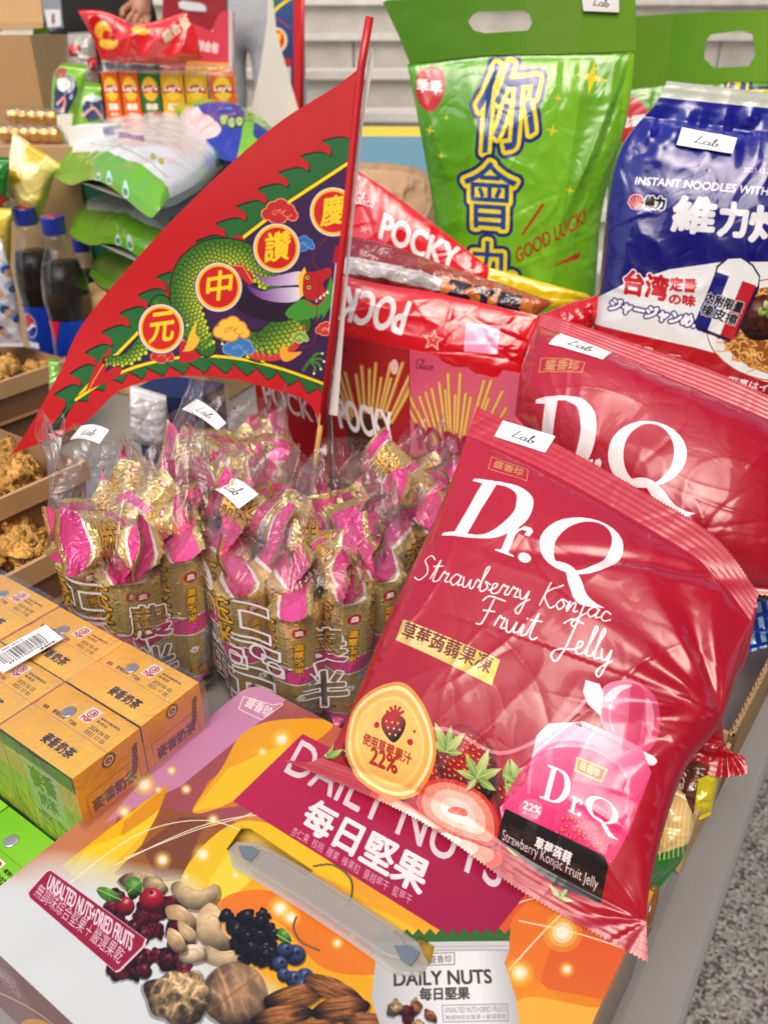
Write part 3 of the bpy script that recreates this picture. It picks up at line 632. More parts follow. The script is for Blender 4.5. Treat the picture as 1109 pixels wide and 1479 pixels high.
    a_ = cv.a[..., :3]; X, Y = np.meshgrid(np.arange(cv.W), np.arange(cv.H)); a_ *= (1+.03*(fbm(X/90, Y/90, 5)-.45))[..., None]
    M_top = printed('nut_box_print', cv, .32, coat=.3, coat_r=.12, gain=.86)
    # top sheet with two openings: the handle slot and the die-cut finger tab
    slot = [(327, 1227), (349, 1195), (362, 1196), (400, 1222), (452, 1257), (446, 1266), (392, 1232), (364, 1222), (352, 1240)]
    slot2 = [(604, 1352), (628, 1366), (622, 1392), (606, 1396), (596, 1384), (606, 1370)]
    def top_sheet():
        import bmesh
        S = np.array([NB.loc(p) for p in slot]); out = [(0, -Dp), (Wd, -Dp), (Wd, 0), (.012, 0), (.006, -.002), (.002, -.006), (0, -.012)]
        bm = bmesh.new(); A = [bm.verts.new(NB.pt(a, b)) for a, b in out]; Sv = [bm.verts.new(NB.pt(a, b)) for a, b in S]; Sw = [bm.verts.new(NB.pt(*NB.loc(p))) for p in slot2]
        for L in (A, Sv, Sw):
            for i in range(len(L)): bm.edges.new((L[i], L[(i+1) % len(L)]))
        bmesh.ops.triangle_fill(bm, edges=bm.edges[:], use_beauty=True, use_dissolve=False)
        V = np.array([v.co[:] for v in bm.verts]); Fc = [[v.index for v in f.verts] for f in bm.faces if True]; bm.verts.index_update()
        Fc = [[v.index for v in f.verts] for f in bm.faces]
        Fc2 = []
        for f in Fc:
            n = np.cross(V[f[1]]-V[f[0]], V[f[2]]-V[f[0]]); c = V[f].mean(0)
            Fc2.append(f if n[2] > 0 else f[::-1])
        loc = np.stack([(V-NB.O)@NB.ex, (V-NB.O)@NB.ey], 1); bm.free()
        return V, Fc2, pr.uv(loc), S
    V, Fc, uv, S = top_sheet()
    lid = mesh('lid_panel', V, Fc, M_top, t, uv, smooth_=False)
    sol = lid.modifiers.new('s', 'SOLIDIFY'); sol.thickness = .0012; sol.offset = -1
    M_card = mat('brown_printed_card', (120, 66, 60), .4, coat=.3); M_in = mat('raw_card', (150, 140, 120), .8)
    # body: four side walls and floor
    cvs = Canvas(1100, 290, (110, 56, 58)); cvs.grad((0, 0), (118, 70, 74), (1100, 290), (96, 44, 40)); cvs.poly([(0, 0), (150, 0), (240, 290), (0, 290)], (128, 88, 96)); cvs.poly([(100, 290), (230, 120), (330, 150), (300, 290)], (214, 150, 40), sm=True); cvs.poly([(400, 290), (520, 20), (700, 80), (640, 290)], (170, 84, 40), .8, sm=True); cvs.poly([(760, 290), (860, 60), (1000, 150), (900, 290)], (226, 170, 60), .8, sm=True)
    cvs.stroke([(40, 60), (150, 60), (150, 120), (40, 120), (40, 60)], 4, (190, 160, 160)); cvs.text('盛香珍', (50, 110), (140, 110), (50, 70), (190, 165, 165), bold=1)
    cvs.stroke([(0, 240), (300, 90), (700, 200), (1100, 60)], 4, (240, 200, 150), sm=True)
    M_side = printed('nut_box_side_print', cvs, .35, coat=.3)
    cvr = Canvas(700, 240, (120, 116, 112)); cvr.grad((0, 0), (176, 120, 70), (0, 240), (104, 98, 96)); cvr.poly([(0, 0), (700, 0), (700, 30), (0, 60)], (220, 140, 60)); cvr.text('UNSALTED NUTS', (100, 160), (420, 160), None, (190, 180, 170))
    M_sr = printed('nut_box_end_print', cvr, .35, coat=.3)
    c = [NB.pt(0, -Dp), NB.pt(Wd, -Dp), NB.pt(Wd, -.0), NB.pt(0, 0)]
    th = .0012
    for i, mm in enumerate((M_side, M_sr, M_card, M_card)):
        a, b = c[i]-Z*th, c[(i+1) % 4]-Z*th; d = (b-a)/np.linalg.norm(b-a); nn = np.cross(d, Z)
        V = [a, b, b-Z*.0785, a-Z*.0785]; V = V+[p-nn*th for p in V]
        mesh('side_panel', V, [(3, 2, 1, 0), (4, 5, 6, 7), (0, 1, 5, 4), (1, 2, 6, 5), (2, 3, 7, 6), (3, 0, 4, 7)], mm, t, [(0, 1), (1, 1), (1, 0), (0, 0)]*2, smooth_=False)
    mesh('floor_panel', [p-Z*.079 for p in c], [(0, 1, 2, 3)], M_in, t, smooth_=False)
    # inner bag seen through the slot, dark lining
    mesh('inner_tray', box_pts(NB.pt(.01, -Dp+.01)-Z*.020, NB.ex, NB.ey, Z, Wd-.02, Dp-.02, .008), BOXF, mat('inner_tray_card', (236, 196, 80), .6, bump=(40, .008, 3)), t, smooth_=False)
    # handle: translucent moulded strap with pointed ends
    M_h = film('clear_handle_plastic', (240, 240, 232), .03, .25, .25, .24, (20, .0005, 1, 0)); M_h2 = film('handle_rib_plastic', (240, 240, 236), .03, .22, .2, .20, (20, .0005, 1, 0))
    A = NB.loc((346, 1222), .006); B = NB.loc((600, 1384), .006); d = (B-A)/np.linalg.norm(B-A); q = np.array([-d[1], d[0]]); Ln = np.linalg.norm(B-A)
    def strap(s0, s1, wd, h0, h1, nm, mm, par, tip=.010):
        n = 26; V = []
        s = np.linspace(s0, s1, n)
        for k in range(n):
            e = min(s[k]-s0, s1-s[k]); ww = wd*min(1, .35+.65*e/tip); ar = .003*math.sin(math.pi*np.clip((s[k])/Ln, 0, 1))
            for (o_, z_) in ((-1, h0), (-.82, h1), (.82, h1), (1, h0)):
                p = A+d*s[k]+q*o_*ww; V.append(NB.pt(p[0], p[1], z_+ar))
        Fc = [(k*4+j, k*4+(j+1) % 4, (k+1)*4+(j+1) % 4, (k+1)*4+j) for k in range(n-1) for j in range(4)]+[(0, 3, 2, 1), tuple((n-1)*4+j for j in range(4))]
        o = mesh(nm, V, Fc, mm, par, smooth_=False); bevel(o, .0006); return o
    h = strap(-.006, Ln+.006, .0112, .0010, .0026, 'handle', M_h, t)
    strap(.004, Ln-.004, .0074, .0027, .0042, 'handle_grip', M_h2, h)
    M_hook = mat('handle_hook_grey', (110, 124, 134), .4)
    for s in (.006, Ln-.006):
        V = [NB.pt(*(A+d*(s+x)+q*y), z) for z in (.0043, .0056) for x, y in ((-.007, 0), (0, -.0042), (.006, -.004), (.006, .004), (0, .0042))]
        mesh('hook_tab', V, [(4, 3, 2, 1, 0), (5, 6, 7, 8, 9)]+[(i, (i+1) % 5, (i+1) % 5+5, i+5) for i in range(5)], M_hook, h, smooth_=False)
    # die-cut finger tab outline: a raised semicircular flap edge on the lid
    tab = smooth([(452, 1252), (480, 1250), (505, 1268), (508, 1292), (500, 1312)], 8); P = np.array([NB.pt(*NB.loc(p), .0004) for p in tab]); V, Fc = tube(P, .0006, 6); mesh('finger_tab_edge', V, Fc, mat('card_edge_dark', (110, 90, 60), .7), t)
    tab = smooth([(428, 1325), (424, 1342), (436, 1362), (462, 1374)], 8); P = np.array([NB.pt(*NB.loc(p), .0004) for p in tab]); V, Fc = tube(P, .0005, 6); mesh('finger_tab_edge', V, Fc, bpy.data.materials['card_edge_dark'], t)
nut_box()
# ================================================================ RED JELLY BAGS
def jelly_art(pl, pts, off):
    pr = Print(pl, pts, 4300, (196, 20, 44), off); cv = pr.cv; cv.mp = pr.map
    cv.grad((760, 640), (194, 26, 52), (800, 1000), (172, 12, 38))
    # seal mark
    cv.stroke([(703, 640), (757, 660), (756, 680), (700, 662), (703, 640)], 3, (205, 150, 90)); cv.text('盛香珍', (706, 658), (750, 674), (709, 645), (205, 150, 90), bold=1)
    drq(cv, ((634, 767), (757, 790), (679, 678)), ((714, 794), (750, 808), (734, 748)), ((745, 831), (863, 874), (807, 725)))
    cv.circ((757, 805), 10, (250, 238, 238), ry=8, rot=30)
    script(cv, 'Strawberry Konjac', (594, 830), (880, 902), (604, 795), 4.6, (250, 236, 230))
    script(cv, 'Fruit  Jelly', (688, 902), (882, 960), (700, 862), 5, (250, 236, 230))
    g4 = [(579, 890), (724, 956), (711, 992), (568, 920)]; cv.grad(g4[0], (236, 214, 130), g4[1], (226, 200, 96), g4, met=.35); cv.grad((600, 900), (250, 240, 180), (700, 960), (214, 184, 90), [(600, 900), (660, 927), (650, 960), (590, 930)], .6)
    cv.text('草莓蒟蒻果凍', (576, 916), (707, 976), (585, 894), (120, 40, 20), bold=1)
    # strawberries along the bottom
    rr = np.random.RandomState(2)
    def berry(c, r, col, rot, seed, seeds=40):
        cv.lump(c, r, col, seed=seed, ry=r*.82, rot=rot, wr=.18, sc=9, hs=.35, irr=.06, pt=.18); q_ = R(rot)
        for i in range(seeds):
            a = i*2.4; q = r*.88*math.sqrt((i+.5)/seeds); x, y = q*math.cos(a), q*.8*math.sin(a); X_, Y_ = c[0]+x*math.cos(q_)-y*math.sin(q_), c[1]+x*math.sin(q_)+y*math.cos(q_)
            cv.circ((X_+.6, Y_+.8), 2.0, (96, 4, 10), .8); cv.circ((X_, Y_), 1.25, (240, 186, 96)); cv.circ((X_-1.6, Y_-1.6), 1.1, (255, 190, 180), .55)
    berry((500, 1080), 26, (140, 14, 20), 60, 1); berry((562, 1112), 32, (170, 16, 22), 100, 2); berry((745, 1150), 42, (196, 26, 30), 70, 3); berry((820, 1190), 42, (176, 16, 26), 30, 4); berry((612, 1118), 40, (190, 20, 26), 110, 5, 60); berry((668, 1098), 52, (206, 24, 30), 60, 6, 80)
    def cut(pts, seed):
        pp = np.array(pts, float); c_ = pp.mean(0); cv.poly(pp+[1, 3], (90, 6, 14), .6, sm=True); cv.poly(pp, (214, 50, 44), sm=True); cv.poly(c_+(pp-c_)*.88, (240, 140, 116), sm=True); cv.poly(c_+(pp-c_)*.66, (250, 196, 176), sm=True); cv.poly(c_+(pp-c_)*.42, (253, 230, 218), sm=True); cv.poly(c_+(pp-c_)*[.25, .14], (232, 120, 104), sm=True)
        for i in range(24): a = i*.262; d = np.array([math.cos(a), math.sin(a)])*(np.abs(pp-c_).max()); cv.stroke([c_+d*.3, c_+d*.72], 1.4, (255, 226, 214), .5)
    cut([(585, 1145), (600, 1122), (640, 1118), (690, 1140), (712, 1178), (700, 1212), (650, 1200), (600, 1175)], 1); cut([(520, 1128), (550, 1138), (600, 1168), (650, 1202), (712, 1225), (694, 1246), (600, 1210), (524, 1160)], 2)
    def leaf(c, a, L, k):
        w_ = L*.18; d = np.array([math.cos(a), math.sin(a)]); n_ = np.array([-d[1], d[0]]); c = np.array(c, float)
        P = [c, c+d*L*.3+n_*w_, c+d*L*.65+n_*w_*.8, c+d*L, c+d*L*.65-n_*w_*.7, c+d*L*.3-n_*w_]
        cv.poly([p+[1.5, 2.5] for p in P], (60, 20, 16), .45); cv.grad(c, ((110, 146, 52), (92, 132, 44), (140, 166, 70))[k % 3], c+d*L, ((206, 216, 130), (176, 200, 100), (226, 226, 160))[k % 3], P); cv.stroke([c, c+d*L*.8], 1.6, (226, 236, 170), .7)
    for c, ls in (((640, 1082), ((-1.9, 44), (-1.3, 38), (-.7, 40), (-2.5, 30), (0.1, 26))), ((684, 1118), ((-2.8, 34), (-2.0, 38), (-1.1, 44), (-.3, 40), (.6, 34), (2.4, 26))), ((726, 1128), ((-.6, 44), (-1.4, 36), (.3, 40), (1.2, 24))), ((452, 1082), ((-1.2, 32), (-.4, 30), (-2.0, 26))),
                  ((742, 1228), ((-2.6, 26), (-1.2, 24), (.4, 26))), ((902, 1180), ((-1.6, 44), (-2.4, 34), (-1.0, 30))), ((748, 1130), ((-1.9, 40), (-2.6, 30), (-1.3, 28))), ((800, 1292), ((-2.2, 26), (-.9, 24), (.2, 22)))):
        for k_, (a_, L_) in enumerate(ls): leaf(c, a_, L_, k_)
    cv.stroke([(560, 1060), (640, 1050), (720, 1085), (800, 1055), (850, 1010)], 9, (250, 215, 215), .55, sm=True)
    # amber seal
    b = [(485, 1050), (496, 1012), (530, 988), (575, 982), (604, 1005), (622, 1045), (624, 1085), (606, 1120), (572, 1142), (535, 1138), (496, 1112), (484, 1080)]
    bb = np.array(b, float); cc = bb.mean(0); cv.poly(b, (226, 150, 60), sm=True); cv.poly(cc+(bb-cc)*.93, (250, 226, 160), sm=True); cv.poly(cc+(bb-cc)*.86, (240, 178, 84), sm=True); cv.poly(cc+(bb-cc)*.76, (246, 206, 118), sm=True); cv.poly(cc+(bb-cc)*.70, (248, 194, 100), sm=True)
    cv.ball(None, 1, (178, 30, 24), pts=[(546, 1030), (556, 1024), (572, 1028), (582, 1038), (576, 1054), (562, 1066), (550, 1056), (544, 1042)], hs=.0, k=1)
    for i in range(5): a = -2.6+i*.55; cv.stroke([(566, 1030), (566+14*math.cos(a), 1030+14*math.sin(a))], 8, (178, 30, 24))
    cv.circ((536, 1040), 4.5, (178, 30, 24)); cv.circ((586, 1066), 4.5, (178, 30, 24)); cv.circ((594, 1052), 2, (178, 30, 24))
    for i in range(8): cv.circ((552+(i % 3)*9+(i//3)*2, 1036+(i//3)*9+(i % 3)*2), 1.6, (248, 200, 120))
    cv.text('使用草莓果汁', (510, 1064), (582, 1098), (516, 1049), (170, 40, 24), bold=1); cv.text('22%', (519, 1092), (559, 1108), (526, 1070), (170, 40, 24), bold=2)
    # jelly cup photograph
    jb = [(868, 1002), (884, 986), (915, 984), (942, 1000), (952, 1028), (950, 1056), (934, 1082), (908, 1078), (882, 1064), (866, 1038)]
    cv.grad((866, 1020), (246, 150, 178), (955, 1040), (214, 60, 104), jb, sm=True); cv.poly([(912, 988), (930, 1000), (926, 1040), (918, 1078), (904, 1070), (908, 1030)], (206, 40, 86), .6, sm=True); cv.poly([(876, 1006), (892, 992), (912, 990), (896, 1002), (888, 1012), (874, 1016)], (255, 236, 242), .9, sm=True); cv.poly([(934, 1010), (944, 1030), (938, 1060), (932, 1040)], (250, 176, 200), .7, sm=True)
    cv.stroke([(884, 1016), (880, 1036), (886, 1056)], 5, (255, 206, 222), .6, sm=True)
    cv.poly([(846, 984), (866, 990), (872, 1004), (868, 1036), (850, 1020), (842, 1002)], (248, 238, 240)); cv.poly([(905, 1072), (930, 1082), (948, 1094), (940, 1102), (922, 1094)], (248, 236, 240), sm=True)
    cup = [(757, 1126), (775, 1062), (792, 1046), (842, 1042), (925, 1075), (940, 1112), (905, 1200), (880, 1245), (800, 1225), (720, 1195), (715, 1160)]
    cv.grad((780, 1050), (244, 232, 238), (850, 1180), (232, 60, 120), cup); cv.poly([(720, 1165), (760, 1100), (800, 1080), (860, 1085), (902, 1120), (900, 1175), (870, 1220), (780, 1200)], (228, 40, 110), .75, sm=True)
    cv.stroke([(760, 1140), (772, 1092), (815, 1072), (872, 1085), (905, 1122), (902, 1170)], 8, (246, 130, 170), .8, sm=True)
    for i in range(60): x = 790+rr.rand()*90; y = 1170+rr.rand()*50; cv.circ((x, y+(x-790)*.25), 3.4, (196, 20, 50), .8); cv.circ((x-1, y-1+(x-790)*.25), 1.6, (250, 150, 170), .8)
    cv.poly([(832, 1092), (877, 1109), (868, 1129), (828, 1112)], (236, 190, 90)); cv.poly([(835, 1096), (873, 1110), (866, 1125), (832, 1111)], (190, 30, 24)); cv.text('盛香珍', (836, 1109), (864, 1121), (839, 1098), (240, 200, 100), bold=1)
    drq(cv, ((776, 1148), (820, 1166), (790, 1102)), ((818, 1168), (834, 1176), (824, 1146)), ((838, 1180), (888, 1206), (848, 1140)), (252, 244, 248))
    cv.circ((834, 1173), 3, (252, 244, 248)); cv.circ((762, 1164), 18, (240, 120, 160), .8, ry=15); cv.text('22%', (750, 1162), (776, 1172), (753, 1152), (252, 240, 244), bold=1); cv.text('果汁含量', (749, 1170), (772, 1179), (751, 1164), (252, 240, 244))
    cv.poly([(724, 1162), (870, 1232), (876, 1246), (862, 1300), (790, 1270), (706, 1202)], (20, 12, 14))
    cv.text('草莓蒟蒻', (764, 1217), (817, 1243), (770, 1202), (245, 240, 240), bold=1); cv.text('Strawberry Konjac Fruit Jelly', (712, 1208), (856, 1284), (718, 1190), (245, 240, 240), bold=0)
    cv.stroke([(840, 1025), (848, 1031), (856, 1030)], 2, (60, 10, 20)); cv.stroke([(832, 1046), (840, 1050), (836, 1044)], 2, (60, 10, 20))
    for i in range(26): cv.circ((834+i*3.3, 1046+i*1.5), .8, (200, 60, 60))
    cv.a[..., :3] *= 1
    return pr
JB = dict(bottom=[(412, 1098), (600, 1180), (760, 1290), (935, 1388)], top=[(688, 588), (800, 640), (930, 712), (1030, 775), (1095, 858)],
          left=[(412, 1098), (478, 1080), (560, 900), (640, 725), (688, 588)], right=[(935, 1388), (938, 1280), (985, 1120), (1042, 1040), (1074, 930), (1095, 858)])
def jelly_mat(pr, nm): return printed(nm, pr.cv, .38, coat=.8, coat_r=.04, spec=.5, bump=(20, .0013, 1.6, 1.4), gain=.92)
PJ = Plane(on_z(415, 1095, .09), -30, 35)
def jelly_front():
    t = thing('jelly_bag', 'glossy red bag of strawberry jelly in front, lying across the orange gift box', 'snack bag', tuple(on_z(690, 1240, .08)))
    pr = jelly_art(PJ, JB['bottom']+JB['top']+JB['left']+JB['right'], .026)
    def ex(A, B, u, v, h):
        # deep folds running in from the pinched right edge
        c = PJ.loc((1040, 1040)); r = np.hypot(A-c[0], B-c[1]); th = np.arctan2(B-c[1], A-c[0])
        m = np.exp(-r/.045)*np.clip(r/.006, 0, 1); h = h+m*.011*(noise(th*4.2, r*20, 5)-.5)*2*np.clip((1-u)*8, 0, 1)
        c = PJ.loc((935, 1330)); r = np.hypot(A-c[0], B-c[1]); th = np.arctan2(B-c[1], A-c[0]); h = h+np.exp(-r/.04)*.006*(noise(th*5, r*15, 8)-.5)*np.clip((1-u)*10, 0, 1)
        # long soft fold below the title
        return h-.004*np.exp(-((B-.175-.25*(A-.1))/.006)**2)*np.clip((u-.2)*3, 0, 1)*np.clip((1-u)*5, 0, 1)
    o, sf = pillow('bag_body', t, PJ, JB['bottom'], JB['top'], JB['left'], JB['right'], .030, pr, jelly_mat(pr, 'red_jelly_foil'), 210, 230, seal=(.085, .085), wr=(.0040, 13, .0012, 17), back=.55, seed=3, extra=ex, fexp=.5)
    sticker(t, PJ, [(712, 626), (786, 650), (801, 626), (725, 603)], .004, surf=sf)
    return pr
PRJ = jelly_front()
# ================================================================ REAR JELLY BAGS
def jelly_rear():
    pl = Plane(at(745, 600, .73), -24, 42)
    t = thing('jelly_bag', 'second glossy red jelly bag standing behind the front one, its big white letters half hidden', 'snack bag', tuple(on_z(900, 760, .02)), None)
    b = [(742, 604), (830, 700), (960, 830), (1150, 862)]; tp = [(782, 452), (860, 478), (960, 512), (1050, 545), (1165, 600)]
    l = [(742, 604), (752, 540), (782, 452)]; r = [(1150, 862), (1150, 740), (1165, 600)]
    pr = Print(pl, b+tp+l+r, 3300, (198, 22, 46), .02); cv = pr.cv; cv.grad((800, 520), (194, 28, 54), (1000, 800), (172, 12, 38))
    cv.stroke([(783, 527), (846, 540), (842, 556), (780, 546), (783, 527)], 3, (205, 150, 90)); cv.text('盛香珍', (788, 545), (838, 553), (791, 531), (205, 150, 90), bold=1)
    drq(cv, ((747, 690), (862, 702), (775, 582)), ((838, 715), (862, 718), (845, 668)), ((871, 738), (991, 750), (883, 623)))
    o_, sf = pillow('bag_body', t, pl, b, tp, l, r, .045, pr, jelly_mat(pr, 'red_jelly_foil'), 170, 180, seal=(.03, .12), wr=(.008, 12, .0016, 15), back=.5, seed=21, fexp=.5)
    sticker(t, pl, [(796, 520), (872, 545), (886, 518), (812, 496)], .006, surf=sf)
    # third bag, only its lower right corner and tail seen
    pl = Plane(at(1045, 1060, .56), -30, 38)
    t = thing('jelly_bag', 'crumpled red jelly bag underneath, only its right side and a pointed sealed tail showing', 'snack bag', tuple(on_z(1000, 1130, .0)))
    b = [(870, 1060), (960, 1085), (1030, 1120), (1079, 1116)]; tp = [(880, 880), (960, 860), (1040, 850), (1093, 874)]
    l = [(870, 1060), (872, 960), (880, 880)]; r = [(1079, 1116), (1074, 1094), (1046, 1074), (1050, 1010), (1078, 950), (1093, 874)]
    pr = Print(pl, b+tp+l+r, 3000, (190, 16, 40), .01); cv = pr.cv; cv.grad((960, 900), (196, 20, 44), (1060, 1100), (178, 12, 30))
    cv.poly([(1050, 922), (1070, 934), (1066, 942), (1040, 950)], (248, 238, 240)); cv.poly([(1042, 950), (1055, 985), (1046, 1000), (1040, 970)], (248, 238, 240))
    def ex(A, B, u, v, h):
        c = pl.loc((1046, 1074)); r = np.hypot(A-c[0], B-c[1]); th = np.arctan2(B-c[1], A-c[0])
        return h+np.exp(-r/.04)*.010*(noise(th*5, r*25, 5)-.4)*np.clip((1-u)*12, 0, 1)
    pillow('bag_body', t, pl, b, tp, l, r, .026, pr, jelly_mat(pr, 'red_jelly_foil'), 130, 130, seal=(.1, .02), wr=(.004, 25, .003, 35), seed=31, extra=ex)
jelly_rear()

# ================================================================ SHRINK-WRAPPED TEA CARTONS
EX, EY = hd(-35), hd(55)
def carton_set(R0, CL, CW, Hc, rows, cols, tops, front, end, name, label, cat, group, topfoil):
    """R0 = top corner nearest the viewer on the right"""
    out = []
    for r in range(rows):
        for c in range(cols):
            O = R0-EX*CL*(c+1)+EY*CW*r; g = .0006
            t = thing(name, label(r, c), cat, tuple(O+EX*CL/2+EY*CW/2-Z*Hc), group)
            rs = np.random.RandomState(r*7+c); dz = rs.rand()*.001
            P = lambda x, y, z: O+EX*x+EY*y+Z*(z-dz)
            a, b, d, e = P(g, g, 0), P(CL-g, g, 0), P(CL-g, CW-g, 0), P(g, CW-g, 0)
            bv = .0015
            ta, tb_, td, te = [q-Z*0 for q in (a, b, d, e)]
            dn = [q-Z*Hc for q in (a, b, d, e)]
            # body: four walls, printed per face
            uvq = [(0, 0), (1, 0), (1, 1), (0, 1)]
            mesh('front_face', [dn[0], dn[1], b, a], [(0, 1, 2, 3)], front, t, uvq, smooth_=False)
            mesh('end_face', [dn[1], dn[2], d, b], [(0, 1, 2, 3)], end, t, uvq, smooth_=False)
            mesh('back_face', [dn[2], dn[3], e, d], [(0, 1, 2, 3)], front, t, uvq, smooth_=False)
            mesh('end_face', [dn[3], dn[0], a, e], [(0, 1, 2, 3)], end, t, uvq, smooth_=False)
            # slightly domed top with a folded seam line across it
            nx, ny = 12, 10; V = []; uv = []
            for i in range(nx):
                for j in range(ny):
                    x, y = i/(nx-1), j/(ny-1); zz = .0009*(1-(2*x-1)**2)*(1-(2*y-1)**2)
                    if j == 5: zz -= .0010
                    V.append(P(g+x*(CL-2*g), g+y*(CW-2*g), zz)); uv.append((x, y))
            mesh('top_face', V, gridf(nx, ny), tops[(r+c) % len(tops)], t, uv)
            mesh('straw_hole_foil', *lathe([(.0048, .0002), (.0048, .0009), (.004, .0011), (0, .0011)], P(CL*.36, CW*.66, .0004), 18), topfoil, t)
            out.append(t)
    return out
def tea():
    R0 = np.array([-.183, .344, .12]); CL, CW, Hc = .0755, .0515, .082
    def top_art(k):
        cv = Canvas(700, 480, (255, 192, 50)); cv.grad((0, 0), (252, 184, 38), (700, 480), (255, 202, 66))
        cv.stroke([(0, 238), (700, 238)], 4, (190, 120, 40)); cv.stroke([(0, 244), (700, 244)], 3, (255, 210, 130)); 
        cv.stroke([(640, 0), (640, 480)], 2, (206, 136, 50), .6)
        cv.text('麥香', (300, 405), (420, 405), (300, 330), (50, 26, 14), bold=3); cv.text('奶茶', (430, 405), (560, 405), (430, 330), (50, 26, 14), bold=3)
        cv.text('T\'300', (300, 215), (370, 215), (300, 190), (70, 40, 20), bold=1); cv.text('麥香奶茶', (150, 215), (270, 215), (150, 185), (70, 40, 20), bold=1)
        cv.poly([(330, 40), (425, 40), (425, 160), (330, 160)], (248, 240, 232)); cv.circ((378, 84), 34, (196, 40, 44)); cv.circ((378, 84), 26, (248, 240, 232)); cv.circ((378, 84), 20, (196, 40, 44)); cv.circ((370, 80), 9, (248, 240, 232)); cv.stroke([(365, 95), (378, 100), (390, 92)], 4, (248, 240, 232))
        cv.text('TQF', (338, 152), (418, 152), (338, 124), (196, 40, 44), bold=3)
        cv.text('有效日期(西元)', (450, 90), (620, 90), (450, 70), (90, 50, 20), bold=1); cv.text('年/月/日', (450, 120), (540, 120), (450, 98), (90, 50, 20), bold=1)
        cv.text('2024 06 05', (455, 175), (620, 175), (455, 148), (110, 76, 40), bold=1); cv.text('0551 17 05', (455, 212), (620, 212), (455, 186), (110, 76, 40), bold=1)
        cv.text('鋁箔', (60, 215), (105, 215), (60, 190), (70, 40, 20), bold=1)
        return printed('milk_tea_carton_top', cv, .38)
    fr = Canvas(700, 760, (150, 170, 70)); fr.grad((0, 0), (120, 130, 90), (0, 760), (190, 200, 60)); fr.poly([(0, 0), (700, 0), (700, 130), (0, 130)], (50, 42, 36)); fr.poly([(0, 130), (700, 130), (700, 330), (0, 330)], (214, 168, 90))
    for i in range(26): rr = np.random.RandomState(i); x = rr.rand()*700; fr.poly([(x, 760), (x+20+rr.rand()*60, 250+rr.rand()*200), (x+40, 760)], ((170, 196, 60), (226, 190, 70), (120, 160, 60))[i % 3], .8)
    fr.poly([(180, 120), (520, 120), (520, 560), (180, 560)], (188, 196, 170), .75)
    fr.text('麥香', (230, 330), (470, 330), (230, 160), (40, 30, 24), bold=8); fr.text('奶茶', (260, 480), (440, 480), (260, 370), (60, 50, 40), bold=5); fr.text('MILK TEA', (200, 600), (500, 600), None, (80, 70, 40), bold=3)
    en = Canvas(480, 760, (240, 150, 44)); en.grad((0, 0), (252, 172, 44), (0, 760), (236, 140, 20)); en.circ((240, 60), 50, (60, 36, 24)); en.circ((240, 60), 34, (240, 225, 200)); en.circ((240, 60), 24, (60, 36, 24)); en.stroke([(228, 74), (250, 48), (240, 60), (254, 74)], 5, (240, 225, 200))
    en.stroke([(50, 190), (430, 190), (430, 420), (50, 420), (50, 190)], 4, (50, 28, 16)); en.text('麥香奶茶', (80, 340), (400, 340), (80, 250), (40, 22, 12), bold=5); en.text('台灣的奶茶最好喝', (80, 400), (400, 400), (80, 368), (50, 28, 16), bold=2)
    for i in range(7): en.poly([(400+i*3, 290-i*28), (420+i*5, 260-i*28), (402+i*3, 250-i*28)], (50, 28, 16), sm=True); en.poly([(396+i*3, 290-i*28), (372+i*5, 268-i*28), (394+i*3, 250-i*28)], (50, 28, 16), sm=True)
    M_F = printed('milk_tea_front', fr, .35); M_E = printed('milk_tea_end', en, .35); foil = mat('straw_hole_foil', (205, 210, 212), .3, .8)
    where = lambda r, c: 'orange milk tea carton in the wrapped pack, '+('front row, ' if r == 0 else 'back row, ')+('beside the gift box' if c == 0 else 'second from the gift box' if c == 1 else 'at the left edge')
    carton_set(R0, CL, CW, Hc, 2, 3, [top_art(0)], M_F, M_E, 'tea_carton', where, 'drink carton', 'milk tea cartons in the shrink-wrapped pack', foil)
    # loose film round the six
    t = thing('shrink_wrap', 'crinkled clear shrink wrap stretched round the orange milk tea cartons', 'plastic wrap', tuple(R0-EX*CL*1.5+EY*CW-Z*Hc))
    n = 90; m_ = 46; V = []; e = .0018
    LX, LY = CL*3+2*e, CW*2+2*e; O = R0-EX*(CL*3+e)-EY*e+Z*.0022
    def per(s, top=False): pass
    # top sheet
    a, b = np.meshgrid(np.linspace(0, 1, n), np.linspace(0, 1, m_), indexing='ij')
    x = a*LX; y = b*LY; zz = .0022*(ridge(x*60+y*25, y*30, 3, 3)-.5)+.0006
    zz = zz-.0016*np.exp(-((y-LY/2)/.004)**2)
    Vt = O+x[..., None]*EX+y[..., None]*EY+zz[..., None]*Z
    M_W = film('shrink_film', base=.06, edge=.7, rough=.10, haze=.012, bump=(38, .003, 4, 2.0))
    mesh('wrap_top', Vt.reshape(-1, 3), gridf(n, m_), M_W, t)
    def wall(A, D, L, nn, nm):
        a, b = np.meshgrid(np.linspace(0, 1, 80), np.linspace(0, 1, 30), indexing='ij')
        hh = .0016*(ridge(a*L*22, b*.35+a*L*8, 5, 3)-.35)
        V = A+(a*L)[..., None]*D-((1-b)*(Hc+.003))[..., None]*Z+hh[..., None]*nn
        mesh(nm, V.reshape(-1, 3), gridf(80, 30), M_W, t)
    wall(O, EX, LX, -EY, 'wrap_side'); wall(O+EX*LX, EY, LY, EX, 'wrap_side')
    # price barcode label on the pack
    cv = Canvas(520, 300, (246, 246, 244)); rs = np.random.RandomState(1); x = 60
    while x < 430:
        wd = 3+rs.randint(3)*3; cv.poly([(x, 60), (x+wd, 60), (x+wd, 210), (x, 210)], (20, 20, 20)); x += wd+3+rs.randint(3)*3
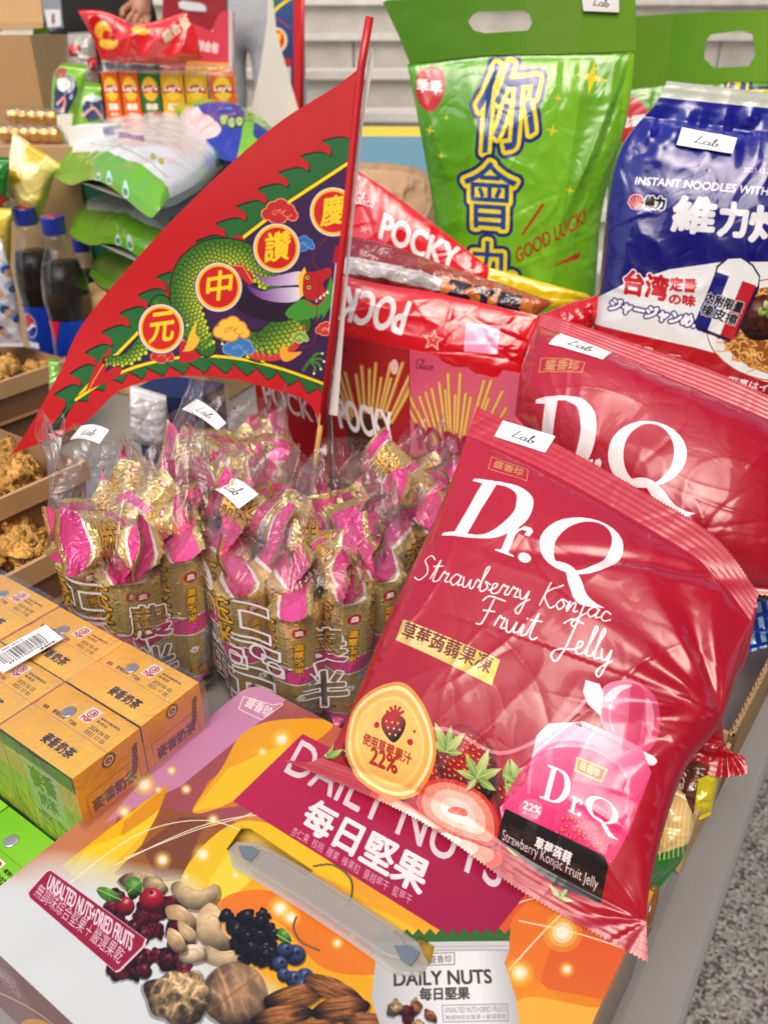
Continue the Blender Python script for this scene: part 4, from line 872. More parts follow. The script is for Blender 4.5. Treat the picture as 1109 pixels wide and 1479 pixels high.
    cv.text('4710105010225', (80, 245), (420, 245), (80, 216), (20, 20, 20), bold=1); cv.text('麥香奶茶', (330, 290), (460, 290), (330, 258), (30, 30, 30), bold=1); cv.text('TP 300 (6入)', (60, 45), (300, 45), (60, 15), (30, 30, 30), bold=1)
    q = [on_z(*p, .1245) for p in ((5, 972), (92, 922), (66, 902), (-22, 950))]; 
    mesh('barcode_label', [q[0], q[1], q[2], q[3]]+[p-Z*.0003 for p in q], [(0, 1, 2, 3), (7, 6, 5, 4), (0, 4, 5, 1), (1, 5, 6, 2), (2, 6, 7, 3), (3, 7, 4, 0)], printed('barcode_print', cv, .5), t, [(0, 0), (1, 0), (1, 1), (0, 1)]*2, smooth_=False)
    # green cartons lower down at the left edge
    gt = Canvas(700, 480, (120, 190, 30)); gt.grad((0, 0), (104, 178, 24), (700, 480), (140, 204, 50)); gt.stroke([(0, 240), (700, 240)], 4, (80, 140, 20)); gt.text('有效日期(西元)', (400, 330), (620, 330), (400, 300), (30, 60, 10), bold=2); gt.text('2024 07 17', (400, 390), (650, 390), (400, 350), (30, 60, 10), bold=2); gt.text('0904 43 22', (400, 440), (650, 440), (400, 402), (30, 60, 10), bold=2); gt.poly([(300, 280), (370, 280), (370, 360), (300, 360)], (240, 236, 230)); gt.circ((335, 315), 24, (196, 40, 44))
    gf = Canvas(700, 760, (110, 170, 40)); gf.grad((0, 0), (120, 190, 30), (0, 760), (40, 90, 30))
    for i in range(30): rr = np.random.RandomState(i+9); x = rr.rand()*700; gf.poly([(x, 760), (x+20+rr.rand()*90, 150+rr.rand()*300), (x+30, 760)], ((160, 210, 60), (40, 110, 40), (220, 226, 150))[i % 3], .8)
    R1 = R0-EY*.052-Z*.078+EX*-.012
    carton_set(R1, CL, CW-.002, .040, 1, 2, [printed('green_tea_top', gt, .4)], printed('green_tea_front', gf, .4), printed('green_tea_end', gf, .4), 'tea_carton', lambda r, c: 'bright green tea carton low beside the gift box'+('' if c == 0 else ', at the left edge of the picture'), 'drink carton', None, foil)
tea()

# ================================================================ FLAG
def flag():
    pl = Plane(at(455, 680, .84), 0, 80)
    t = thing('festival_flag', 'triangular red pennant with green dragon and gold characters on a stick', 'flag', tuple(at(455, 680, .84)))
    outl = [(5, 667), (40, 615), (80, 540), (115, 470), (200, 372), (300, 270), (400, 180), (480, 128), (522, 96)]
    low = [(470, 612), (466, 590), (440, 578), (390, 560), (330, 545), (260, 542), (205, 552), (165, 570), (120, 612), (60, 642), (20, 656)]
    pr = Print(pl, outl+low, 3000, (204, 30, 36)); cv = pr.cv
    RED, GRN, YEL, PUR = (190, 26, 34), (34, 104, 50), (250, 220, 30), (58, 30, 76)
    cv.grad((100, 560), (196, 28, 34), (520, 120), (192, 24, 30))
    # green flame band along the top and bottom
    def flame(pts, n, depth, sgn):
        P = smooth(pts, 12); d = np.r_[0, np.cumsum(np.linalg.norm(np.diff(P, axis=0), axis=1))]; out = []
        for i in range(n*6+1):
            s = d[-1]*i/(n*6.0); q = np.array([np.interp(s, d, P[:, 0]), np.interp(s, d, P[:, 1])]); q2 = np.array([np.interp(s+2, d, P[:, 0]), np.interp(s+2, d, P[:, 1])]); T = (q2-q); T /= max(1e-6, np.linalg.norm(T)); N = np.array([T[1], -T[0]])*sgn
            k = (i % 6)/6.0; hh = (0, .40, .72, 1.10, .60, .25)[i % 6]; sh = (0, -.10, .02, .80, .30, .05)[i % 6]
            out.append(q+N*depth*hh+T*sh*depth*.9)
        return [tuple(p) for p in smooth(out, 4)]
    yl = [(105, 580), (150, 530), (200, 480), (250, 433), (330, 360), (420, 290), (508, 232)]
    top_i = [(508, 203), (430, 258), (330, 340), (230, 430), (160, 500), (112, 560), (90, 590)]
    fl = flame(top_i, 15, 22, -1)
    band = fl+[(60, 632), (80, 625), (105, 580)]+yl[1:]
    cv.poly(band, (16, 30, 20)); b2 = np.array(fl); cv.poly([(x+1.5, y+2.0) for x, y in fl]+[(66, 628), (105, 583)]+[(x, y+1) for x, y in yl[1:]], GRN)
    yb = [(105, 580), (160, 545), (215, 524), (280, 513), (340, 516), (400, 530), (470, 555)]
    bot_i = [(100, 600), (160, 560), (220, 545), (290, 538), (350, 541), (410, 555), (472, 580)]
    fb = flame(bot_i, 13, -16, -1)
    cv.poly(fb+yb[::-1], (16, 30, 20)); cv.poly([(x, y-2) for x, y in fb]+yb[::-1], GRN)
    inner = [(108, 578)]+yl[1:]+[(508, 300), (480, 556)]+[yb[i] for i in range(len(yb)-1, 0, -1)]
    cv.poly(inner, PUR)
    cv.stroke(yl, 13, (30, 30, 30)); cv.stroke(yl, 9, YEL); cv.stroke(smooth(yb, 8), 12, (30, 30, 30)); cv.stroke(smooth(yb, 8), 8.5, YEL)
    # red flame shapes and dragon
    cv.poly([(120, 568), (135, 530), (160, 500), (150, 540), (185, 515), (172, 545), (200, 530)], (190, 28, 36)); cv.stroke([(125, 565), (148, 528), (172, 508), (166, 528), (196, 500)], 2.5, (230, 190, 80), sm=True)
    for P in ([(250, 480), (238, 440), (255, 400), (300, 365), (340, 340), (350, 350), (300, 400), (270, 450)], [(262, 520), (268, 470), (290, 450), (300, 500), (290, 515)], [(350, 345), (346, 335), (360, 355), (370, 375), (340, 380)]): cv.poly(P, (190, 26, 40), sm=True)
    for i in range(8): a = (246+i*2, 500-i*17); cv.poly([a, (a[0]-14, a[1]-10), (a[0]+2, a[1]-16)], (190, 26, 40))
    def body(cen, wid, c0=(50, 106, 34), c1=(212, 222, 60), sc=7):
        P = smooth(cen, 14); d = np.r_[0, np.cumsum(np.linalg.norm(np.diff(P, axis=0), axis=1))]; n = int(d[-1]/sc*1.25); Wd = np.interp(np.linspace(0, 1, n), np.linspace(0, 1, len(wid)), wid)
        for i in range(n):
            s = d[-1]*i/n; q = np.array([np.interp(s, d, P[:, 0]), np.interp(s, d, P[:, 1])]); cv.circ(q, Wd[i]+1.8, (14, 26, 14))
        for i in range(n):
            s = d[-1]*i/n; q = np.array([np.interp(s, d, P[:, 0]), np.interp(s, d, P[:, 1])]); cv.circ(q, Wd[i], c0)
        for i in range(n):
            s = d[-1]*i/n; q = np.array([np.interp(s, d, P[:, 0]), np.interp(s, d, P[:, 1])]); q2 = np.array([np.interp(s+2, d, P[:, 0]), np.interp(s+2, d, P[:, 1])]); T = (q2-q)/max(1e-6, np.linalg.norm(q2-q)); N = np.array([T[1], -T[0]])
            w_ = Wd[i]; m_ = max(3, int(w_*2/(sc*.9)))
            for k in range(m_):
                f = (k+.5*(i % 2))/m_*2-1
                c = q+N*f*w_*.92; mx = .5-.5*f; col = [c0[j]*(1-mx)+c1[j]*mx for j in range(3)]; cv.circ(c, sc*.50, (24, 60, 24)); cv.circ(c+T*.8+N*.4, sc*.42, col)
    body([(152, 522), (185, 518), (212, 492), (224, 462), (236, 436)], [4, 9, 12, 13, 15])
    body([(300, 500), (282, 470), (270, 430), (280, 390), (310, 366), (350, 366), (378, 392), (395, 410)], [13, 19, 22, 24, 22, 18, 16, 18], sc=7)
    body([(352, 492), (380, 500), (410, 480), (432, 462)], [16, 22, 24, 22], sc=8)
    cv.poly([(330, 384), (350, 380), (368, 400), (362, 412), (345, 396)], (200, 40, 40)); cv.stroke([(332, 382), (352, 384), (366, 408)], 2, (240, 200, 100))
    cv.poly([(352, 500), (390, 512), (420, 500), (440, 468), (432, 500), (400, 520), (364, 516)], (206, 60, 50), sm=True)
    for i in range(9): cv.stroke([(362+i*9, 504-(i > 5)*(i-5)*9+2), (366+i*8, 514-(i > 5)*(i-5)*9)], 2, (240, 150, 110))
    cv.poly([(338, 440), (350, 415), (390, 420), (440, 425), (430, 455), (400, 465), (360, 455)], (36, 20, 44), sm=True)
    cv.grad((360, 400), (120, 50, 150), (430, 420), (236, 226, 240), [(364, 388), (380, 400), (400, 398), (434, 392), (438, 408), (415, 412), (385, 410)], sm=True); cv.grad((360, 430), (100, 40, 130), (430, 425), (232, 224, 240), [(358, 412), (380, 420), (400, 416), (436, 416), (430, 434), (400, 436), (372, 428)], sm=True)
    cv.poly([(430, 400), (440, 385), (446, 402), (456, 405), (446, 420), (434, 430)], (250, 200, 60)); 
    cv.poly([(440, 396), (456, 392), (476, 386), (478, 398), (466, 408), (470, 425), (450, 434), (438, 424)], (186, 30, 40), sm=True)
    for c in ((444, 401), (446, 415)): cv.circ(c, 4.4, (30, 20, 20)); cv.circ(c, 3.2, (250, 200, 60)); cv.circ(c, 1.6, (10, 10, 10))
    for i in range(8): cv.poly([(425+i*6, 440+(i % 2)*2), (416+i*7, 462), (440+i*5, 446)], (66, 150, 50)); 
    cv.poly([(412, 452), (436, 432), (462, 440), (478, 400), (480, 438), (460, 455), (430, 462)], (66, 150, 50), sm=True); cv.stroke([(440, 438), (460, 440), (472, 424)], 4, (200, 40, 40), sm=True)
    for i in range(4): cv.poly([(455+i*5, 436-i*4), (458+i*5, 430-i*4), (460+i*5, 436-i*4)], (250, 245, 230))
    cv.stroke([(474, 340), (466, 350), (452, 365), (456, 385), (466, 392)], 2.6, (130, 30, 50), sm=True); cv.stroke([(462, 400), (458, 440), (455, 490), (440, 502), (424, 494)], 2.6, (130, 30, 50), sm=True)
    # claws
    for c, a0 in (((310, 480), -1.2), ((448, 520), -.8), ((284, 485), 2.0)):
        cv.stroke([c, (c[0]-10, c[1]+14)], 9, (60, 120, 40))
        for i in range(4): a = a0+i*.6; cv.stroke([c, (c[0]+12*math.cos(a), c[1]+12*math.sin(a)), (c[0]+20*math.cos(a+.3), c[1]+20*math.sin(a+.3))], 6, (70, 136, 44), sm=True); cv.circ((c[0]+20*math.cos(a+.3), c[1]+20*math.sin(a+.3)), 1.8, (240, 240, 200))
    # clouds
    def cloud(c, s_, f, o_):
        for dx, dy, r in ((-16, 3, 8), (-8, -5, 9), (2, -8, 10), (12, -2, 9), (18, 5, 7), (0, 5, 11), (-6, 6, 9)): cv.circ((c[0]+dx*s_, c[1]+dy*s_), (r+1.2)*s_, o_)
        for dx, dy, r in ((-16, 3, 8), (-8, -5, 9), (2, -8, 10), (12, -2, 9), (18, 5, 7), (0, 5, 11), (-6, 6, 9)): cv.circ((c[0]+dx*s_, c[1]+dy*s_), r*s_-.6, f)
        for dx, dy in ((-9, 0), (3, -3), (12, 3)): cv.stroke([(c[0]+(dx+5*math.cos(k))*s_*(1-k*.12), c[1]+(dy+5*math.sin(k))*s_*(1-k*.12)) for k in np.linspace(0, 6, 14)], 2, o_)
    cloud((404, 306), 1.05, (196, 40, 44), (236, 150, 110)); cloud((345, 500), .9, (60, 120, 190), (120, 170, 220)); cloud((335, 475), 1.05, (244, 200, 70), (214, 120, 50)); cloud((438, 352), .65, (50, 110, 190), (110, 160, 220)); cloud((218, 470), .6, (236, 200, 150), (190, 60, 50)); cloud((470, 475), .6, (200, 50, 50), (240, 160, 120)); cloud((236, 512), .7, (190, 40, 44), (230, 130, 90)); cloud((433, 487), .5, (120, 170, 60), (220, 220, 140))
    cv.poly([(270, 500), (276, 480), (286, 462), (284, 480), (290, 490), (280, 504), (266, 506)], (246, 190, 60), sm=True); cv.poly([(404, 506), (410, 498), (418, 508), (436, 508), (420, 520), (408, 520)], (246, 170, 50), sm=True)
    # round gold character badges
    for ch, c in (('慶', (481, 306)), ('讚', (400, 358)), ('中', (317, 414)), ('元', (234, 474))):
        cv.circ(c, 34.5, (60, 40, 60), ry=36.5); cv.circ(c, 33.5, (226, 222, 230), ry=35.5); cv.circ(c, 31, (250, 196, 40), ry=33); cv.circ(c, 27.5, (206, 30, 34), ry=29.5)
        cv.text(ch, (c[0]-18, c[1]+21), (c[0]+17, c[1]+16), (c[0]-15, c[1]-21), (252, 216, 40), bold=2)
    cv.poly([(484, 355), (492, 355), (488, 380), (480, 380)], (170, 20, 40)); cv.poly([(484, 380), (490, 380), (482, 480), (474, 480)], (206, 206, 214))
    for i in range(30): cv.stroke([(478.5-.0+i*.0+(380+i*3.2-380)*-.06+5, 383+i*3.2), (486-(i*3.2)*.085+2, 383+i*3.2)], 1.1, (120, 120, 130))
    M_f = printed('flag_print', cv, .42, coat=.25, coat_r=.2)
    # cloth sheet: bottom edge low curve from tip to pole, upper edge from tip to pole
    nu, nv = 110, 60
    U = side(pl, outl, nu); Lw = side(pl, [(5, 667)]+low[::-1]+[(466, 612)] if False else [(5, 667), (20, 657), (60, 642), (120, 612), (165, 570), (205, 552), (260, 542), (330, 545), (390, 560), (440, 578), (462, 606)], nu)
    v = np.linspace(0, 1, nv)[None, :, None]; P = Lw[:, None]*(1-v)+U[:, None]*v; A, B = P[..., 0], P[..., 1]
    s = np.linspace(0, 1, nu)[:, None]; wv = (1-s)*(.018*np.sin(5.5*(1-s))+.004*np.sin(B*30))
    F_ = pl.pt(A, B, wv); Bk = pl.pt(A, B, wv-.0004)
    mesh('pennant', np.concatenate([F_.reshape(-1, 3), Bk.reshape(-1, 3)]), np.concatenate([gridf(nu, nv), gridf(nu, nv, nu*nv, True)]), M_f, t, np.concatenate([pr.uv(P).reshape(-1, 2)]*2))
    q = lambda p, h=.003: pl.pt(*pl.loc(p), h)
    V, Fc = tube([q((534, 26)), q((522, 96)), q((498, 330)), q((466, 612))], .0037, 10); mesh('sleeve_edge', V, Fc, mat('flag_red_sleeve', (196, 26, 36), .4, coat=.3), t)
    V, Fc = tube([q((466, 596), .003), q((458, 650), .003), q((447, 745), .0)], [.0026, .0028, .0024], 9); mesh('bamboo_stick', V, Fc, mat('bamboo', (206, 162, 92), .55, bump=(200, .0006, 3)), t)
    a = [(539, 70), (536, 66), (531, 92), (519, 180), (498, 400), (474, 600), (487, 602), (502, 400), (524, 180), (539, 92)]
    V = np.array([q(p, -.004) for p in a]); V = np.concatenate([V, V-pl.n*.0015]); n = len(a)
    mesh('white_flag_hem', V, [tuple(range(n)), tuple(range(n, 2*n))[::-1]]+[(i, (i+1) % n, (i+1) % n+n, i+n) for i in range(n)], mat('white_flag_hem', (226, 222, 222), .4), t, smooth_=False)
flag()
# ================================================================ CORN PUFF BAGS
def wrapper_art():
    W, H = 900, 1280; cv = Canvas(W, H, (250, 226, 150), None, .58)
    cv.grad((0, 0), (244, 222, 148), (0, H), (214, 184, 114))
    G, PK, WH = (200, 172, 96), (236, 84, 156), (240, 236, 236)
    cv.poly([(0, 0), (W, 0), (W, 34), (0, 34)], (226, 210, 140), met=.6)
    for x in range(0, W, 14): cv.poly([(x, 0), (x+5, 0), (x+5, 34), (x, 34)], (200, 176, 104), met=.6)
    cv.poly([(0, 34), (W, 34), (W, 190), (0, 190)], PK, met=.25); cv.stroke([(x, 196+14*math.sin(x/70)) for x in range(0, W+20, 20)], 14, WH)
    cv.poly([(0, 640), (W, 640), (W, 760), (0, 760)], PK, met=.25); cv.stroke([(0, 632), (W, 632)], 9, WH); cv.stroke([(0, 768), (W, 768)], 9, WH)
    cv.poly([(0, 1130), (W, 1130), (W, 1220), (0, 1220)], PK, met=.25); cv.stroke([(0, 1126), (W, 1126)], 8, WH)
    for x0 in (0, 450):
        for i, ch in enumerate('玉米'):
            cv.text(ch, (x0+190, 440+i*205), (x0+385, 430+i*205), (x0+190, 262+i*205), (236, 176, 60), bold=5, out=[(9, (20, 16, 12)), (6, (250, 236, 210)), (5, (40, 26, 16))][:1])
        cv.circ((x0+60, 330), 40, (190, 30, 50)); cv.text('農', (x0+38, 350), (x0+84, 350), (x0+38, 308), (250, 240, 230), bold=2)
        for i, ch in enumerate('濃厚玉米'): cv.text(ch, (x0+30, 470+i*66), (x0+84, 470+i*66), (x0+30, 418+i*66), (236, 176, 60), bold=3, out=[(4, (30, 20, 14))])
        cv.text('おいしさアップ', (x0+110, 835), (x0+360, 815), (x0+110, 795), (90, 160, 200), bold=3, out=[(3, (240, 240, 240))])
        cv.poly([(x0+100, 1120), (x0+110, 950), (x0+160, 880), (x0+250, 860), (x0+330, 900), (x0+360, 990), (x0+350, 1120)], (150, 144, 144), sm=True)
        for i in range(7): cv.ball((x0+60+i*56, 1050+(i % 2)*46), 46, (222, 136, 44), ry=17, rot=-25+i*9, rough=.3, sc=12)
        cv.poly([(x0+395, 230), (x0+440, 230), (x0+440, 620), (x0+395, 620)], (228, 208, 140), met=.6)
        for i in range(12): cv.stroke([(x0+400, 250+i*30), (x0+436, 250+i*30)], 3, (90, 70, 40))
        for i in range(8): cv.stroke([(x0+300, 655+i*13), (x0+440, 655+i*13)], 2.5, (130, 30, 80))
        for i in range(6):
            a = i*1.05; cv.circ((x0+60+18*math.cos(a), 900+18*math.sin(a)), 11, (238, 236, 236))
    return cv
M_WR = printed('corn_puff_wrapper', wrapper_art(), .3, coat=.5, coat_r=.12, bump=(70, .0035, 3, 1.5), met_r=.22, gain=.95)
def wrapper_mesh(seed, Hh=.150, r=.0165):
    rs = np.random.RandomState(seed); nu, nv = 56, 74; V = []; uv = []
    bend = (rs.rand()-.5)*1.6; tw = (rs.rand()-.5)*.5; side_ = .024
    for j in range(nv):
        v = j/(nv-1.0); z = v*Hh
        ft = np.clip((v-.80)/.11, 0, 1); fb = np.clip((.10-v)/.07, 0, 1); f = max(ft, fb); f = f*f*(3-2*f)
        rx = r*(1-f)+side_*f; ry = r*(1-f)+.0006*f
        zb = 0; yb = 0
        if v > .86:
            e = (v-.86)*Hh; a = bend*min(1, e/.010); yb = e*math.sin(a); zb = e*(math.cos(a)-1)
        for i in range(nu):
            t = 2*math.pi*i/nu; x = rx*math.cos(t); y = ry*math.sin(t)
            m_ = (1-f)
            k = 1+m_*.05*(noise(np.array(i*.35), np.array(j*.10), seed)-.5)*2+m_*(.10*math.exp(-abs(v-.80)/.05)+.08*math.exp(-abs(v-.1)/.05))*(noise(np.array(i*.9), np.array(j*.05), seed+2)-.5)*2
            x *= k; y *= k
            if f > .95: y += .0005*math.sin(j*2.6)+.002*math.sin(x*160+seed)
            c, s = math.cos(tw*v), math.sin(tw*v); x, y = x*c-y*s, x*s+y*c
            zz = z+zb+(.0008*(i % 2) if j == nv-1 else 0)+ft*.004*math.sin(x*90+seed*2)
            V.append((x, y+yb, zz)); uv.append((i/nu, v))
    V = np.array(V)
    # unwrap: duplicate the seam column
    V3 = V.reshape(nv, nu, 3); U3 = np.array(uv).reshape(nv, nu, 2); V3 = np.concatenate([V3, V3[:, :1]], 1); U3 = np.concatenate([U3, U3[:, :1]+[1, 0]], 1)
    return V3.transpose(1, 0, 2).reshape(-1, 3), U3.transpose(1, 0, 2).reshape(-1, 2), gridf(nu+1, nv)
WM = []
for k in range(6):
    V, U, Fc = wrapper_mesh(k+1); m = bpy.data.meshes.new('corn_puff'); m.from_pydata(V.tolist(), [], Fc.tolist()); ul = m.uv_layers.new(name='UVMap'); li = np.empty(len(m.loops), int); m.loops.foreach_get('vertex_index', li); ul.data.foreach_set('uv', U.astype(np.float32)[li].ravel()); m.polygons.foreach_set('use_smooth', [True]*len(m.polygons)); m.materials.append(M_WR); WM.append(m)
def film_art(side_):
    cv = Canvas(1400, 900, (235, 235, 238), None, 0.0); W = (236, 234, 238)
    def st(p, w=13): cv.stroke(p, w, W, met=.92)
    def hol(s_, *q): cv.text(s_, *q, W, bold=13, met=.92); cv.text(s_, *q, W, bold=5, met=0.0)
    # outline lettering across the front: drawn as hollow strokes
    x0 = 520
    for (bx, by) in ((x0, 120), (x0, 560)):
        st([(bx, by), (bx+250, by), (bx+250, by+50), (bx+110, by+50), (bx+110, by+150), (bx+250, by+150), (bx+250, by+200), (bx, by+200), (bx, by+150), (bx+60, by+150), (bx+60, by+50), (bx, by+50), (bx, by)])
        st([(bx+40, by+230), (bx+290, by+230), (bx+290, by+280), (bx+200, by+280), (bx+200, by+330), (bx+300, by+330), (bx+300, by+380), (bx+30, by+380), (bx+30, by+330), (bx+110, by+330), (bx+110, by+280), (bx+40, by+280), (bx+40, by+230)])
    for c in ((x0+180, 395), (x0+60, 470), (x0+260, 460)):
        t = np.linspace(0, 6.3, 30); st([(c[0]+38*math.cos(a), c[1]+38*math.sin(a)) for a in t], 12); 
    st([(x0+120, 440), (x0+120, 520), (x0+40, 530), (x0+40, 580)], 12); st([(x0+320, 300), (x0+380, 520), (x0+440, 500), (x0+400, 280), (x0+320, 300)], 12)
    hol('濃厚', (300, 420), (450, 420), (300, 270)); cv.text('おいしさ', (300, 560), (470, 545), (300, 510), W, bold=4, met=.9); hol('田', (310, 760), (460, 760), (310, 600))
    hol('農', (880, 420), (1080, 420), (880, 230)); hol('半', (890, 700), (1080, 700), (890, 480))
    c = (330, 140); cv.circ(c, 62, (240, 238, 238), ry=90, rot=-20, met=.93); cv.stroke([(300, 90), (330, 110), (360, 100)], 7, (210, 150, 50), met=1); cv.circ((330, 150), 26, (150, 40, 44), ry=16, rot=-20, met=1); cv.circ((352, 140), 15, (240, 238, 238), met=1); cv.text('鴻津', (300, 205), (350, 215), (300, 180), (180, 60, 60), bold=2, met=1)
    for i in range(5): cv.poly([(280+i*9, 60-i*2), (290+i*9, 40-i*2), (296+i*9, 62-i*2)], (220, 200, 160), met=1, sm=True)
    return cv
def puff_bag(ctr, Rr, nr, hr, htop, rot, seed, label, plabel, group, st4=None, stz=.18, lean=(0, 0), facing=0, prt=True, topz=1.0, ntop=7):
    rs = np.random.RandomState(seed)
    t = thing('clear_bag', label, 'snack bag', tuple(ctr)+(0.003,), 'clear bags of corn puffs')
    c = np.array([ctr[0], ctr[1], .003])
    # the wrapped puffs inside, each a thing
    sp = []; 
    for ring, n_ in ((0, 1), (1, 6), (2, nr-7)) if nr > 7 else ((0, 1), (1, nr-1)):
        for k in range(max(0, n_)):
            rad = 0 if ring == 0 else (.037 if ring == 1 else Rr-.019)
            a = rot+k*2*math.pi/max(1, n_)+ring*.35; sp.append((c[0]+rad*math.cos(a), c[1]+rad*math.sin(a)))
    for i, (x, y) in enumerate(sp):
        o = bpy.data.objects.new('corn_puff', WM[(i*5+seed) % 6]); COL.objects.link(o)
        rz = rs.rand()*6.28 if (y > c[1]) else rs.choice([-1.57, 1.57, -1.2, 1.9])+rs.rand()*.5-.25
        o.location = (x, y, c[2]+rs.rand()*.006); o.rotation_euler = ((rs.rand()-.5)*.16, (rs.rand()-.5)*.16, rz); s = hr/.150; o.scale = (1.24, 1.24, s*(1+rs.rand()*.08))
        sec = 'back of' if y > c[1]+.012 else 'front left of' if x < c[0]-.02 else 'front right of' if x > c[0]+.02 else 'front of'
        tag(o, plabel.replace('standing in the', 'at the '+sec+' the'), 'wrapped snack', group); OFF[o.name] = np.array(o.location)
    for i in range(ntop):        # loose ones thrown on top of the standing ones
        a = i*2*math.pi/ntop+rs.rand(); rad = Rr*.50*rs.rand(); o = bpy.data.objects.new('corn_puff', WM[(i*3+seed+1) % 6]); COL.objects.link(o)
        o.location = (c[0]+rad*math.cos(a)-.035*math.cos(a), c[1]+rad*math.sin(a)-.035*math.sin(a), c[2]+hr*(.80+.10*rs.rand())); o.rotation_euler = (0, R(58+rs.rand()*26), a); o.scale = (1.05, 1.05, .56+.1*rs.rand())
        tag(o, 'gold corn puff lying slanted on top in the '+plabel.split('standing in the ')[1], 'wrapped snack', group+', loose on top'); OFF[o.name] = np.array(o.location)
    # film
    nt_, nh = 150, 84; a = np.linspace(0, 2*np.pi, nt_+1)[:, None]; h = np.linspace(0, 1, nh)[None, :]
    zz = h*htop; f = np.clip((zz-hr*.93)/(htop-hr*.93), 0, 1); fs = f*f*(3-2*f)
    ca, sa = np.cos(a), np.sin(a); th = a-rot
    bump_ = .0025*np.cos(a*(nr-7 if nr > 7 else nr-1))*(1-fs)
    ang = a/(2*np.pi)*9.0
    ns = (ridge(np.cos(a)*3+h*.5+seed, np.sin(a)*3+h*3.5, seed, 3)-.5); ns2 = noise(np.cos(a)*7+seed, np.sin(a)*7+h*2, seed+5)-.5
    Rb = Rr+.0025+bump_+ns*.006*(.25+fs*1.6)
    ca2 = math.cos(facing); sa2 = math.sin(facing)
    x_ = Rb*np.cos(a)*(1-.06*fs)+fs*.010*ns2; y_ = Rb*np.sin(a)*(1-.93*fs)+fs*(.016*np.sin(x_*70+seed)+.012*ns2)
    base_in = np.clip(h/.03, 0, 1)**.5; x_ = x_*(.82+.18*base_in); y_ = y_*(.82+.18*base_in)
    X = c[0]+x_*ca2-y_*sa2+fs*lean[0]; Y = c[1]+x_*sa2+y_*ca2+fs*lean[1]; Zc = c[2]+zz+fs*(.030*ns2+.014*np.sin(x_*45+seed*1.7))*topz+0*a
    V = np.stack([X, Y, Zc], -1).reshape(-1, 3)
    uvx = ((a/(2*np.pi))+.5) % 1.0; uu = (a-math.pi)/(math.pi)+0*h      # front half (towards the viewer) carries the print
    uv = np.stack([uu, (zz/ (hr*.98))+0*a], -1).reshape(-1, 2)
    cv = film_art(0) if prt else None
    mm = FILMP if prt else FILMC
    mesh('film', V, gridf(nt_+1, nh), mm, t, uv)
    if st4:
        q = [on_z(*p, stz+dz) for p, dz in zip(st4, (-.004, .004, .010, .006))]
        n = 8; V = []; uv = []
        for lay in (0, .0003):
            for i in range(n):
                for j in range(4):
                    s, tt = i/(n-1), j/3; p = (q[0]*(1-s)+q[1]*s)*(1-tt)+(q[3]*(1-s)+q[2]*s)*tt; V.append(p+Z*(.003*math.sin(s*3.1)-lay)); uv.append((s, tt))
        sc_ = Canvas(240, 130, (244, 244, 242)); lab_sticker(sc_, [(70, 92), (170, 96), (76, 30)])
        mesh('sticker', V, np.concatenate([gridf(n, 4), gridf(n, 4, n*4, True)]), printed('sticker_paper', sc_, .55), t, uv)
FILMP = film('printed_clear_film', base=.045, edge=.60, rough=.07, haze=.025, bump=(30, .005, 3, 1.8), cv=film_art(0))
FILMC = film('clear_film', base=.04, edge=.50, rough=.09, haze=.02, bump=(30, .005, 3, 1.8))
PL = 'gold and pink corn puff standing in the '
puff_bag((-.204, .592), .066, 14, .150, .210, .3, 3, 'clear bag of corn puffs at the left, its paper sticker near the red flag tip', PL+'left clear bag', 'corn puffs in the left bag', [(101, 635), (144, 641), (158, 621), (118, 615)], .200, (-.012, .03), -.35)
puff_bag((-.062, .574), .080, 17, .150, .200, .1, 4, 'clear bag of corn puffs in the middle behind the gift box, sticker tilted on top', PL+'middle clear bag', 'corn puffs in the middle bag', [(304, 704), (345, 735), (373, 714), (331, 688)], .172, (.0, .035), -.45)
puff_bag((-.150, .712), .063, 13, .148, .205, .6, 6, 'clear bag of corn puffs at the back under the flag, sticker lying askew', PL+'back clear bag', 'corn puffs in the back bag', [(263, 591), (314, 621), (327, 611), (284, 576)], .190, (.01, .03), -.5, False)
puff_bag((.022, .705), .070, 13, .122, .158, .2, 8, 'clear bag of corn puffs without a sticker between the stick and the red jelly', PL+'bag beside the jelly', 'corn puffs in the bag beside the red jelly', None, .17, (.02, .02), -.3, False, ntop=3)
# ================================================================ helpers for flat sheets and boxes
def sheet(name, parent, pl, outl, mt, h=0.0, th=.0006, holes=(), pr=None, sub=0, wav=None):
    """thin sheet with real thickness and openings, cut on a plane"""
    import bmesh
    bm = bmesh.new()
    for L in [outl]+list(holes):
        q = [pl.loc(p) for p in L]; vs = [bm.verts.new((a, b, 0)) for a, b in q]
        for i in range(len(vs)): bm.edges.new((vs[i], vs[(i+1) % len(vs)]))
    bmesh.ops.triangle_fill(bm, edges=bm.edges[:], use_beauty=True)
    if sub: bmesh.ops.subdivide_edges(bm, edges=bm.edges[:], cuts=sub, use_grid_fill=True)
    bm.verts.index_update(); V = np.array([v.co[:] for v in bm.verts]); Fc = [[v.index for v in f.verts] for f in bm.faces]; bm.free()
    Fc = [f if np.cross(V[f[1]]-V[f[0]], V[f[2]]-V[f[0]])[2] > 0 else f[::-1] for f in Fc]
    hh = h+(wav(V[:, 0], V[:, 1]) if wav else 0*V[:, 0])
    o = mesh(name, pl.pt(V[:, 0], V[:, 1], hh), Fc, mt, parent, pr.uv(V[:, :2]) if pr else None, smooth_=bool(sub))
    s = o.modifiers.new('s', 'SOLIDIFY'); s.thickness = th; s.offset = -1; return o
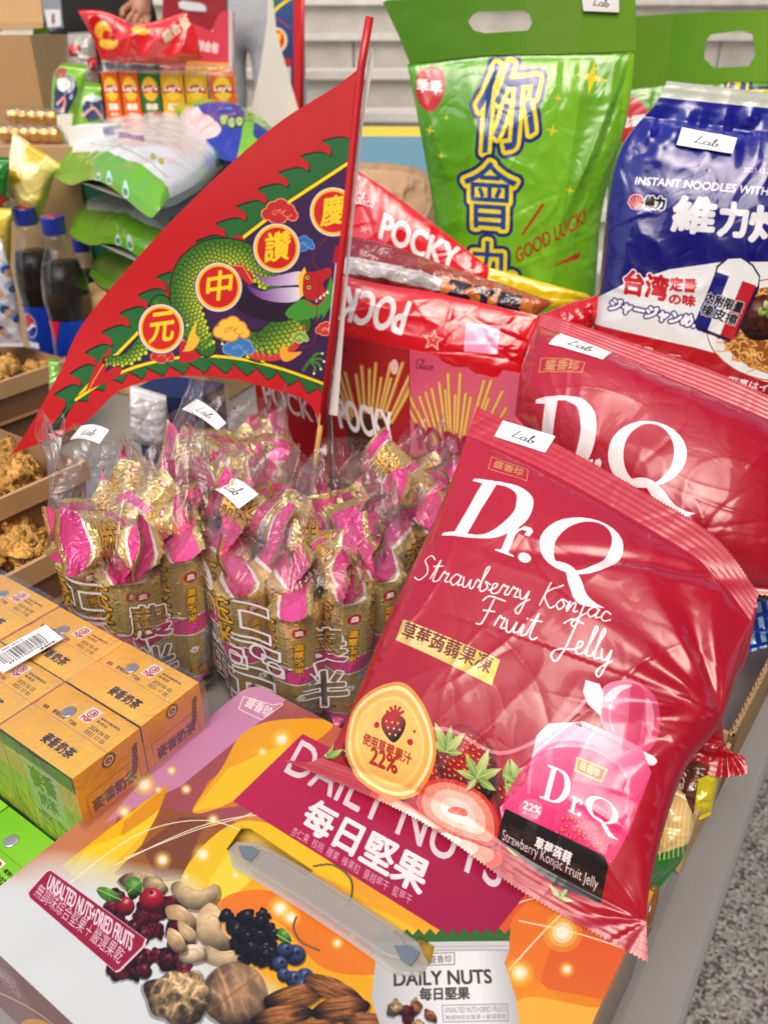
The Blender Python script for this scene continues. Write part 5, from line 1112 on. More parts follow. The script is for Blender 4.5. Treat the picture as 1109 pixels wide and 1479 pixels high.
def carton(name, label, cat, O, az, w, d, hgt, front, top=None, side_=None, group=None, tilt=0, parts=True):
    """box standing on O (front left bottom corner), front face towards the viewer"""
    ex = hd(az); ey = hd(az+90); up = Z
    if tilt: up = Z*math.cos(R(tilt))+ey*math.sin(R(tilt)); ey = ey*math.cos(R(tilt))-Z*math.sin(R(tilt))
    O = np.array(O, float); t = thing(name, label, cat, tuple(O+ex*w/2+ey*d/2), group)
    P = lambda x, y, z: O+ex*x+ey*y+up*z
    uv = [(0, 0), (1, 0), (1, 1), (0, 1)]; top = top or side_ or front; side_ = side_ or top
    def q(nm, a, b, c, e, m):
        n = np.cross(b-a, e-a); n /= np.linalg.norm(n); V = [a, b, c, e, a-n*.0008, b-n*.0008, c-n*.0008, e-n*.0008]
        mesh(nm, V, [(0, 1, 2, 3), (7, 6, 5, 4), (0, 4, 5, 1), (1, 5, 6, 2), (2, 6, 7, 3), (3, 7, 4, 0)], m, t, uv*2, smooth_=False)
    e = .0001
    q('front_panel', P(e, 0, e), P(w-e, 0, e), P(w-e, 0, hgt-e), P(e, 0, hgt-e), front)
    q('top_panel', P(e, e, hgt), P(w-e, e, hgt), P(w-e, d-e, hgt), P(e, d-e, hgt), top)
    q('side_panel', P(w, e, e), P(w, d-e, e), P(w, d-e, hgt-e), P(w, e, hgt-e), side_)
    q('side_panel', P(0, d-e, e), P(0, e, e), P(0, e, hgt-e), P(0, d-e, hgt-e), side_)
    q('back_panel', P(w-e, d, e), P(e, d, e), P(e, d, hgt-e), P(w-e, d, hgt-e), side_)
    return t
def lab4(p, dx=.42): pass
M_KR = mat('kraft_card', (196, 160, 112), .75, bump=(300, .0004, 3), var=(30, .05)); M_KR2 = mat('kraft_card_inside', (178, 146, 106), .8, var=(20, .07))

# ================================================================ GREEN SNACK BAGS
def green_mat(pr, nm): return printed(nm, pr.cv, .36, coat=1, coat_r=.05, bump=(20, .003, 2, 1.2), gain=.95)
def green_front():
    pl = Plane(at(745, 400, 1.10), -8, 86)
    t = thing('green_snack_bag', 'tall shiny green snack bag with big blue and yellow lettering and a cut-out handle', 'snack bag', tuple(on_z(750, 619, 0)))
    b = [(668, 619), (750, 622), (835, 616)]; tp = [(588, 92), (700, 78), (800, 76), (916, 74)]; l = [(668, 619), (640, 400), (616, 240), (588, 92)]; r = [(835, 616), (858, 430), (870, 300), (905, 170), (916, 74)]
    pr = Print(pl, b+tp+l+r+[(553, 2), (918, -12)], 2600, (104, 170, 26), .02); cv = pr.cv
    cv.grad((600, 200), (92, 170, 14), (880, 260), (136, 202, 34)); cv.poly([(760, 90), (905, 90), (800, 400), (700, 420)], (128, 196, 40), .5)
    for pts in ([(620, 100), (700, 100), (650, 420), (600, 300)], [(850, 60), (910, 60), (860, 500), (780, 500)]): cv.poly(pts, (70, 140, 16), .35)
    def ch(s, BL, BR, TL):
        cv.text(s, BL, BR, TL, (250, 228, 40), bold=14, out=[(11, (24, 44, 120))]); cv.text(s, BL, BR, TL, (36, 70, 150), bold=1)
    ch('你', (684, 222), (770, 212), (692, 94)); ch('會', (670, 326), (744, 330), (670, 232)); ch('九', (680, 406), (742, 408), (680, 346))
    for c, s in (((855, 112), 26), ((797, 188), 10), ((805, 142), 7), ((822, 274), 8), ((620, 188), 9), ((644, 170), 5), ((637, 225), 6), ((870, 560), 8)):
        P = [(c[0]+s*(1 if k % 2 == 0 else .25)*math.cos(k*math.pi/4+.2), c[1]+s*(1 if k % 2 == 0 else .25)*math.sin(k*math.pi/4+.2)) for k in range(8)]; cv.poly(P, (240, 220, 40))
    rl = [(598, 118), (606, 100), (628, 95), (640, 108), (640, 135), (628, 158), (616, 160), (602, 146)]; cv.poly(rl, (206, 36, 44), sm=True); cv.text('乖乖', (600, 132), (637, 136), (600, 113), (250, 240, 240), bold=2)
    cv.text('GOOD LUCK!', (746, 378), (846, 322), (743, 358), (180, 50, 30), bold=1)
    cv.poly([(752, 336), (782, 292), (786, 294), (755, 338)], (190, 50, 30)); cv.poly([(790, 386), (838, 362), (836, 372)], (190, 50, 30)); cv.poly([(690, 500), (780, 480), (780, 484)], (190, 50, 30))
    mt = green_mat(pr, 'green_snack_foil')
    def ex(A, B, u, v, h):
        for (p, q, s, am) in (((905, 90), (800, 340), .012, .010), ((912, 80), (850, 260), .006, -.006), ((600, 100), (660, 300), .010, .006), ((720, 85), (700, 200), .008, -.004)):
            a = pl.loc(p); c = pl.loc(q); d = (c-a)/np.linalg.norm(c-a); L = np.linalg.norm(c-a); x = (A-a[0])*d[0]+(B-a[1])*d[1]; y = -(A-a[0])*d[1]+(B-a[1])*d[0]
            h = h+am*np.exp(-np.abs(y)/s)*np.exp(-((x-L*.5)/(L*.4))**2)
        return h
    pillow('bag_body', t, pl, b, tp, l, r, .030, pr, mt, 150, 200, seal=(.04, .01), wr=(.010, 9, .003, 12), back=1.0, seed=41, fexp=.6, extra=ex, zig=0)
    hd_ = [(553, 4), (560, 0), (917, -14), (918, 74), (800, 78), (700, 80), (592, 92), (575, 50)]
    hole = [(682, 22), (690, 17), (755, 15), (764, 20), (768, 34), (762, 44), (700, 48), (684, 44), (676, 32)]
    cvh = Print(pl, hd_, 1500, (66, 112, 22)); cvh.cv.grad((600, 50), (76, 134, 16), (900, 30), (106, 160, 30)); cvh.cv.poly([(760, -15), (850, -15), (830, 80), (760, 80)], (120, 150, 70), .35)
    sheet('handle_header', t, pl, hd_, printed('green_header', cvh.cv, .4, coat=.35, coat_r=.08, bump=(14, .002, 1, .5)), .001, .0008, [hole], cvh)
    sticker(t, pl, [(842, 16), (893, 18), (894, -12), (838, -14)], .003, off=.002)
    # second bag behind on the right
    pl = Plane(at(1000, 300, 1.32), -4, 86)
    t = thing('green_snack_bag', 'green snack bag behind the blue noodle pack, cut-out handle at the upper right', 'snack bag', tuple(pl.pt(0, -.3)))
    b = [(905, 560), (1000, 565), (1130, 560)]; tp = [(893, 128), (960, 118), (1060, 116), (1180, 120)]; l = [(905, 560), (880, 400), (878, 260), (893, 128)]; r = [(1130, 560), (1165, 300), (1180, 120)]
    pr = Print(pl, b+tp+l+r, 1700, (98, 160, 28), .02); cv = pr.cv; cv.grad((880, 200), (80, 146, 20), (1150, 200), (124, 184, 44))
    rl = [(885, 168), (892, 150), (915, 140), (932, 152), (936, 175), (920, 200), (900, 206), (886, 190)]; cv.poly(rl, (206, 36, 44), sm=True); cv.text('乖乖', (890, 188), (934, 186), (890, 168), (250, 240, 240), bold=2)
    cv.text('你', (1040, 200), (1110, 198), (1042, 120), (250, 228, 40), bold=9, out=[(8, (30, 50, 120))]); cv.text('你', (1040, 200), (1110, 198), (1042, 120), (36, 70, 150), bold=2)
    mt = green_mat(pr, 'green_snack_foil_rear'); pillow('bag_body', t, pl, b, tp, l, r, .030, pr, mt, 110, 130, seal=(.04, .01), wr=(.010, 9, .003, 12), back=1.0, seed=43, fexp=.6, zig=0)
    hd_ = [(903, 24), (1000, 18), (1180, 14), (1182, 122), (1060, 118), (893, 130), (898, 80)]; hole = [(1018, 60), (1026, 50), (1070, 44), (1086, 50), (1090, 80), (1080, 96), (1030, 98), (1016, 84)]
    cvh = Print(pl, hd_, 1200, (70, 118, 22)); cvh.cv.grad((900, 50), (76, 134, 18), (1100, 60), (116, 170, 44)); cvh.cv.poly([(903, 20), (970, 20), (960, 130), (890, 130)], (110, 150, 40), .5)
    sheet('handle_header', t, pl, hd_, printed('green_header_rear', cvh.cv, .4, coat=.35, coat_r=.08, bump=(14, .002, 1, .5)), .001, .0008, [hole], cvh)
green_front()

# ================================================================ NOODLE PACK
def noodles():
    pl = Plane(at(865, 470, .86), -14, 77)
    t = thing('noodle_pack', 'blue instant noodle multipack with white lettering and a bowl of noodles', 'noodle pack', tuple(on_z(980, 745, 0)))
    b = [(846, 715), (960, 760), (1150, 800)]; tp = [(962, 118), (1040, 127), (1109, 135), (1175, 142)]; l = [(846, 715), (852, 520), (866, 400), (888, 232), (948, 148), (962, 118)]; r = [(1150, 800), (1210, 480), (1190, 200), (1175, 142)]
    pr = Print(pl, b+tp+l+r, 3000, (16, 16, 120), .022); cv = pr.cv; cv.grad((980, 160), (20, 24, 140), (980, 420), (14, 8, 104))
    cv.poly([(940, 100), (1200, 110), (1200, 158), (950, 134)], (214, 222, 206)); cv.poly([(955, 112), (1180, 134), (1180, 150), (955, 132)], (190, 200, 180), .5)
    for i in range(70): cv.stroke([(948+i*3.6, 136+i*.3), (930+i*3.6, 190+i*.3)], 1.2, (70, 80, 180), .5)
    for i in range(14): cv.stroke([(940, 140+i*4), (1200, 160+i*4)], 1.2, (60, 70, 175), .45)
    cv.text('INSTANT NOODLES WITH FLAVOR', (916, 266), (1172, 289), (919, 255), (235, 236, 240), bold=1)
    cv.text('2023.12.2', (1072, 249), (1110, 251), (1073, 242), (225, 226, 235), bold=0)
    cv.circ((918, 292), 11, (200, 30, 36)); cv.circ((918, 292), 11.8, (235, 236, 240)); cv.circ((918, 292), 10.6, (196, 30, 36))
    for i in range(7): a = -2.5+i*.31; cv.stroke([(918, 302), (918+16*math.cos(a), 302+16*math.sin(a))], 1.6, (240, 225, 225))
    cv.text('維力', (930, 301), (957, 303), (932, 284), (20, 16, 20), bold=2, out=[(4, (238, 238, 240))]); cv.text('WEI LIH', (930, 307), (954, 309), (930, 302), (235, 236, 240), bold=0)
    for s, q in (('維', ((968, 334), (1026, 338), (974, 285))), ('力', ((1034, 340), (1072, 343), (1039, 293))), ('炸', ((1078, 348), (1140, 354), (1082, 298)))): cv.text(s, *q, (238, 240, 242), bold=5)
    cv.poly([(840, 440), (858, 432), (900, 410), (964, 389), (1040, 378), (1109, 378), (1220, 390), (1220, 620), (845, 560)], (238, 240, 240))
    cv.grad((900, 470), (196, 26, 36), (1100, 560), (170, 16, 26), [(845, 466), (900, 478), (1000, 500), (1109, 530), (1220, 560), (1220, 820), (840, 760)])
    cv.circ((1130, 475), 116, (236, 238, 236), ry=78, rot=8); cv.stroke([(1130+112*math.cos(a), 475+74*math.sin(a)) for a in np.linspace(0, 6.3, 50)], 3, (190, 60, 60)); cv.circ((1133, 478), 98, (150, 84, 36), ry=64, rot=8)
    rr = np.random.RandomState(5)
    for i in range(420):
        a = rr.rand()*6.28; q = math.sqrt(rr.rand()); x, y = 1133+96*q*math.cos(a), 478+62*q*math.sin(a); b_ = rr.rand()*6.28; L = 5+rr.rand()*5
        cv.stroke([(x, y), (x+L*math.cos(b_), y+L*math.sin(b_)*.7), (x+L*1.6*math.cos(b_+.9), y+L*1.6*math.sin(b_+.9)*.7)], 4.2, ((214, 150, 70), (236, 184, 104), (178, 110, 46), (232, 176, 96))[i % 4], sm=True)
    cv.ball(None, 1, (96, 34, 20), pts=[(1070, 440), (1100, 425), (1140, 440), (1130, 480), (1085, 490), (1065, 470)], rough=.9, sc=9, hs=.4)
    for i in range(24): cv.ball((1100+rr.rand()*50-10, 428+rr.rand()*30), 8, ((150, 186, 80), (196, 214, 130))[i % 2], ry=3, rot=rr.randint(180), hs=.2)
    cv.text('台湾', (899, 423), (960, 434), (903, 389), (200, 30, 40), bold=3, out=[(5, (200, 30, 40)), (4, (250, 245, 245))][1:]); cv.text('台湾', (899, 423), (960, 434), (903, 389), (200, 30, 40), bold=3)
    cv.text('定番', (965, 419), (1002, 422), (967, 400), (200, 30, 40), bold=2); cv.text('の味', (964, 438), (1001, 442), (965, 423), (200, 30, 40), bold=2)
    cv.text('ジャージャンめん', (878, 447), (1012, 475), (884, 431), (250, 250, 250), bold=3, out=[(4, (24, 20, 110))])
    cap = np.array([(1030, 392), (1088, 412), (1055, 490), (1001, 468)], float)
    cv.poly([(1028, 398), (1032, 384), (1046, 372), (1066, 371), (1084, 382), (1094, 398), (1092, 416), (1060, 484), (1050, 492), (1006, 476), (1000, 466)], (20, 20, 60)); cv.poly([(1030, 398), (1034, 386), (1048, 374), (1066, 373), (1082, 384), (1092, 400), (1090, 414), (1030, 394)], (240, 242, 242))
    for i, c in enumerate(((24, 26, 120), (240, 242, 242), (196, 30, 40))):
        a, b_ = cap[0]+(cap[1]-cap[0])*i/3, cap[0]+(cap[1]-cap[0])*(i+1)/3; c_, d_ = cap[3]+(cap[2]-cap[3])*(i+1)/3, cap[3]+(cap[2]-cap[3])*i/3; cv.poly([a, b_, c_, d_], c)
    cv.text('內附限量', (1014, 436), (1066, 452), (1020, 421), (24, 24, 40), bold=1, out=[(2, (244, 244, 244))]); cv.text('橡皮擦', (1008, 452), (1058, 470), (1014, 437), (24, 24, 40), bold=1, out=[(2, (244, 244, 244))])
    cv.text('醬調色素', (880, 500), (938, 512), (884, 489), (235, 200, 200), bold=1); cv.text('5包入', (944, 520), (976, 526), (946, 508), (240, 225, 225), bold=1); cv.stroke([(964, 510), (980, 512)], 2, (240, 225, 225))
    cv.text('写真はイメージ', (1046, 552), (1150, 574), (1050, 541), (240, 230, 230), bold=1)
    def ex(A, B, u, v, h):
        c = pl.loc((890, 232)); r = np.hypot(A-c[0], B-c[1]); th = np.arctan2(B-c[1], A-c[0]); h = h+np.exp(-r/.03)*.010*(noise(th*4+2, r*30, 5)-.5)*np.clip(u*12, 0, 1)
        c = pl.loc((960, 190)); return h+np.exp(-((B-c[1])/.022)**2)*.005*(noise(A*90, B*60, 12)-.5)*2*np.clip(u*12, 0, 1)
    o_, sf = pillow('pack_body', t, pl, b, tp, l, r, .034, pr, printed('blue_noodle_foil', cv, .3, coat=1, coat_r=.05, bump=(26, .0016, 2, 1), gain=.95), 170, 200, seal=(.03, .085), wr=(.004, 14, .0014, 26), back=1.2, seed=51, fexp=.38, flat=5, extra=ex, zig=.0014)
    sticker(t, pl, [(975, 211), (1054, 224), (1064, 199), (984, 184)], .012, surf=sf, off=.003)
noodles()

# ================================================================ CHOCOLATE STICK PACKS
def sticks(cv, base, n, spread, L, seed, coatc):
    rr = np.random.RandomState(seed)
    for i in range(n):
        f = (i+.5)/n*2-1+(rr.rand()-.5)*.15; a = -1.57+f*spread; x0 = base[0]+f*18; l = L*(.8+.35*rr.rand()); y0 = base[1]+abs(f)*6
        m_ = (x0+l*.38*math.cos(a), y0+l*.38*math.sin(a)); e = (x0+l*math.cos(a), y0+l*math.sin(a))
        cv.stroke([(x0, y0), m_], 14, [c*.6 for c in coatc]); cv.stroke([(x0, y0), m_], 10.5, coatc); cv.stroke([m_, e], 14, (150, 92, 34)); cv.stroke([m_, e], 10, (214, 158, 74)); cv.stroke([(m_[0]-1, m_[1]), (e[0]-1, e[1])], 3, (240, 204, 130))
def pocky():
    pl = Plane(at(600, 640, .92), -14, 77)
    box_d = .022
    def front(name, label, q, art, bg):
        """q: TL, TR, BR, BL as seen"""
        pr = Print(pl, q, 3000, bg); art(pr.cv); c = [pl.loc(p) for p in q]; t = thing(name, label, 'snack box', tuple(pl.pt(*((c[2]+c[3])/2))), 'chocolate stick boxes')
        M = printed(name+'_print', pr.cv, .3, coat=.6); Ms = mat(name+'_side', bg, .4)
        F_ = [pl.pt(*x) for x in c]; B_ = [p-pl.n*box_d for p in F_]
        mesh('front_panel', F_[::-1], [(0, 1, 2, 3)], M, t, pr.uv(np.array(c[::-1])), smooth_=False)
        mesh('carton_body', F_+B_, [(0, 1, 5, 4), (1, 2, 6, 5), (2, 3, 7, 6), (3, 0, 4, 7), (4, 5, 6, 7)], Ms, t, smooth_=False)
    def a1(cv):
        cv.grad((500, 500), (168, 30, 38), (560, 680), (150, 16, 26)); sticks(cv, (532, 634), 18, .55, 106, 3, (70, 38, 26))
        cv.poly([(500, 625), (570, 645), (560, 700), (510, 700)], (64, 34, 24), .9); cv.text('POCKY', (492, 618), (571, 640), (484, 574), (248, 240, 240), bold=3); script(cv, 'Glic', (486, 507), (502, 509), (487, 496), 3, (120, 20, 26)); cv.circ((569, 530), 6, (236, 190, 190), ry=11)
    def a2(cv):
        cv.grad((600, 530), (204, 76, 104), (700, 700), (220, 110, 134)); sticks(cv, (655, 676), 18, .55, 120, 8, (200, 110, 140)); cv.text('POCKY', (607, 648), (700, 672), (599, 612), (150, 16, 60), bold=4); script(cv, 'Glico', (599, 532), (625, 535), (601, 518), 3, (120, 20, 50))
    front('pocky_box', 'dark red box of chocolate sticks standing in the middle', [(474, 480), (590, 505), (592, 720), (484, 700)], a1, (160, 22, 32))
    front('pocky_box', 'pink box of strawberry sticks between the dark red box and red jelly', [(591, 505), (752, 540), (740, 745), (593, 720)], a2, (224, 120, 142))
    pl0 = pl; pl = Plane(at(420, 640, .98), -10, 80)
    def a3(cv): cv.grad((380, 550), (196, 24, 34), (460, 640), (168, 16, 26)); cv.text('POCKY', (384, 582), (468, 616), (377, 550), (240, 222, 222), bold=2)
    front('pocky_box', 'red box of chocolate sticks half hidden under the red pennant', [(366, 520), (470, 540), (476, 720), (380, 700)], a3, (180, 20, 30))
    # red outer bag: folded flap across the boxes
    pl = Plane(at(620, 500, .895), -14, 66)
    t = thing('pocky_bag', 'bright red outer bag of stick snacks, its flap printed upside down with a star', 'snack bag', tuple(on_z(620, 700, 0)))
    b = [(474, 488), (593, 521), (680, 546), (744, 562)]; tp = [(490, 398), (560, 412), (634, 424), (776, 456)]; l = [(474, 488), (482, 440), (490, 398)]; r = [(744, 562), (762, 505), (776, 456)]
    pr = Print(pl, b+tp+l+r, 3000, (226, 22, 34), .006); cv = pr.cv; cv.grad((600, 420), (232, 34, 44), (620, 540), (206, 12, 26)); cv.text('POCKY', (594, 437), (478, 408), (580, 484), (250, 244, 244), bold=4)
    P = [(626+15*(1 if k % 2 == 0 else .42)*math.cos(k*math.pi/5-1.4), 492+15*(1 if k % 2 == 0 else .42)*math.sin(k*math.pi/5-1.4)) for k in range(10)]; cv.stroke(P+[P[0]], 3, (250, 210, 200))
    for k in range(0, 10, 2): cv.stroke([P[k], (626, 492)], 1.5, (250, 190, 180))
    cv.poly([(673, 468), (722, 470), (718, 512), (670, 508)], (244, 170, 204)); 
    for i in range(11): cv.stroke([(672, 471+i*3.7), (721, 473+i*3.7)], 1.8, (232, 120, 170))
    M_P = printed('red_snack_flap', cv, .25, coat=1, coat_r=.04, bump=(18, .0012, 1.5, 1), gain=.96)
    pillow('folded_flap', t, pl, b, tp, l, r, .010, pr, M_P, 110, 70, seal=(.01, .01), wr=(.003, 12, .001, 14), back=.3, seed=61, zig=0, pu=(0, 1, 1))
    M_R = mat('red_film_fold', (200, 18, 30), .25, coat=1, coat_r=.05, bump=(18, .003, 2, 1))
    b = [(744, 520), (800, 500), (850, 478)]; tp = [(776, 456), (820, 438), (868, 424)]; pillow('folded_end', t, pl, b, tp, [(744, 520), (762, 486), (776, 456)], [(850, 478), (866, 455), (868, 424)], .012, None, M_R, 50, 40, seal=(0, 0), wr=(.006, 30, .004, 40), seed=62, zig=0)
    # crumpled brown-red clear bag in the middle
    pl = Plane(at(620, 400, .95), -14, 55)
    t = thing('wafer_pack', 'crumpled dark red and orange snack pack squeezed between two bright red bags', 'snack pack', tuple(on_z(620, 600, 0)))
    b = [(488, 402), (560, 418), (634, 430), (700, 446), (766, 462)]; tp = [(500, 340), (560, 352), (640, 382), (720, 408), (800, 436)]; pr = Print(pl, b+tp, 2600, (150, 40, 44)); cv = pr.cv
    cv.grad((500, 370), (138, 30, 40), (760, 440), (176, 84, 40)); cv.poly([(490, 372), (560, 386), (640, 406), (640, 424), (560, 408), (488, 394)], (206, 200, 200)); cv.stroke([(490, 378), (640, 412)], 4, (240, 240, 240)); cv.poly([(640, 400), (770, 440), (766, 464), (636, 430)], (206, 120, 50))
    for i, c in enumerate('ZYE'): cv.text(c, (648+i*36, 430+i*9), (676+i*36, 437+i*9), (652+i*36, 410+i*9), (30, 26, 50), bold=6)
    pillow('pack_body', t, pl, b, tp, [(488, 402), (500, 340)], [(766, 462), (800, 436)], .012, pr, printed('wafer_print', cv, .2, coat=1, coat_r=.05, bump=(40, .004, 3, 2)), 110, 50, seal=(.02, .02), wr=(.006, 30, .005, 36), seed=63, zig=0)
    # upper red bag with white letters and yellow end
    pl = Plane(at(610, 340, 1.0), -12, 72)
    t = thing('pocky_bag', 'bright red stick snack bag lying tilted behind, ending in a yellow fold', 'snack bag', tuple(on_z(610, 600, 0)))
    b = [(480, 392), (560, 400), (640, 410), (700, 420)]; tp = [(500, 236), (570, 282), (640, 334), (708, 388)]; pr = Print(pl, b+tp, 2400, (216, 20, 34), .004); cv = pr.cv; cv.grad((520, 300), (214, 24, 38), (660, 390), (232, 34, 46))
    cv.text('POCKY', (549, 344), (655, 393), (557, 309), (250, 240, 240), bold=3); script(cv, 'Glico', (511, 293), (541, 301), (514, 276), 3, (250, 230, 230))
    for c in ((527, 331), (675, 389)): P = [(c[0]+8*(1 if k % 2 == 0 else .4)*math.cos(k*math.pi/5-1.2), c[1]+8*(1 if k % 2 == 0 else .4)*math.sin(k*math.pi/5-1.2)) for k in range(10)]; cv.poly(P, (246, 150, 150))
    pillow('bag_body', t, pl, b, tp, [(480, 392), (490, 300), (500, 236)], [(700, 420), (706, 404), (708, 388)], .010, pr, printed('red_snack_top', cv, .25, coat=1, coat_r=.05, bump=(18, .0014, 1.5, 1)), 110, 70, seal=(0, 0), wr=(.003, 12, .002, 16), seed=64, zig=0, back=.5)
    M_Y = mat('yellow_foil', (240, 206, 30), .3, coat=1, coat_r=.05, bump=(18, .002, 2, 1)); M_Or = mat('orange_foil', (206, 96, 24), .3, coat=1, bump=(18, .002, 2, 1))
    pillow('yellow_end', t, pl, [(690, 404), (740, 420), (790, 444), (862, 436)], [(704, 386), (750, 398), (800, 412), (846, 424)], [(690, 404), (704, 386)], [(862, 436), (846, 424)], .005, None, M_Y, 50, 30, seal=(0, 0), wr=(.002, 20, .002, 30), seed=65, zig=0)
    # brown paper bag behind
    pl = Plane(at(570, 280, 1.25), -5, 80)
    t = thing('paper_bag', 'crumpled brown paper bag between the flag and the green snack bag', 'paper bag', tuple(on_z(570, 520, 0)))
    pillow('bag_body', t, pl, [(520, 460), (640, 460)], [(512, 234), (560, 236), (605, 244), (626, 262)], [(520, 460), (514, 300), (512, 234)], [(640, 460), (634, 320), (626, 262)], .04, None, mat('brown_paper', (190, 156, 122), .8, bump=(30, .006, 4, 1)), 100, 100, seal=(0, .05), wr=(.016, 22, .010, 26), seed=71, zig=0)
pocky()
# ================================================================ STACK OF SNACK PILLOWS
def stack():
    zt = .318; A, B = on_z(77, 246, zt), on_z(218, 300, zt); az = math.degrees(math.atan2(B[1]-A[1], B[0]-A[0]))
    pl = Plane(A, az, 0); k = lambda *p: list(p)
    b = [(77, 246), (140, 272), (218, 300)]; tp = [(188, 160), (250, 172), (334, 222)]; l = [(77, 246), (112, 212), (188, 160)]; r = [(218, 300), (290, 262), (334, 222)]
    pr = Print(pl, b+tp+l+r, 1500, (104, 172, 12), .028); cv = pr.cv; cv.grad((100, 240), (100, 172, 12), (300, 250), (118, 184, 20))
    cv.poly([(104, 212), (150, 165), (215, 150), (256, 158), (300, 190), (316, 226), (243, 252), (170, 230)], (228, 232, 232))
    cv.stroke([(106, 208), (170, 224), (241, 246)], 2, (120, 150, 60)); cv.stroke([(140, 190), (210, 200), (270, 228)], 1.5, (150, 160, 160)); cv.text('乖乖', (200, 187), (236, 192), (206, 174), (206, 40, 50), bold=2)
    cv.text('不一口感不一滋味綠豆香脆', (140, 206), (212, 224), (142, 200), (70, 90, 170), bold=1); cv.circ((223, 234), 4, (150, 196, 60), ry=3); cv.circ((234, 237), 4, (150, 196, 60), ry=3)
    cv.text('all right', (84, 236), (116, 246), (88, 226), (50, 96, 20), bold=1)
    for x, y in ((139, 236), (155, 240), (178, 248)): cv.circ((x, y), 5, (200, 230, 220)); cv.circ((x, y), 3, (60, 130, 110))
    for i in range(14): cv.circ((240+(i*37 % 90), 268-(i*37 % 90)*.45+(i % 3)*6), 3.5, (90, 150, 16), .7)
    M_t = printed('white_green_snack_foil', cv, .38, coat=.8, coat_r=.09, bump=(16, .002, 2, 1)); 
    M_u = mat('grey_snack_underside', (192, 188, 178), .4, coat=.5, bump=(60, .001, 3))
    t = thing('snack_pillow', 'topmost white and green snack pillow of the stack', 'snack bag', tuple(A-Z*.03), 'stacked white and green snack pillows')
    def ex(A_, B_, u, v, h): return h-.012*np.clip((.12-v)/.12, 0, 1)*np.sin(u*7+.6)+.024*np.clip(1-(2*u-1)**2, 0, 1)*np.clip(1-(2*v-1)**2, 0, 1)
    o, sf = pillow('pillow_body', t, pl, b, tp, l, r, .030, pr, M_t, 110, 140, seal=(.05, .05), wr=(.006, 12, .002, 16), back=.8, seed=81, extra=ex, pu=(.006, 60, .03), fexp=.28, flat=9)
    o.data.materials.append(M_u); nf = len(o.data.polygons)//2
    for i in range(nf, 2*nf): o.data.polygons[i].material_index = 1
    for (dx, dy, dz, lab, rz) in ((.012, -.010, -.083, 'middle white and green snack pillow of the stack, its corner poking out left', .03), (.028, .0, -.150, 'lowest white and green snack pillow of the stack, on the kraft box', -.04)):
        t2 = t.copy(); COL.objects.link(t2); t2.location = t.location+Vector((dx, dy, dz)); t2['label'] = lab; t2.rotation_euler.z = rz
        o2 = o.copy(); COL.objects.link(o2); o2.parent = t2
    # blue and green one behind
    pl = Plane(on_z(245, 215, .335), -8, 10)
    t = thing('snack_pillow', 'green and blue printed snack pillow lying behind the white stack', 'snack bag', tuple(on_z(300, 235, .3)))
    b = [(300, 222), (350, 236), (405, 220)]; tp = [(248, 152), (300, 148), (350, 164), (404, 192)]; l = [(300, 222), (248, 152)]; r = [(405, 218), (404, 192)]
    pr = Print(pl, b+tp, 1200, (122, 186, 26), .02); cv = pr.cv
    cv.poly([(250, 170), (280, 152), (350, 160), (345, 205), (320, 216), (290, 200)], (30, 50, 160), sm=True); cv.poly([(235, 165), (270, 150), (300, 170), (320, 190), (290, 190)], (236, 210, 206), sm=True); cv.poly([(230, 170), (262, 176), (290, 196), (270, 205)], (196, 50, 50), sm=True)
    for c in ((325, 180), (336, 184), (347, 183)): cv.circ(c, 8, (30, 40, 60)); cv.circ(c, 6, (170, 210, 100))
    cv.poly([(368, 185), (400, 196), (392, 208), (366, 198)], (30, 50, 130))
    pillow('pillow_body', t, pl, b, tp, l, r, .03, pr, printed('green_blue_snack_foil', cv, .35, coat=1, coat_r=.06, bump=(16, .002, 2, 1)), 90, 80, seal=(.04, .04), wr=(.008, 12, .004, 18), back=1.5, seed=83)
    # what the stack stands on
    cvk = Canvas(400, 300, (196, 160, 112)); cvk.circ((250, 120), 60, (60, 60, 110)); cvk.circ((250, 120), 48, (196, 160, 112))
    M_k = printed('kraft_box_print', cvk, .75)
    O = on_z(88, 424, .150); carton('kraft_box', 'small brown cardboard box under the stack of snack pillows', 'cardboard box', (O[0], O[1], 0), -24, .26, .20, .150, M_k, M_KR)
stack()

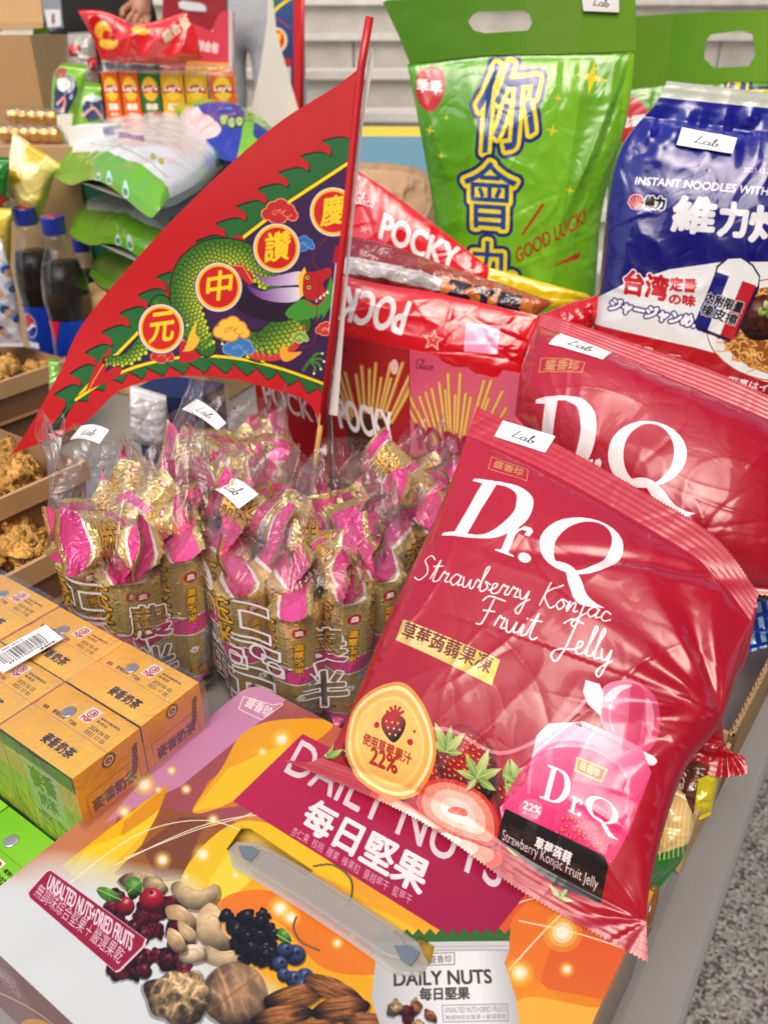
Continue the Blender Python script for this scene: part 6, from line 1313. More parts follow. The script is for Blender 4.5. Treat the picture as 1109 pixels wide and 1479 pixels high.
# ================================================================ COLA BOTTLES
def bottles():
    M_g = film('clear_bottle_plastic', base=.04, edge=.35, rough=.03, haze=.02, bump=(20, .0005, 1, 0)); M_l = mat('dark_cola', (14, 6, 4), .25, spec=.2); M_c = mat('blue_cap_plastic', (24, 44, 140), .35, coat=.3); M_ct = mat('cap_top_print', (170, 40, 60), .5)
    cv = Canvas(1400, 420, (10, 60, 170)); cv.grad((0, 0), (16, 70, 190), (0, 420), (8, 40, 130)); 
    for x in (160, 860):
        cv.poly([(x-130, 0), (x+60, 0), (x-60, 200)], (220, 30, 50)); cv.stroke([(x-140, 0), (x-60, 210), (x+70, 0)], 10, (10, 30, 110))
        c = (x+330, 150); cv.circ(c, 98, (236, 238, 242)); tt = np.linspace(math.pi, 2*math.pi, 30)
        cv.poly([(c[0]+92*math.cos(a), c[1]+92*math.sin(a)) for a in tt]+[(c[0]+50, c[1]-28), (c[0], c[1]+6), (c[0]-50, c[1]+30), (c[0]-88, c[1]+30)], (206, 30, 50))
        tt = np.linspace(0, math.pi, 30); cv.poly([(c[0]+92*math.cos(a), c[1]+92*math.sin(a)) for a in tt]+[(c[0]-70, c[1]+56), (c[0]-20, c[1]+42), (c[0]+40, c[1]+10), (c[0]+88, c[1]+2)], (10, 40, 140))
        cv.text('百事可樂', (x+250, 330), (x+410, 330), (x+250, 282), (230, 236, 244), bold=4); cv.text('pepsi', (x-120, 320), (x+50, 320), (x-120, 260), (225, 232, 244), bold=3)
    M_lb = printed('cola_label', cv, .3, coat=.6)
    prof = [(.0, .002), (.020, .0), (.027, .006), (.030, .02), (.0305, .055), (.0285, .075), (.0275, .095), (.030, .118), (.0315, .135), (.030, .155), (.024, .180), (.017, .198), (.0125, .208), (.0125, .222)]
    s = 1.07
    def bottle(px, d, rot, label):
        c = at(px[0], px[1], d); base = np.array([c[0], c[1], .004]); hcap = c[2]; s = (hcap-.004)/.240
        t = thing('cola_bottle', label, 'bottle', tuple(base), 'cola bottles')
        P = [(r*s, z*s) for r, z in prof]; mesh('bottle_shell', *lathe(P, base, 36), M_g, t)
        L = [(max(0, r*s-.0012), z*s+.001) for r, z in prof if z < .185]; L += [(0, .181*s)]; mesh('cola', *lathe(L, base, 36), M_l, t)
        V = []; uv = []; n = 48
        for j, (r, z) in enumerate(((.0310, .030), (.0309, .055), (.0300, .072), (.0288, .092), (.0292, .108))):
            for k in range(n+1): a = rot+2*math.pi*k/n; V.append(base+np.array([r*s*1.01*math.cos(a), r*s*1.01*math.sin(a), z*s])); uv.append((k/n, (z-.030)/.078))
        mesh('label_sleeve', V, [(j*(n+1)+k, j*(n+1)+k+1, (j+1)*(n+1)+k+1, (j+1)*(n+1)+k) for j in range(4) for k in range(n)], M_lb, t, uv)
        V, Fc = lathe([(0, .218*s), (.0150*s, .218*s), (.0155*s, .222*s), (.0155*s, .2385*s), (.0145*s, .240*s), (0, .2402*s)], base, 40)
        V = [v if not (.0152*s < math.hypot(v[0]-base[0], v[1]-base[1])) or i % 2 else (base[0]+(v[0]-base[0])*.97, base[1]+(v[1]-base[1])*.97, v[2]) for i, v in enumerate(V)]
        cp = mesh('cap', V, Fc, M_c, t, smooth_=False); mesh('cap_top', *lathe([(0, .2404*s), (.0105*s, .2404*s), (.0105*s, .2400*s)][::-1], base, 24), M_ct, cp)
        mesh('neck_ring', *lathe([(.0126*s, .2125*s), (.0165*s, .2135*s), (.0165*s, .2145*s), (.0126*s, .216*s)], base, 30), M_g, t)
    bottle((34, 300), 1.27, -1.2, 'cola bottle with blue cap, the left one of the two in front')
    bottle((75, 312), 1.20, -2.75, 'cola bottle with blue cap showing the round red white blue logo')
    bottle((116, 345), 1.34, 1.0, 'cola bottle mostly hidden behind the snack pillow stack')
bottles()

# ================================================================ TRAYS OF FRIED CHICKEN
def chunk(seed):
    import bmesh
    bm = bmesh.new(); bmesh.ops.create_icosphere(bm, subdivisions=4, radius=1); V = np.array([v.co[:] for v in bm.verts]); Fc = [[v.index for v in f.verts] for f in bm.faces]; bm.free()
    th = np.arctan2(V[:, 1], V[:, 0]); ph = V[:, 2]*2
    n3 = (noise(V[:, 0]*2.2+seed*5, V[:, 1]*2.2+V[:, 2]*1.3, seed)+noise(V[:, 2]*2.6+seed, V[:, 0]*2.1-V[:, 1], seed+2))/2-.5
    n4 = (ridge(V[:, 0]*5+V[:, 2]*2, V[:, 1]*5-V[:, 2]*3, seed+7, 3)+ridge(V[:, 2]*6+seed, V[:, 0]*4+V[:, 1]*3, seed+9, 3))/2-.6
    r = 1+n3*.9+n4*.55; V = V*r[:, None]*np.array([1, .8, .62]); m = bpy.data.meshes.new('fried_chicken'); m.from_pydata(V.tolist(), [], Fc); m.materials.append(M_CH); m.polygons.foreach_set('use_smooth', [True]*len(m.polygons)); return m
M_CH = mat('fried_crust', (255, 194, 100), .55, spec=.5, bump=(1.6, .06, 6, .5), var=(1.4, .16)); M_CH.node_tree.nodes['Principled BSDF'].inputs['Coat Weight'].default_value = .15
def trays():
    CH = [chunk(i+1) for i in range(4)]
    rs = np.random.RandomState(11)
    M_IN = mat('tray_inside_card', (150, 112, 76), .75, var=(20, .06)); M_OUT = mat('tray_outside_card', (196, 158, 112), .7, var=(20, .05))
    names = ('farthest open cardboard tray of fried chicken, at the left edge behind the red flag tip', 'middle open cardboard tray of fried chicken left of the corn puffs', 'nearest open cardboard tray of fried chicken, just behind the milk tea pack')
    wh = ('farthest', 'middle', 'nearest')
    for k, (cx, zt) in enumerate((((99, 520), .115), ((122, 668), .110), ((142, 765), .075))):
        C = on_z(*cx, zt); L, W, Hh = .30, (.155, .19, .17)[k], .055
        ex, ey = -EX, -EY      # towards the left, towards the viewer
        t = thing('cardboard_tray', names[k], 'food tray', (C[0]+ex[0]*L/2, C[1]+ex[1]*L/2, zt-Hh), 'cardboard trays of fried chicken')
        th = .0022; fl = .012
        def wall(nm, A, D, ln, out, lip=False):
            P = lambda s, o, z: A+D*s+out*o+Z*(z)
            V = [P(0, fl*(-1) if False else 0, 0), P(ln, 0, 0), P(ln, -.010, -Hh), P(0, -.010, -Hh)]; V += [p-out*th for p in V]
            mesh(nm, V, [(0, 1, 2, 3), (7, 6, 5, 4), (0, 4, 5, 1), (1, 5, 6, 2), (2, 6, 7, 3), (3, 7, 4, 0)], M_IN, t, smooth_=False)
            if lip:
                V = [P(-.004, 0, .0005), P(ln, 0, .0005), P(ln, .0, -.021), P(-.004, .0, -.021)]; V = [p+out*.0006 for p in V]+[p-out*.004 for p in V]
                mesh('folded_rim', V, [(0, 1, 2, 3)[::-1], (7, 6, 5, 4)[::-1], (0, 4, 5, 1)[::-1], (1, 5, 6, 2)[::-1], (2, 6, 7, 3)[::-1], (3, 7, 4, 0)[::-1]], M_OUT, t, smooth_=False)
        wall('tray_wall', C, ex, L, -ey, False)                 # back wall
        wall('tray_wall', C, ey, W, -ex, True)                  # right wall with light rim
        wall('tray_wall', C+ex*L, ey, W, ex, False)
        wall('tray_wall', C+ey*W, ex, L, ey, True)
        mesh('tray_floor', [C-Z*Hh, C+ex*L-Z*Hh, C+ex*L+ey*W-Z*Hh, C+ey*W-Z*Hh], [(0, 1, 2, 3)], M_IN, t, smooth_=False)
        if k < 2:   # hinged lid hanging below / cardboard beneath
            mesh('tray_base_block', box_pts(C+ex*.006+ey*.006-Z*(zt-.0), ex, ey, Z, L-.02, W-.02, zt-Hh-.002), BOXF, mat('stacked_tray_card', (120, 86, 56), .8), t, smooth_=False)
        for i in range(34):
            a, b = rs.rand(), rs.rand(); o = bpy.data.objects.new('fried_chicken', CH[i % 4]); COL.objects.link(o); s = .018+rs.rand()*.013
            o.scale = (s, s, s); o.rotation_euler = (rs.rand()*6, rs.rand()*6, rs.rand()*6); p = C+ex*(.03+a*(L-.06))+ey*(.028+b*(W-.056))+Z*(-Hh+.020+rs.rand()*.032); o.location = p
            tag(o, 'craggy golden fried chicken piece at the %s of the %s cardboard tray' % ('left end' if a > .66 else 'middle' if a > .33 else 'right end', wh[k]), 'fried chicken', 'fried chicken pieces in the %s tray' % wh[k])
trays()

# ================================================================ RIGHT SIDE
def right_side():
    A = on_z(980, 1264, 0); D = on_z(1109, 1001, 0)-A; D /= np.linalg.norm(D); N = np.array([D[1], -D[0], 0])
    cv = Canvas(1600, 400, (170, 138, 92)); cv.grad((0, 0), (176, 144, 98), (0, 400), (160, 128, 84)); cv.text('DELICIOUS', (500, 250), (1500, 250), (500, 120), (40, 34, 30), bold=1); cv.text('SNACK FOOD', (520, 350), (1300, 350), (520, 300), (60, 50, 40), bold=1)
    for i in range(6): cv.poly([(0, 60+i*60), (1600, 55+i*60), (1600, 58+i*60)], (150, 120, 80), .5)
    t = thing('cardboard_box', 'open corrugated cardboard box along the right edge of the table', 'cardboard box', tuple(A+D*.22))
    H1 = .066; A2 = A+D*.078
    def slab(nm, P, n, th, m, uv=None):
        V = list(P)+[p-n*th for p in P]; mesh(nm, V, [(0, 1, 2, 3), (7, 6, 5, 4), (0, 4, 5, 1), (1, 5, 6, 2), (2, 6, 7, 3), (3, 7, 4, 0)], m, t, (uv or [(0, 0), (1, 0), (1, 1), (0, 1)])*2, smooth_=False)
    slab('side_wall', [A2, A2+D*.40, A2+D*.40+Z*H1, A2+Z*H1], N, .004, printed('corrugated_side_print', cv, .8))
    slab('side_wall', [A2-N*.24, A2, A2+Z*H1, A2-N*.24+Z*H1], -D, .004, M_KR)
    slab('side_wall', [A2+D*.40-N*.24, A2+D*.40, A2+D*.40+Z*H1, A2+D*.40-N*.24+Z*H1], -D, .004, M_KR2)
    slab('flap', [A+Z*.002, A2+D*.02+Z*.002, A2+D*.02+Z*.062, A+D*.01+Z*.050], N, .003, M_KR)
    # corrugated edge on the rim
    V, Fc = tube([A2+D*s+Z*(H1+.0005)-N*(.002+.0012*math.sin(s*900)) for s in np.linspace(0, .40, 160)], .0012, 6); mesh('corrugated_rim', V, Fc, M_KR2, t)
    # snack packets squeezed between the gift box and the cardboard box
    def packet(name, label, pl, b, tp, l, r, th, art, seed, cat='snack packet', bg=(200, 170, 110), **k):
        pr = Print(pl, b+tp+l+r, 2600, bg, .004); art(pr.cv); t = thing(name, label, cat, tuple(pl.pt(*pl.loc(b[0]))))
        pillow('packet_body', t, pl, b, tp, l, r, th, pr, printed(name+'_print', pr.cv, .3, coat=.9, coat_r=.07, bump=(40, .002, 3, 1)), 60, 60, seal=(.06, .06), wr=(.004, 30, .003, 40), back=.8, seed=seed, **k)
    pl = Plane(on_z(950, 1290, .05), -32, 62)
    def a(cv): cv.grad((950, 1200), (226, 190, 120), (950, 1270), (206, 164, 90)); cv.poly([(900, 1235), (1010, 1215), (1010, 1320), (900, 1320)], (44, 120, 44)); [cv.stroke([(930+i*6, 1160), (925+i*6, 1235)], 2, (244, 222, 160), .7) for i in range(12)]
    packet('snack_packet', 'tan and green snack packet wedged beside the red jelly bag', pl, [(880, 1300), (935, 1295), (985, 1242)], [(900, 1120), (945, 1125), (988, 1150)], [(880, 1300), (890, 1200), (900, 1120)], [(985, 1242), (1002, 1190), (988, 1150)], .012, a, 91)
    pl = Plane(on_z(985, 1190, .03), -32, 66)
    def a(cv): cv.grad((970, 1080), (86, 46, 30), (1010, 1150), (110, 60, 40)); cv.poly([(1010, 1120), (1040, 1110), (1030, 1190), (1000, 1190)], (216, 200, 30)); cv.text('巧克力', (984, 1158), (992, 1112), (974, 1154), (226, 216, 200), bold=1); cv.text('OPEN', (1006, 1136), (1012, 1112), (1000, 1134), (226, 216, 200), bold=0)
    packet('snack_packet', 'brown chocolate snack packet with a yellow edge below the crumpled red tail', pl, [(950, 1180), (1000, 1185), (1026, 1176)], [(960, 1080), (1010, 1085), (1040, 1100)], [(950, 1180), (960, 1080)], [(1026, 1176), (1036, 1130), (1040, 1100)], .010, a, 92)
    pl = Plane(on_z(925, 1360, .02), -32, 60)
    def a(cv): cv.grad((880, 1280), (160, 116, 60), (940, 1340), (130, 80, 40))
    packet('snack_packet', 'small brown packet standing low between gift box and cardboard box', pl, [(860, 1370), (920, 1368), (940, 1342)], [(880, 1270), (930, 1262), (952, 1270)], [(860, 1370), (880, 1270)], [(940, 1342), (950, 1300), (952, 1270)], .008, a, 93)
    pl = Plane(at(1092, 905, .70), -28, 60)
    def a(cv): [cv.poly([(1060+i*16, 830), (1068+i*16, 830), (1088+i*16, 960), (1080+i*16, 960)], (20, 60, 170)) for i in range(-3, 9)]; [cv.poly([(1050, 850+i*22), (1150, 830+i*22), (1150, 836+i*22), (1050, 856+i*22)], (20, 60, 170)) for i in range(7)]
    packet('snack_packet', 'light blue packet with dark blue checks behind the cardboard box at the right edge', pl, [(1070, 945), (1120, 930), (1160, 920)], [(1090, 860), (1120, 858), (1160, 855)], [(1070, 945), (1080, 900), (1090, 860)], [(1160, 920), (1160, 855)], .010, a, 94, bg=(150, 200, 230))
    pl = Plane(at(1080, 840, .66), -28, 48)
    def a(cv): cv.grad((1040, 780), (190, 150, 70), (1109, 870), (120, 90, 40))
    packet('snack_packet', 'dull gold foil packet peeking out between the two big red jelly bags', pl, [(1020, 830), (1080, 860), (1150, 872)], [(1030, 765), (1080, 800), (1150, 830)], [(1020, 830), (1030, 765)], [(1150, 872), (1150, 830)], .004, a, 95, bg=(190, 160, 80))
right_side()

# ================================================================ BACK LEFT GOODS
def back_left():
    # crisps multipack
    def lay(c, nm):
        cv = Canvas(240, 660, c); cv.circ((120, 190), 96, (236, 190, 40), ry=140); cv.circ((120, 190), 84, (250, 206, 60), ry=126); cv.poly([(16, 165), (120, 140), (224, 165), (224, 245), (120, 220), (16, 245)], (200, 30, 34)); cv.text("Lay's", (34, 226), (206, 220), (34, 160), (250, 244, 240), bold=5)
        cv.text('樂事', (50, 430), (190, 430), (50, 356), (248, 236, 220), bold=5); cv.text('洋芋片', (60, 500), (180, 500), (60, 462), (248, 236, 220), bold=2); cv.ball((120, 600), 80, [min(255, x*1.0+20) for x in c], ry=40, rough=.3, sc=30); return printed(nm, cv, .35, coat=.3)
    MO, MG, MY = lay((226, 96, 26), 'orange_crisp_box'), lay((30, 120, 50), 'green_crisp_box'), lay((236, 176, 30), 'yellow_crisp_box')
    d = 1.55; x = [(144, 168, MO, 'leftmost orange'), (170, 197, MO, 'second orange'), (198, 227, MG, 'green'), (229, 262, MY, 'larger yellow'), (264, 296, MY, 'narrow yellow'), (301, 336, MO, 'rightmost orange')]
    zb = at(240, 192, d)[2]
    for a, b, m, nm in x:
        L, Rr = at(a, 104, d), at(b, 104, d); w_ = Rr[0]-L[0]; carton('crisp_box', nm+' crisp box standing in the crisp multipack', 'crisp box', (L[0]+.002, L[1], zb), 1.5, w_-.001, .05, L[2]-zb, m, group='crisp boxes in the multipack', side_=m)
    carton('shipping_carton', 'brown carton under the crisp multipack behind the snack stack', 'cardboard box', (at(142, 104, d)[0]-.03, at(142, 104, d)[1]-.01, 0), 0, .34, .20, zb-.001, M_KR, M_KR2)
    pl = Plane(at(240, 100, d-.02), 0, 88)
    t = thing('multipack_film', 'clear film with red printed header and finger hole over the crisp boxes', 'plastic wrap', tuple(at(240, 150, d)))
    b = [(146, 88), (200, 92), (262, 90), (292, 86)]; tp = [(112, 14), (150, 16), (205, 34), (268, 16)]; l = [(146, 88), (136, 60), (112, 14)]; r = [(292, 86), (284, 50), (268, 16)]
    pr = Print(pl, b+tp+l+r, 1500, (214, 24, 30)); cv = pr.cv; cv.grad((130, 30), (206, 20, 30), (280, 80), (230, 44, 40)); cv.circ((152, 46), 12, (240, 170, 40), ry=16, rot=-20); cv.circ((160, 62), 15, (246, 196, 60), ry=9); cv.text('樂事', (150, 56), (172, 60), (152, 44), (200, 30, 30), bold=2); cv.circ((206, 44), 13, (246, 196, 60), ry=6, rot=15); cv.text('組合包', (244, 62), (276, 36), (238, 50), (240, 220, 190), bold=2); cv.circ((190, 30), 8, (30, 20, 20), ry=5)
    pillow('header', t, pl, b, tp, l, r, .02, pr, printed('crisp_header_print', cv, .25, coat=1, coat_r=.05, bump=(20, .003, 2, 1)), 90, 60, seal=(.02, .05), wr=(.016, 14, .006, 18), back=.4, seed=101, zig=0)
    b = [(143, 104), (240, 108), (338, 112)]; tp = [(146, 86), (230, 88), (336, 96)]; pillow('film', t, pl, b, tp, [(143, 104), (146, 86)], [(338, 112), (336, 96)], .02, None, FILMC, 70, 40, seal=(0, 0), wr=(.012, 20, .008, 26), seed=103, zig=0)
    pl = Plane(at(304, 66, d+.03), 0, 88); q = [(268, 104), (336, 112), (337, 16), (322, 16), (315, 22), (305, 46), (270, 30)]; pr = Print(pl, q, 1200, (214, 70, 90)); pr.cv.poly([(270, 88), (330, 90), (330, 110), (268, 104)], (240, 180, 80)); pr.cv.text('綜合包', (284, 72), (314, 76), (286, 58), (240, 214, 220), bold=2); pr.cv.stroke([(333, 14), (333, 112)], 9, (200, 208, 210)); pr.cv.stroke([(268, 26), (306, 44)], 5, (200, 208, 210))
    t = thing('pink_snack_pack', 'pink snack pack with a pale border behind the crisp boxes', 'snack pack', tuple(at(304, 110, d+.03))); sheet('pack_front', t, pl, q, printed('pink_pack_print', pr.cv, .3, coat=.8), 0, .02, pr=pr)
    # big cardboard box
    d = 1.62; cv = Canvas(600, 900, (176, 138, 90)); cv.grad((0, 0), (186, 148, 98), (600, 900), (166, 128, 82)); cv.text('組合包', (150, 800), (560, 790), (150, 650), (84, 62, 40), bold=4)
    O = at(-60, 190, d); O2 = at(-60, 50, d); Rr = at(72, 190, d)
    carton('shipping_carton', 'large brown cardboard box with printed characters at the top left', 'cardboard box', (O[0], O[1], .0), -3, Rr[0]-O[0], .22, O2[2], printed('big_carton_print', cv, .8), M_KR, M_KR)
    pl = Plane(at(30, 42, d-.02), -3, 80); t = thing('carton_lid', 'open brown cardboard flap above the large box at the top left corner', 'cardboard lid', tuple(at(30, 44, d-.02)))
    sheet('lid_panel', t, pl, [(-60, 44), (68, 41), (60, -30), (-60, -36)], M_KR, .012, .004); sheet('lid_edge', t, pl, [(-60, 48), (68, 43), (68, 35), (-60, 38)], M_KR2, .017, .004)
    # green bags behind
    def gp(name, label, dd, b, tp, l, r, th, art, seed, bg=(100, 160, 30), cat='snack bag', t_=84, mt=None, **k):
        pl = Plane(at(*b[0], dd), 0, t_); pr = Print(pl, b+tp+l+r, 1300, bg, th*.6); art(pr.cv); t = thing(name, label, cat, tuple(pl.pt(*pl.loc(b[0]))))
        pillow('bag_body', t, pl, b, tp, l, r, th, None if mt else pr, mt or printed(name+'_print', pr.cv, .32, coat=.9, coat_r=.06, bump=(16, .003, 2, 1)), 70, 70, seal=(.03, .05), wr=(.012, 14, .005, 20), back=.8, seed=seed, **k)
    no = lambda cv: None
    gp('green_snack_bag', 'green bag sliver between the large cardboard box and the dark clothes', 1.75, [(52, 230), (112, 230)], [(48, 42), (70, 40)], [(52, 230), (48, 42)], [(112, 230), (86, 128), (70, 40)], .02, no, 111, (84, 140, 30))
    def art(cv): cv.poly([(82, 118), (100, 108), (112, 130), (98, 165), (82, 168), (78, 140)], (30, 44, 100), sm=True); cv.circ((92, 122), 10, (226, 230, 220)); cv.stroke([(84, 150), (96, 140), (92, 160)], 6, (236, 160, 150), sm=True); cv.circ((86, 105), 9, (160, 80, 40))
    gp('green_snack_bag', 'crumpled green snack bag with a blue and white print beside the crisp boxes', 1.45, [(80, 240), (128, 245)], [(90, 92), (126, 94)], [(80, 240), (76, 160), (78, 110), (90, 92)], [(128, 245), (122, 160), (126, 94)], .03, art, 112, (126, 186, 30))
    def art(cv): cv.poly([(122, 150), (142, 140), (148, 165), (130, 175)], (60, 70, 110), sm=True); cv.circ((134, 142), 10, (226, 236, 232), ry=5); cv.stroke([(122, 168), (136, 156), (146, 172)], 5, (240, 180, 170), sm=True)
    gp('green_snack_bag', 'smaller green snack bag right against the orange crisp boxes', 1.40, [(112, 250), (152, 250)], [(122, 120), (146, 122)], [(112, 250), (116, 170), (122, 120)], [(152, 250), (150, 180), (146, 122)], .02, art, 113, (120, 180, 34))
    def art(cv): cv.ball((108, 72), 10, (200, 20, 30)); cv.ball((138, 92), 11, (200, 20, 30)); cv.circ((110, 60), 4, (80, 150, 60))
    gp('clear_food_bag', 'clear bag with red fruits left of the crisp multipack', 1.6, [(98, 130), (145, 135)], [(98, 48), (132, 46)], [(98, 130), (98, 48)], [(145, 135), (140, 80), (132, 46)], .02, art, 114, (150, 146, 142))
    # chocolate balls in gold foil, two bars
    M_gf = mat('gold_foil', (226, 176, 84), .25, .85, bump=(260, .002, 2)); M_br = mat('brown_paper_cup', (90, 56, 30), .6)
    for r_, (y, x0, x1, n, dd, lab) in enumerate(((168, 14, 84, 5, 1.40, 'upper clear bar of gold foil chocolates by the cardboard box'), (193, 2, 88, 6, 1.34, 'lower clear bar of gold foil chocolates by the cardboard box'))):
        p0, p1 = at(x0, y, dd), at(x1, y+3, dd); t = thing('chocolate_bar_pack', lab, 'chocolate pack', tuple(p0)); D = (p1-p0)
        V, Fc = tube([p0+D*s for s in np.linspace(-.04, 1.04, 30)], [.016*(1 if .03 < i < .97 else .6) for i in np.linspace(0, 1, 30)], 12); mesh('film_tube', V, Fc, FILMC, t)
        for i in range(n):
            c = p0+D*(i+.5)/n; mesh('foil_ball', *lathe([(.0, -.013), (.008, -.0105), (.0125, -.004), (.0125, .003), (.009, .0095), (.004, .0125), (0, .013)], c, 16), M_gf, t)
    carton('chocolate_shelf_box', 'low brown box holding up the gold chocolates', 'cardboard box', (at(-30, 200, 1.33)[0], at(-30, 200, 1.33)[1]-.03, 0), 0, .16, .12, at(0, 206, 1.36)[2], M_KR2)
    M_wt = mat('white_card', (232, 232, 226), .6)
    cw = Canvas(300, 220, (232, 232, 228)); cw.text('囍', (110, 140), (190, 140), (110, 60), (200, 40, 46), bold=4)
    O = at(102, 218, 1.32); carton('white_box', 'small white box with a red character behind the snack stack', 'box', (O[0], O[1], .12), -8, .060, .07, at(102, 182, 1.32)[2]-.12, printed('white_box_print', cw, .5), M_wt)
    pl = Plane(at(95, 200, 1.36), 8, 70); t = thing('white_card_sheet', 'pale card leaning between the chocolates and the green bags', 'card', tuple(at(95, 210, 1.36))); sheet('sheet_body', t, pl, [(82, 166), (106, 164), (100, 214), (86, 210)], mat('pale_card', (206, 204, 190), .6), 0, .002)
    # yellow, green pouches
    def ay(cv): cv.grad((20, 200), (246, 240, 190), (80, 250), (240, 220, 120)); cv.circ((46, 222), 14, (236, 190, 40), ry=18); cv.circ((28, 252), 9, (236, 190, 40), ry=14)
    gp('yellow_pouch', 'pale yellow pouch with lemon print at the left behind the bottles', 1.30, [(8, 320), (60, 320)], [(19, 190), (50, 212), (88, 238)], [(8, 320), (12, 250), (19, 190)], [(60, 320), (76, 262), (88, 238)], .02, ay, 121, (244, 236, 180), cat='pouch')
    gp('green_pouch', 'green pouch at the left edge with small red marks', 1.26, [(-30, 330), (14, 325)], [(-30, 226), (14, 228)], [(-30, 330), (-30, 226)], [(14, 325), (14, 228)], .02, lambda cv: (cv.circ((2, 290), 8, (190, 30, 40)), cv.circ((12, 296), 7, (230, 220, 210))), 122, (40, 130, 40), cat='pouch')
    gp('yellow_cup_pack', 'yellow foil pack at the left edge beside the cola bottles', 1.22, [(-40, 410), (14, 400)], [(-40, 300), (17, 302)], [(-40, 410), (-40, 300)], [(14, 400), (17, 302)], .02, lambda cv: cv.grad((0, 300), (240, 220, 90), (0, 390), (190, 150, 50)), 123, (230, 200, 90), cat='snack bag')
    gp('blue_white_bag', 'blue and white patterned bag at the left edge in front of the bottles', 1.12, [(-60, 500), (34, 500)], [(-60, 340), (2, 345)], [(-60, 500), (-60, 340)], [(34, 500), (20, 410), (2, 345)], .02, lambda cv: [cv.circ(((i*37) % 60-25, 360+(i*53) % 130), 6, ((40, 70, 150), (150, 170, 200), (200, 150, 110))[i % 3]) for i in range(40)], 124, (206, 210, 220), cat='snack bag')
    # purple and lavender box with handle hole
    pl = Plane(at(60, 290, 1.42), -14, 86); t = thing('purple_gift_box', 'lavender and plum gift box with a handle hole behind the cola bottles', 'gift box', tuple(on_z(66, 420, .0)))
    sheet('back_panel', t, pl, [(22, 236), (70, 246), (112, 260), (113, 330), (24, 330)], mat('plum_card', (88, 34, 78), .5), -.03, .05)
    sheet('front_panel', t, pl, [(24, 264), (112, 288), (116, 400), (24, 400)], mat('lavender_card', (124, 118, 196), .45, coat=.2), .0, .002, [[(50, 292), (56, 290), (70, 296), (73, 306), (54, 306)]])
    sheet('tab_print', t, pl, [(52, 264), (72, 264), (80, 275), (52, 272)], mat('green_tab', (70, 130, 60), .5), -.0275, .001)
    carton('teal_box', 'small teal box behind the snack pillow stack', 'box', (at(114, 330, 1.38)[0], at(114, 330, 1.38)[1], 0), -12, .06, .05, at(114, 262, 1.38)[2], mat('teal_card', (70, 176, 160), .45), mat('teal_card_top', (90, 186, 170), .45))
    # yellow-topped blue carton behind the flag
    cvb = Canvas(900, 300, (130, 180, 206)); cvb.text('有效日期 2024/01800 1K2', (60, 90), (560, 90), (60, 50), (30, 40, 60), bold=2); rs = np.random.RandomState(3); xx = 560
    while xx < 760: cvb.poly([(xx, 110), (xx+5, 110), (xx+5, 190), (xx, 190)], (40, 50, 70)); xx += 8+rs.randint(9)
    cvb.text('公司貨', (60, 200), (300, 200), (60, 130), (230, 240, 246), bold=3)
    O = at(408, 196, 1.5); O = np.array([O[0], O[1], 0]); Lw = at(600, 190, 1.5)[0]-O[0]; zt = at(500, 196, 1.5)[2]
    carton('blue_carton', 'blue carton with a bright yellow top behind the flag pole', 'cardboard box', O, -3, Lw+.04, .18, zt, printed('blue_carton_print', cvb, .45), mat('yellow_card', (240, 216, 40), .45), mat('blue_card', (90, 150, 190), .45))
    # things glimpsed below the flag
    carton('navy_box', 'navy blue box glimpsed under the lower edge of the red flag', 'box', (on_z(255, 600, .02)[0], .93, 0), -20, .09, .06, .13, mat('navy_card', (28, 40, 84), .5), mat('navy_card_top', (34, 48, 96), .5))
    gp('white_pouch', 'plain white pouch glimpsed under the red flag beside the navy box', 1.0, [(190, 640), (250, 645)], [(188, 556), (240, 572)], [(190, 640), (188, 556)], [(250, 645), (240, 572)], .015, no, 131, (226, 228, 230), cat='pouch')
    gp('green_white_pouch', 'green and white pouch tip sticking up behind the flag tip', 1.02, [(70, 620), (120, 620)], [(70, 518), (82, 520)], [(70, 620), (74, 560), (70, 518)], [(120, 620), (100, 560), (82, 520)], .012, lambda cv: (cv.poly([(60, 560), (120, 540), (120, 620), (60, 620)], (226, 150, 160)), cv.poly([(76, 516), (90, 530), (110, 560), (100, 570)], (236, 236, 226))), 132, (120, 180, 60), cat='pouch')
back_left()

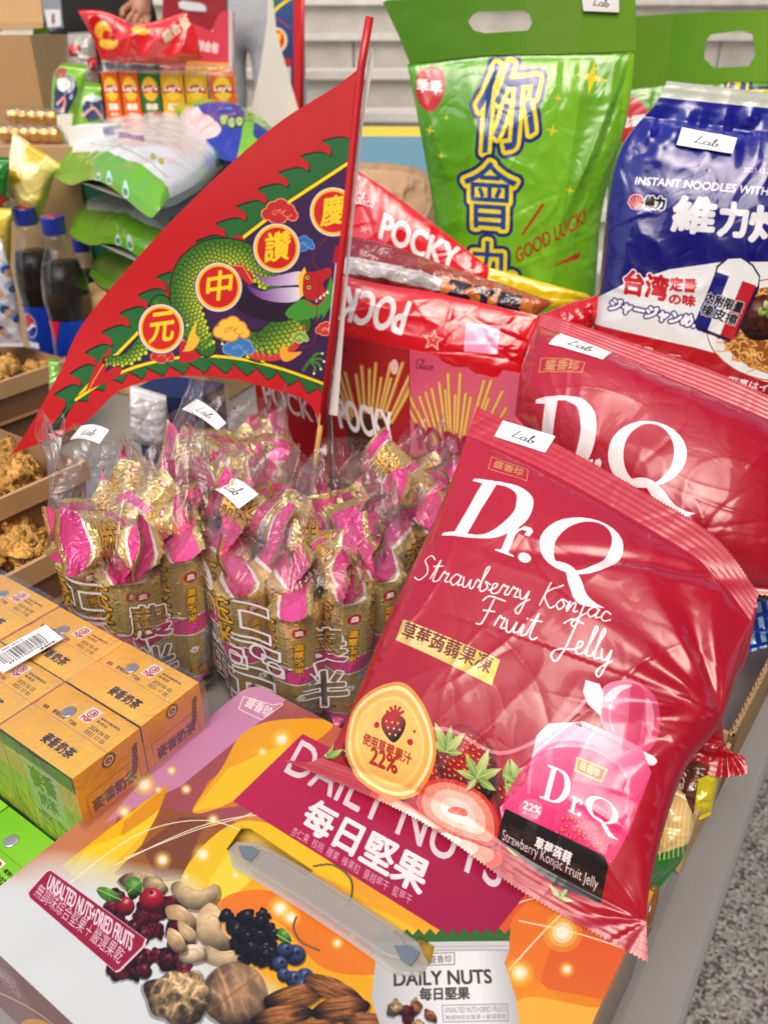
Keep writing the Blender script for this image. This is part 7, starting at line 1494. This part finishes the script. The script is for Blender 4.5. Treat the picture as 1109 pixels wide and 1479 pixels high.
# ================================================================ FLAGS AND PEOPLE BEHIND
def behind():
    pl = Plane(at(400, 100, 1.60), 0, 86)
    t = thing('white_pennant', 'plain white pennant seen from its blank back, hanging in front of grey trousers', 'flag', tuple(at(400, 180, 1.6)))
    sheet('pennant_sheet', t, pl, [(388, -60), (386, 30), (376, 100), (358, 180), (400, 240), (440, 190), (420, 120), (400, 50)], mat('white_flag_back', (214, 214, 208), .5), 0, .001)
    V, Fc = tube([pl.pt(*pl.loc((389, -60)), -.004), pl.pt(*pl.loc((388, 420)), -.004)], .0025, 8); mesh('bamboo_stick', V, Fc, bpy.data.materials['bamboo'], t)
    pl = Plane(at(410, 60, 1.68), 0, 86); q = [(388, -60), (438, -60), (437, 40), (434, 164), (424, 160), (404, 100), (388, 60)]
    pr = Print(pl, q, 1400, (50, 60, 120)); cv = pr.cv; cv.grad((390, 0), (46, 90, 150), (430, 140), (50, 30, 80)); cv.poly([(385, -60), (425, -60), (390, 30), (385, 30)], (40, 120, 56)); cv.stroke([(388, 30), (400, 12), (424, -6)], 8, (246, 216, 40), sm=True); cv.poly([(424, -60), (440, -60), (440, 170), (424, 165)], (206, 30, 38)); cv.circ((398, 58), 17, (226, 222, 230), ry=19); cv.circ((398, 58), 14.5, (246, 190, 40), ry=16.5); cv.circ((398, 58), 12, (206, 34, 34), ry=14); cv.text('慶', (391, 66), (405, 64), (392, 49), (250, 210, 50), bold=2); cv.poly([(408, 84), (420, 84), (420, 96), (404, 94)], (190, 30, 40)); cv.poly([(406, 96), (420, 96), (420, 128), (412, 126)], (200, 204, 210)); cv.stroke([(390, 20), (420, 40)], 3, (200, 50, 60))
    t = thing('festival_flag', 'second red and blue festival pennant half hidden behind the white pennant', 'flag', tuple(at(434, 160, 1.68))); sheet('pennant', t, pl, q, printed('rear_flag_print', cv, .4, coat=.3), 0, .001, pr=pr)
    V, Fc = tube([pl.pt(*pl.loc((438, -60)), 0), pl.pt(*pl.loc((436, 170)), 0)], .004, 8); mesh('sleeve_edge', V, Fc, bpy.data.materials['flag_red_sleeve'], t)
    def skin(name, joints, bones, mt, parent, sub=2):
        m = bpy.data.meshes.new(name); base = OFF[parent.name]; m.from_pydata([tuple(np.array(j[:3])) for j in joints], bones, []); o = bpy.data.objects.new(name, m); COL.objects.link(o); o.parent = parent; m.materials.append(mt)
        s = o.modifiers.new('skin', 'SKIN'); s.use_smooth_shade = True
        for i, j in enumerate(joints): sv = m.skin_vertices[0].data[i]; sv.radius = (j[3], j[4] if len(j) > 4 else j[3]); sv.use_root = (i == 0)
        o.modifiers.new('sub', 'SUBSURF').levels = sub; o.modifiers['sub'].render_levels = sub; return o
    M_sk = mat('skin', (176, 124, 96), .5, sss=.15, bump=(90, .001, 3)); M_sh = mat('shoe', (40, 40, 44), .5)
    def person(x, y, z0, label, trouser, shirt, arm_r, arm_l):
        t = thing('person', label, 'person', (x, y, z0))
        # body: pelvis root, spine, neck, head, arms, legs
        J = [(0, 0, .92, .13, .10), (0, 0, 1.15, .12, .09), (0, 0, 1.38, .15, .09), (0, 0, 1.50, .055), (0, -.02, 1.60, .075, .085), (0, -.02, 1.70, .08, .09), (-.19, 0, 1.40, .05), (.19, 0, 1.40, .05),
             (-.10, 0, .84, .085), (-.105, -.02, .48, .058), (-.11, .03, .08, .04), (.10, 0, .84, .085), (.105, -.02, .48, .058), (.11, .03, .08, .04), (-.11, -.10, .035, .035), (.11, -.10, .035, .035)]
        B = [(0, 1), (1, 2), (2, 3), (3, 4), (4, 5), (2, 6), (2, 7), (0, 8), (8, 9), (9, 10), (0, 11), (11, 12), (12, 13), (10, 14), (13, 15)]
        for root, arm in ((6, arm_r), (7, arm_l)):
            i = len(J); J += [arm[0]+(.038,), arm[1]+(.024,), arm[2]+(.034, .016)]; B += [(root, i), (i, i+1), (i+1, i+2)]
            pm = np.array(arm[2]); f = pm-np.array(arm[1]); f /= np.linalg.norm(f); sd = np.cross(f, [0, 1, 0]); sd /= np.linalg.norm(sd)
            for k, (o_, l_) in enumerate(((-.030, .058), (-.010, .070), (.010, .066), (.028, .052))):
                a = pm+f*.035+sd*o_; b = a+f*l_*.5+np.array([0, -.012, 0]); c = b+f*l_*.28+np.array([0, -.020, 0])*1.0; i = len(J); J += [tuple(a)+(.0095,), tuple(b)+(.0090,), tuple(c)+(.008,)]; B += [(len(J)-4-k*3 if False else [q for q in range(len(J)) if J[q][:3] == arm[2]][0], i), (i, i+1), (i+1, i+2)]
            a = pm-sd*.034-f*.01; b = a-sd*.018+f*.030+np.array([0, -.012, 0]); c = b+f*.022+sd*.006; i = len(J); J += [tuple(a)+(.011,), tuple(b)+(.010,), tuple(c)+(.009,)]; B += [([q for q in range(len(J)) if J[q][:3] == arm[2]][0], i), (i, i+1), (i+1, i+2)]
        skin('body', J, B, M_sk, t)
        Jt = [(0, 0, .95, .15, .125), (-.10, 0, .80, .115, .115), (-.108, -.02, .46, .092), (-.11, .02, .10, .075), (.10, 0, .80, .115), (.108, -.02, .46, .092), (.11, .02, .10, .075), (0, 0, 1.03, .145, .115)]
        skin('trousers', Jt, [(0, 1), (1, 2), (2, 3), (0, 4), (4, 5), (5, 6), (0, 7)], trouser, t)
        Js = [(0, 0, 1.0, .155, .125), (0, 0, 1.2, .15, .12), (0, 0, 1.40, .17, .11), (0, 0, 1.47, .08), (-.20, 0, 1.40, .07), (.20, 0, 1.40, .07), arm_r[0]+(.058,), arm_l[0]+(.058,)]
        e = [tuple(np.array(a[0])*.25+np.array(a[1])*.75) for a in (arm_r, arm_l)]; Js += [e[0]+(.042,), e[1]+(.042,)]
        skin('shirt', Js, [(0, 1), (1, 2), (2, 3), (2, 4), (2, 5), (4, 6), (5, 7), (6, 8), (7, 9)], shirt, t)
        skin('hair', [(0, .01, 1.68, .09, .10), (0, .01, 1.74, .088, .095), (0, .05, 1.62, .07, .06)], [(0, 1), (0, 2)], mat('black_hair', (24, 20, 20), .5, bump=(120, .002, 3)), t)
        for s in (-1, 1):
            skin('shoe', [(s*.11, .05, .045, .045, .045), (s*.11, -.06, .04, .045, .038), (s*.11, -.15, .03, .042, .028)], [(0, 1), (1, 2)], M_sh, t, 1)
        return t
    M_bk = mat('black_cloth', (20, 20, 23), .85, bump=(12, .01, 3)); M_bk2 = mat('black_jacket', (26, 26, 30), .8, bump=(10, .01, 3)); M_gr = mat('light_grey_cloth', (178, 182, 188), .85, bump=(6, .02, 3)); M_rd = mat('dark_red_cloth', (150, 20, 34), .8, bump=(10, .01, 3))
    st_z = GZ+.155*3; y1 = 3.18
    p1 = at(165, 60, 2.9)
    h1 = at(205, 14, 2.62)-np.array([p1[0], y1, st_z])
    person(p1[0], y1, st_z, 'person in black clothes standing behind the goods, one hand held low in front', M_bk, M_bk2, ((-.24, -.02, 1.12), (-.26, -.10, .90), (-.25, -.16, .84)), ((.22, -.10, 1.10), (h1[0]+.04, h1[1]+.12, h1[2]+.16), (float(h1[0]), float(h1[1]), float(h1[2]))))
    p2 = at(366, 60, 3.0)
    person(p2[0], 3.30, st_z, 'person in light grey trousers and dark red top standing behind the white pennant', M_gr, M_rd, ((-.26, -.05, 1.14), (-.25, -.16, .98), (-.20, -.22, .96)), ((.26, -.04, 1.16), (.20, -.16, 1.30), (.14, -.20, 1.36)))
    # red carrier held between them
    pl = Plane(at(280, 20, 2.45), 0, 88); t = thing('red_bag', 'dark red carrier bag with a pale handle slot behind the crisp boxes', 'bag', tuple(at(280, 150, 2.45)))
    sheet('bag_sheet', t, pl, [(236, -30), (326, -30), (324, 130), (232, 130)], mat('dark_red_plastic', (150, 18, 34), .5, bump=(8, .01, 2)), 0, .05)
    sheet('handle_patch', t, pl, [(258, 4), (264, 1), (292, 5), (298, 10), (298, 17), (270, 15), (260, 12)], mat('pale_handle_plastic', (214, 220, 224), .4), .003, .002)
    pl = Plane(at(75, 20, 2.3), 0, 88); t = thing('badge_pouch', 'small clear badge pouch hanging in front of the black clothes', 'badge', tuple(at(75, 44, 2.3)))
    sheet('pouch', t, pl, [(62, -20), (86, -14), (92, 40), (72, 45), (60, 10)], mat('milky_pouch', (150, 156, 166), .35, coat=.5, bump=(30, .004, 2)), 0, .003); sheet('white_card', t, pl, [(66, 14), (88, 14), (90, 38), (70, 40)], mat('badge_card', (225, 228, 232), .5), .004, .001)
    sheet('red_mark', t, pl, [(76, 20), (80, 20), (80, 34), (76, 34)], mat('badge_red', (170, 90, 90), .5), .006, .001)
behind()
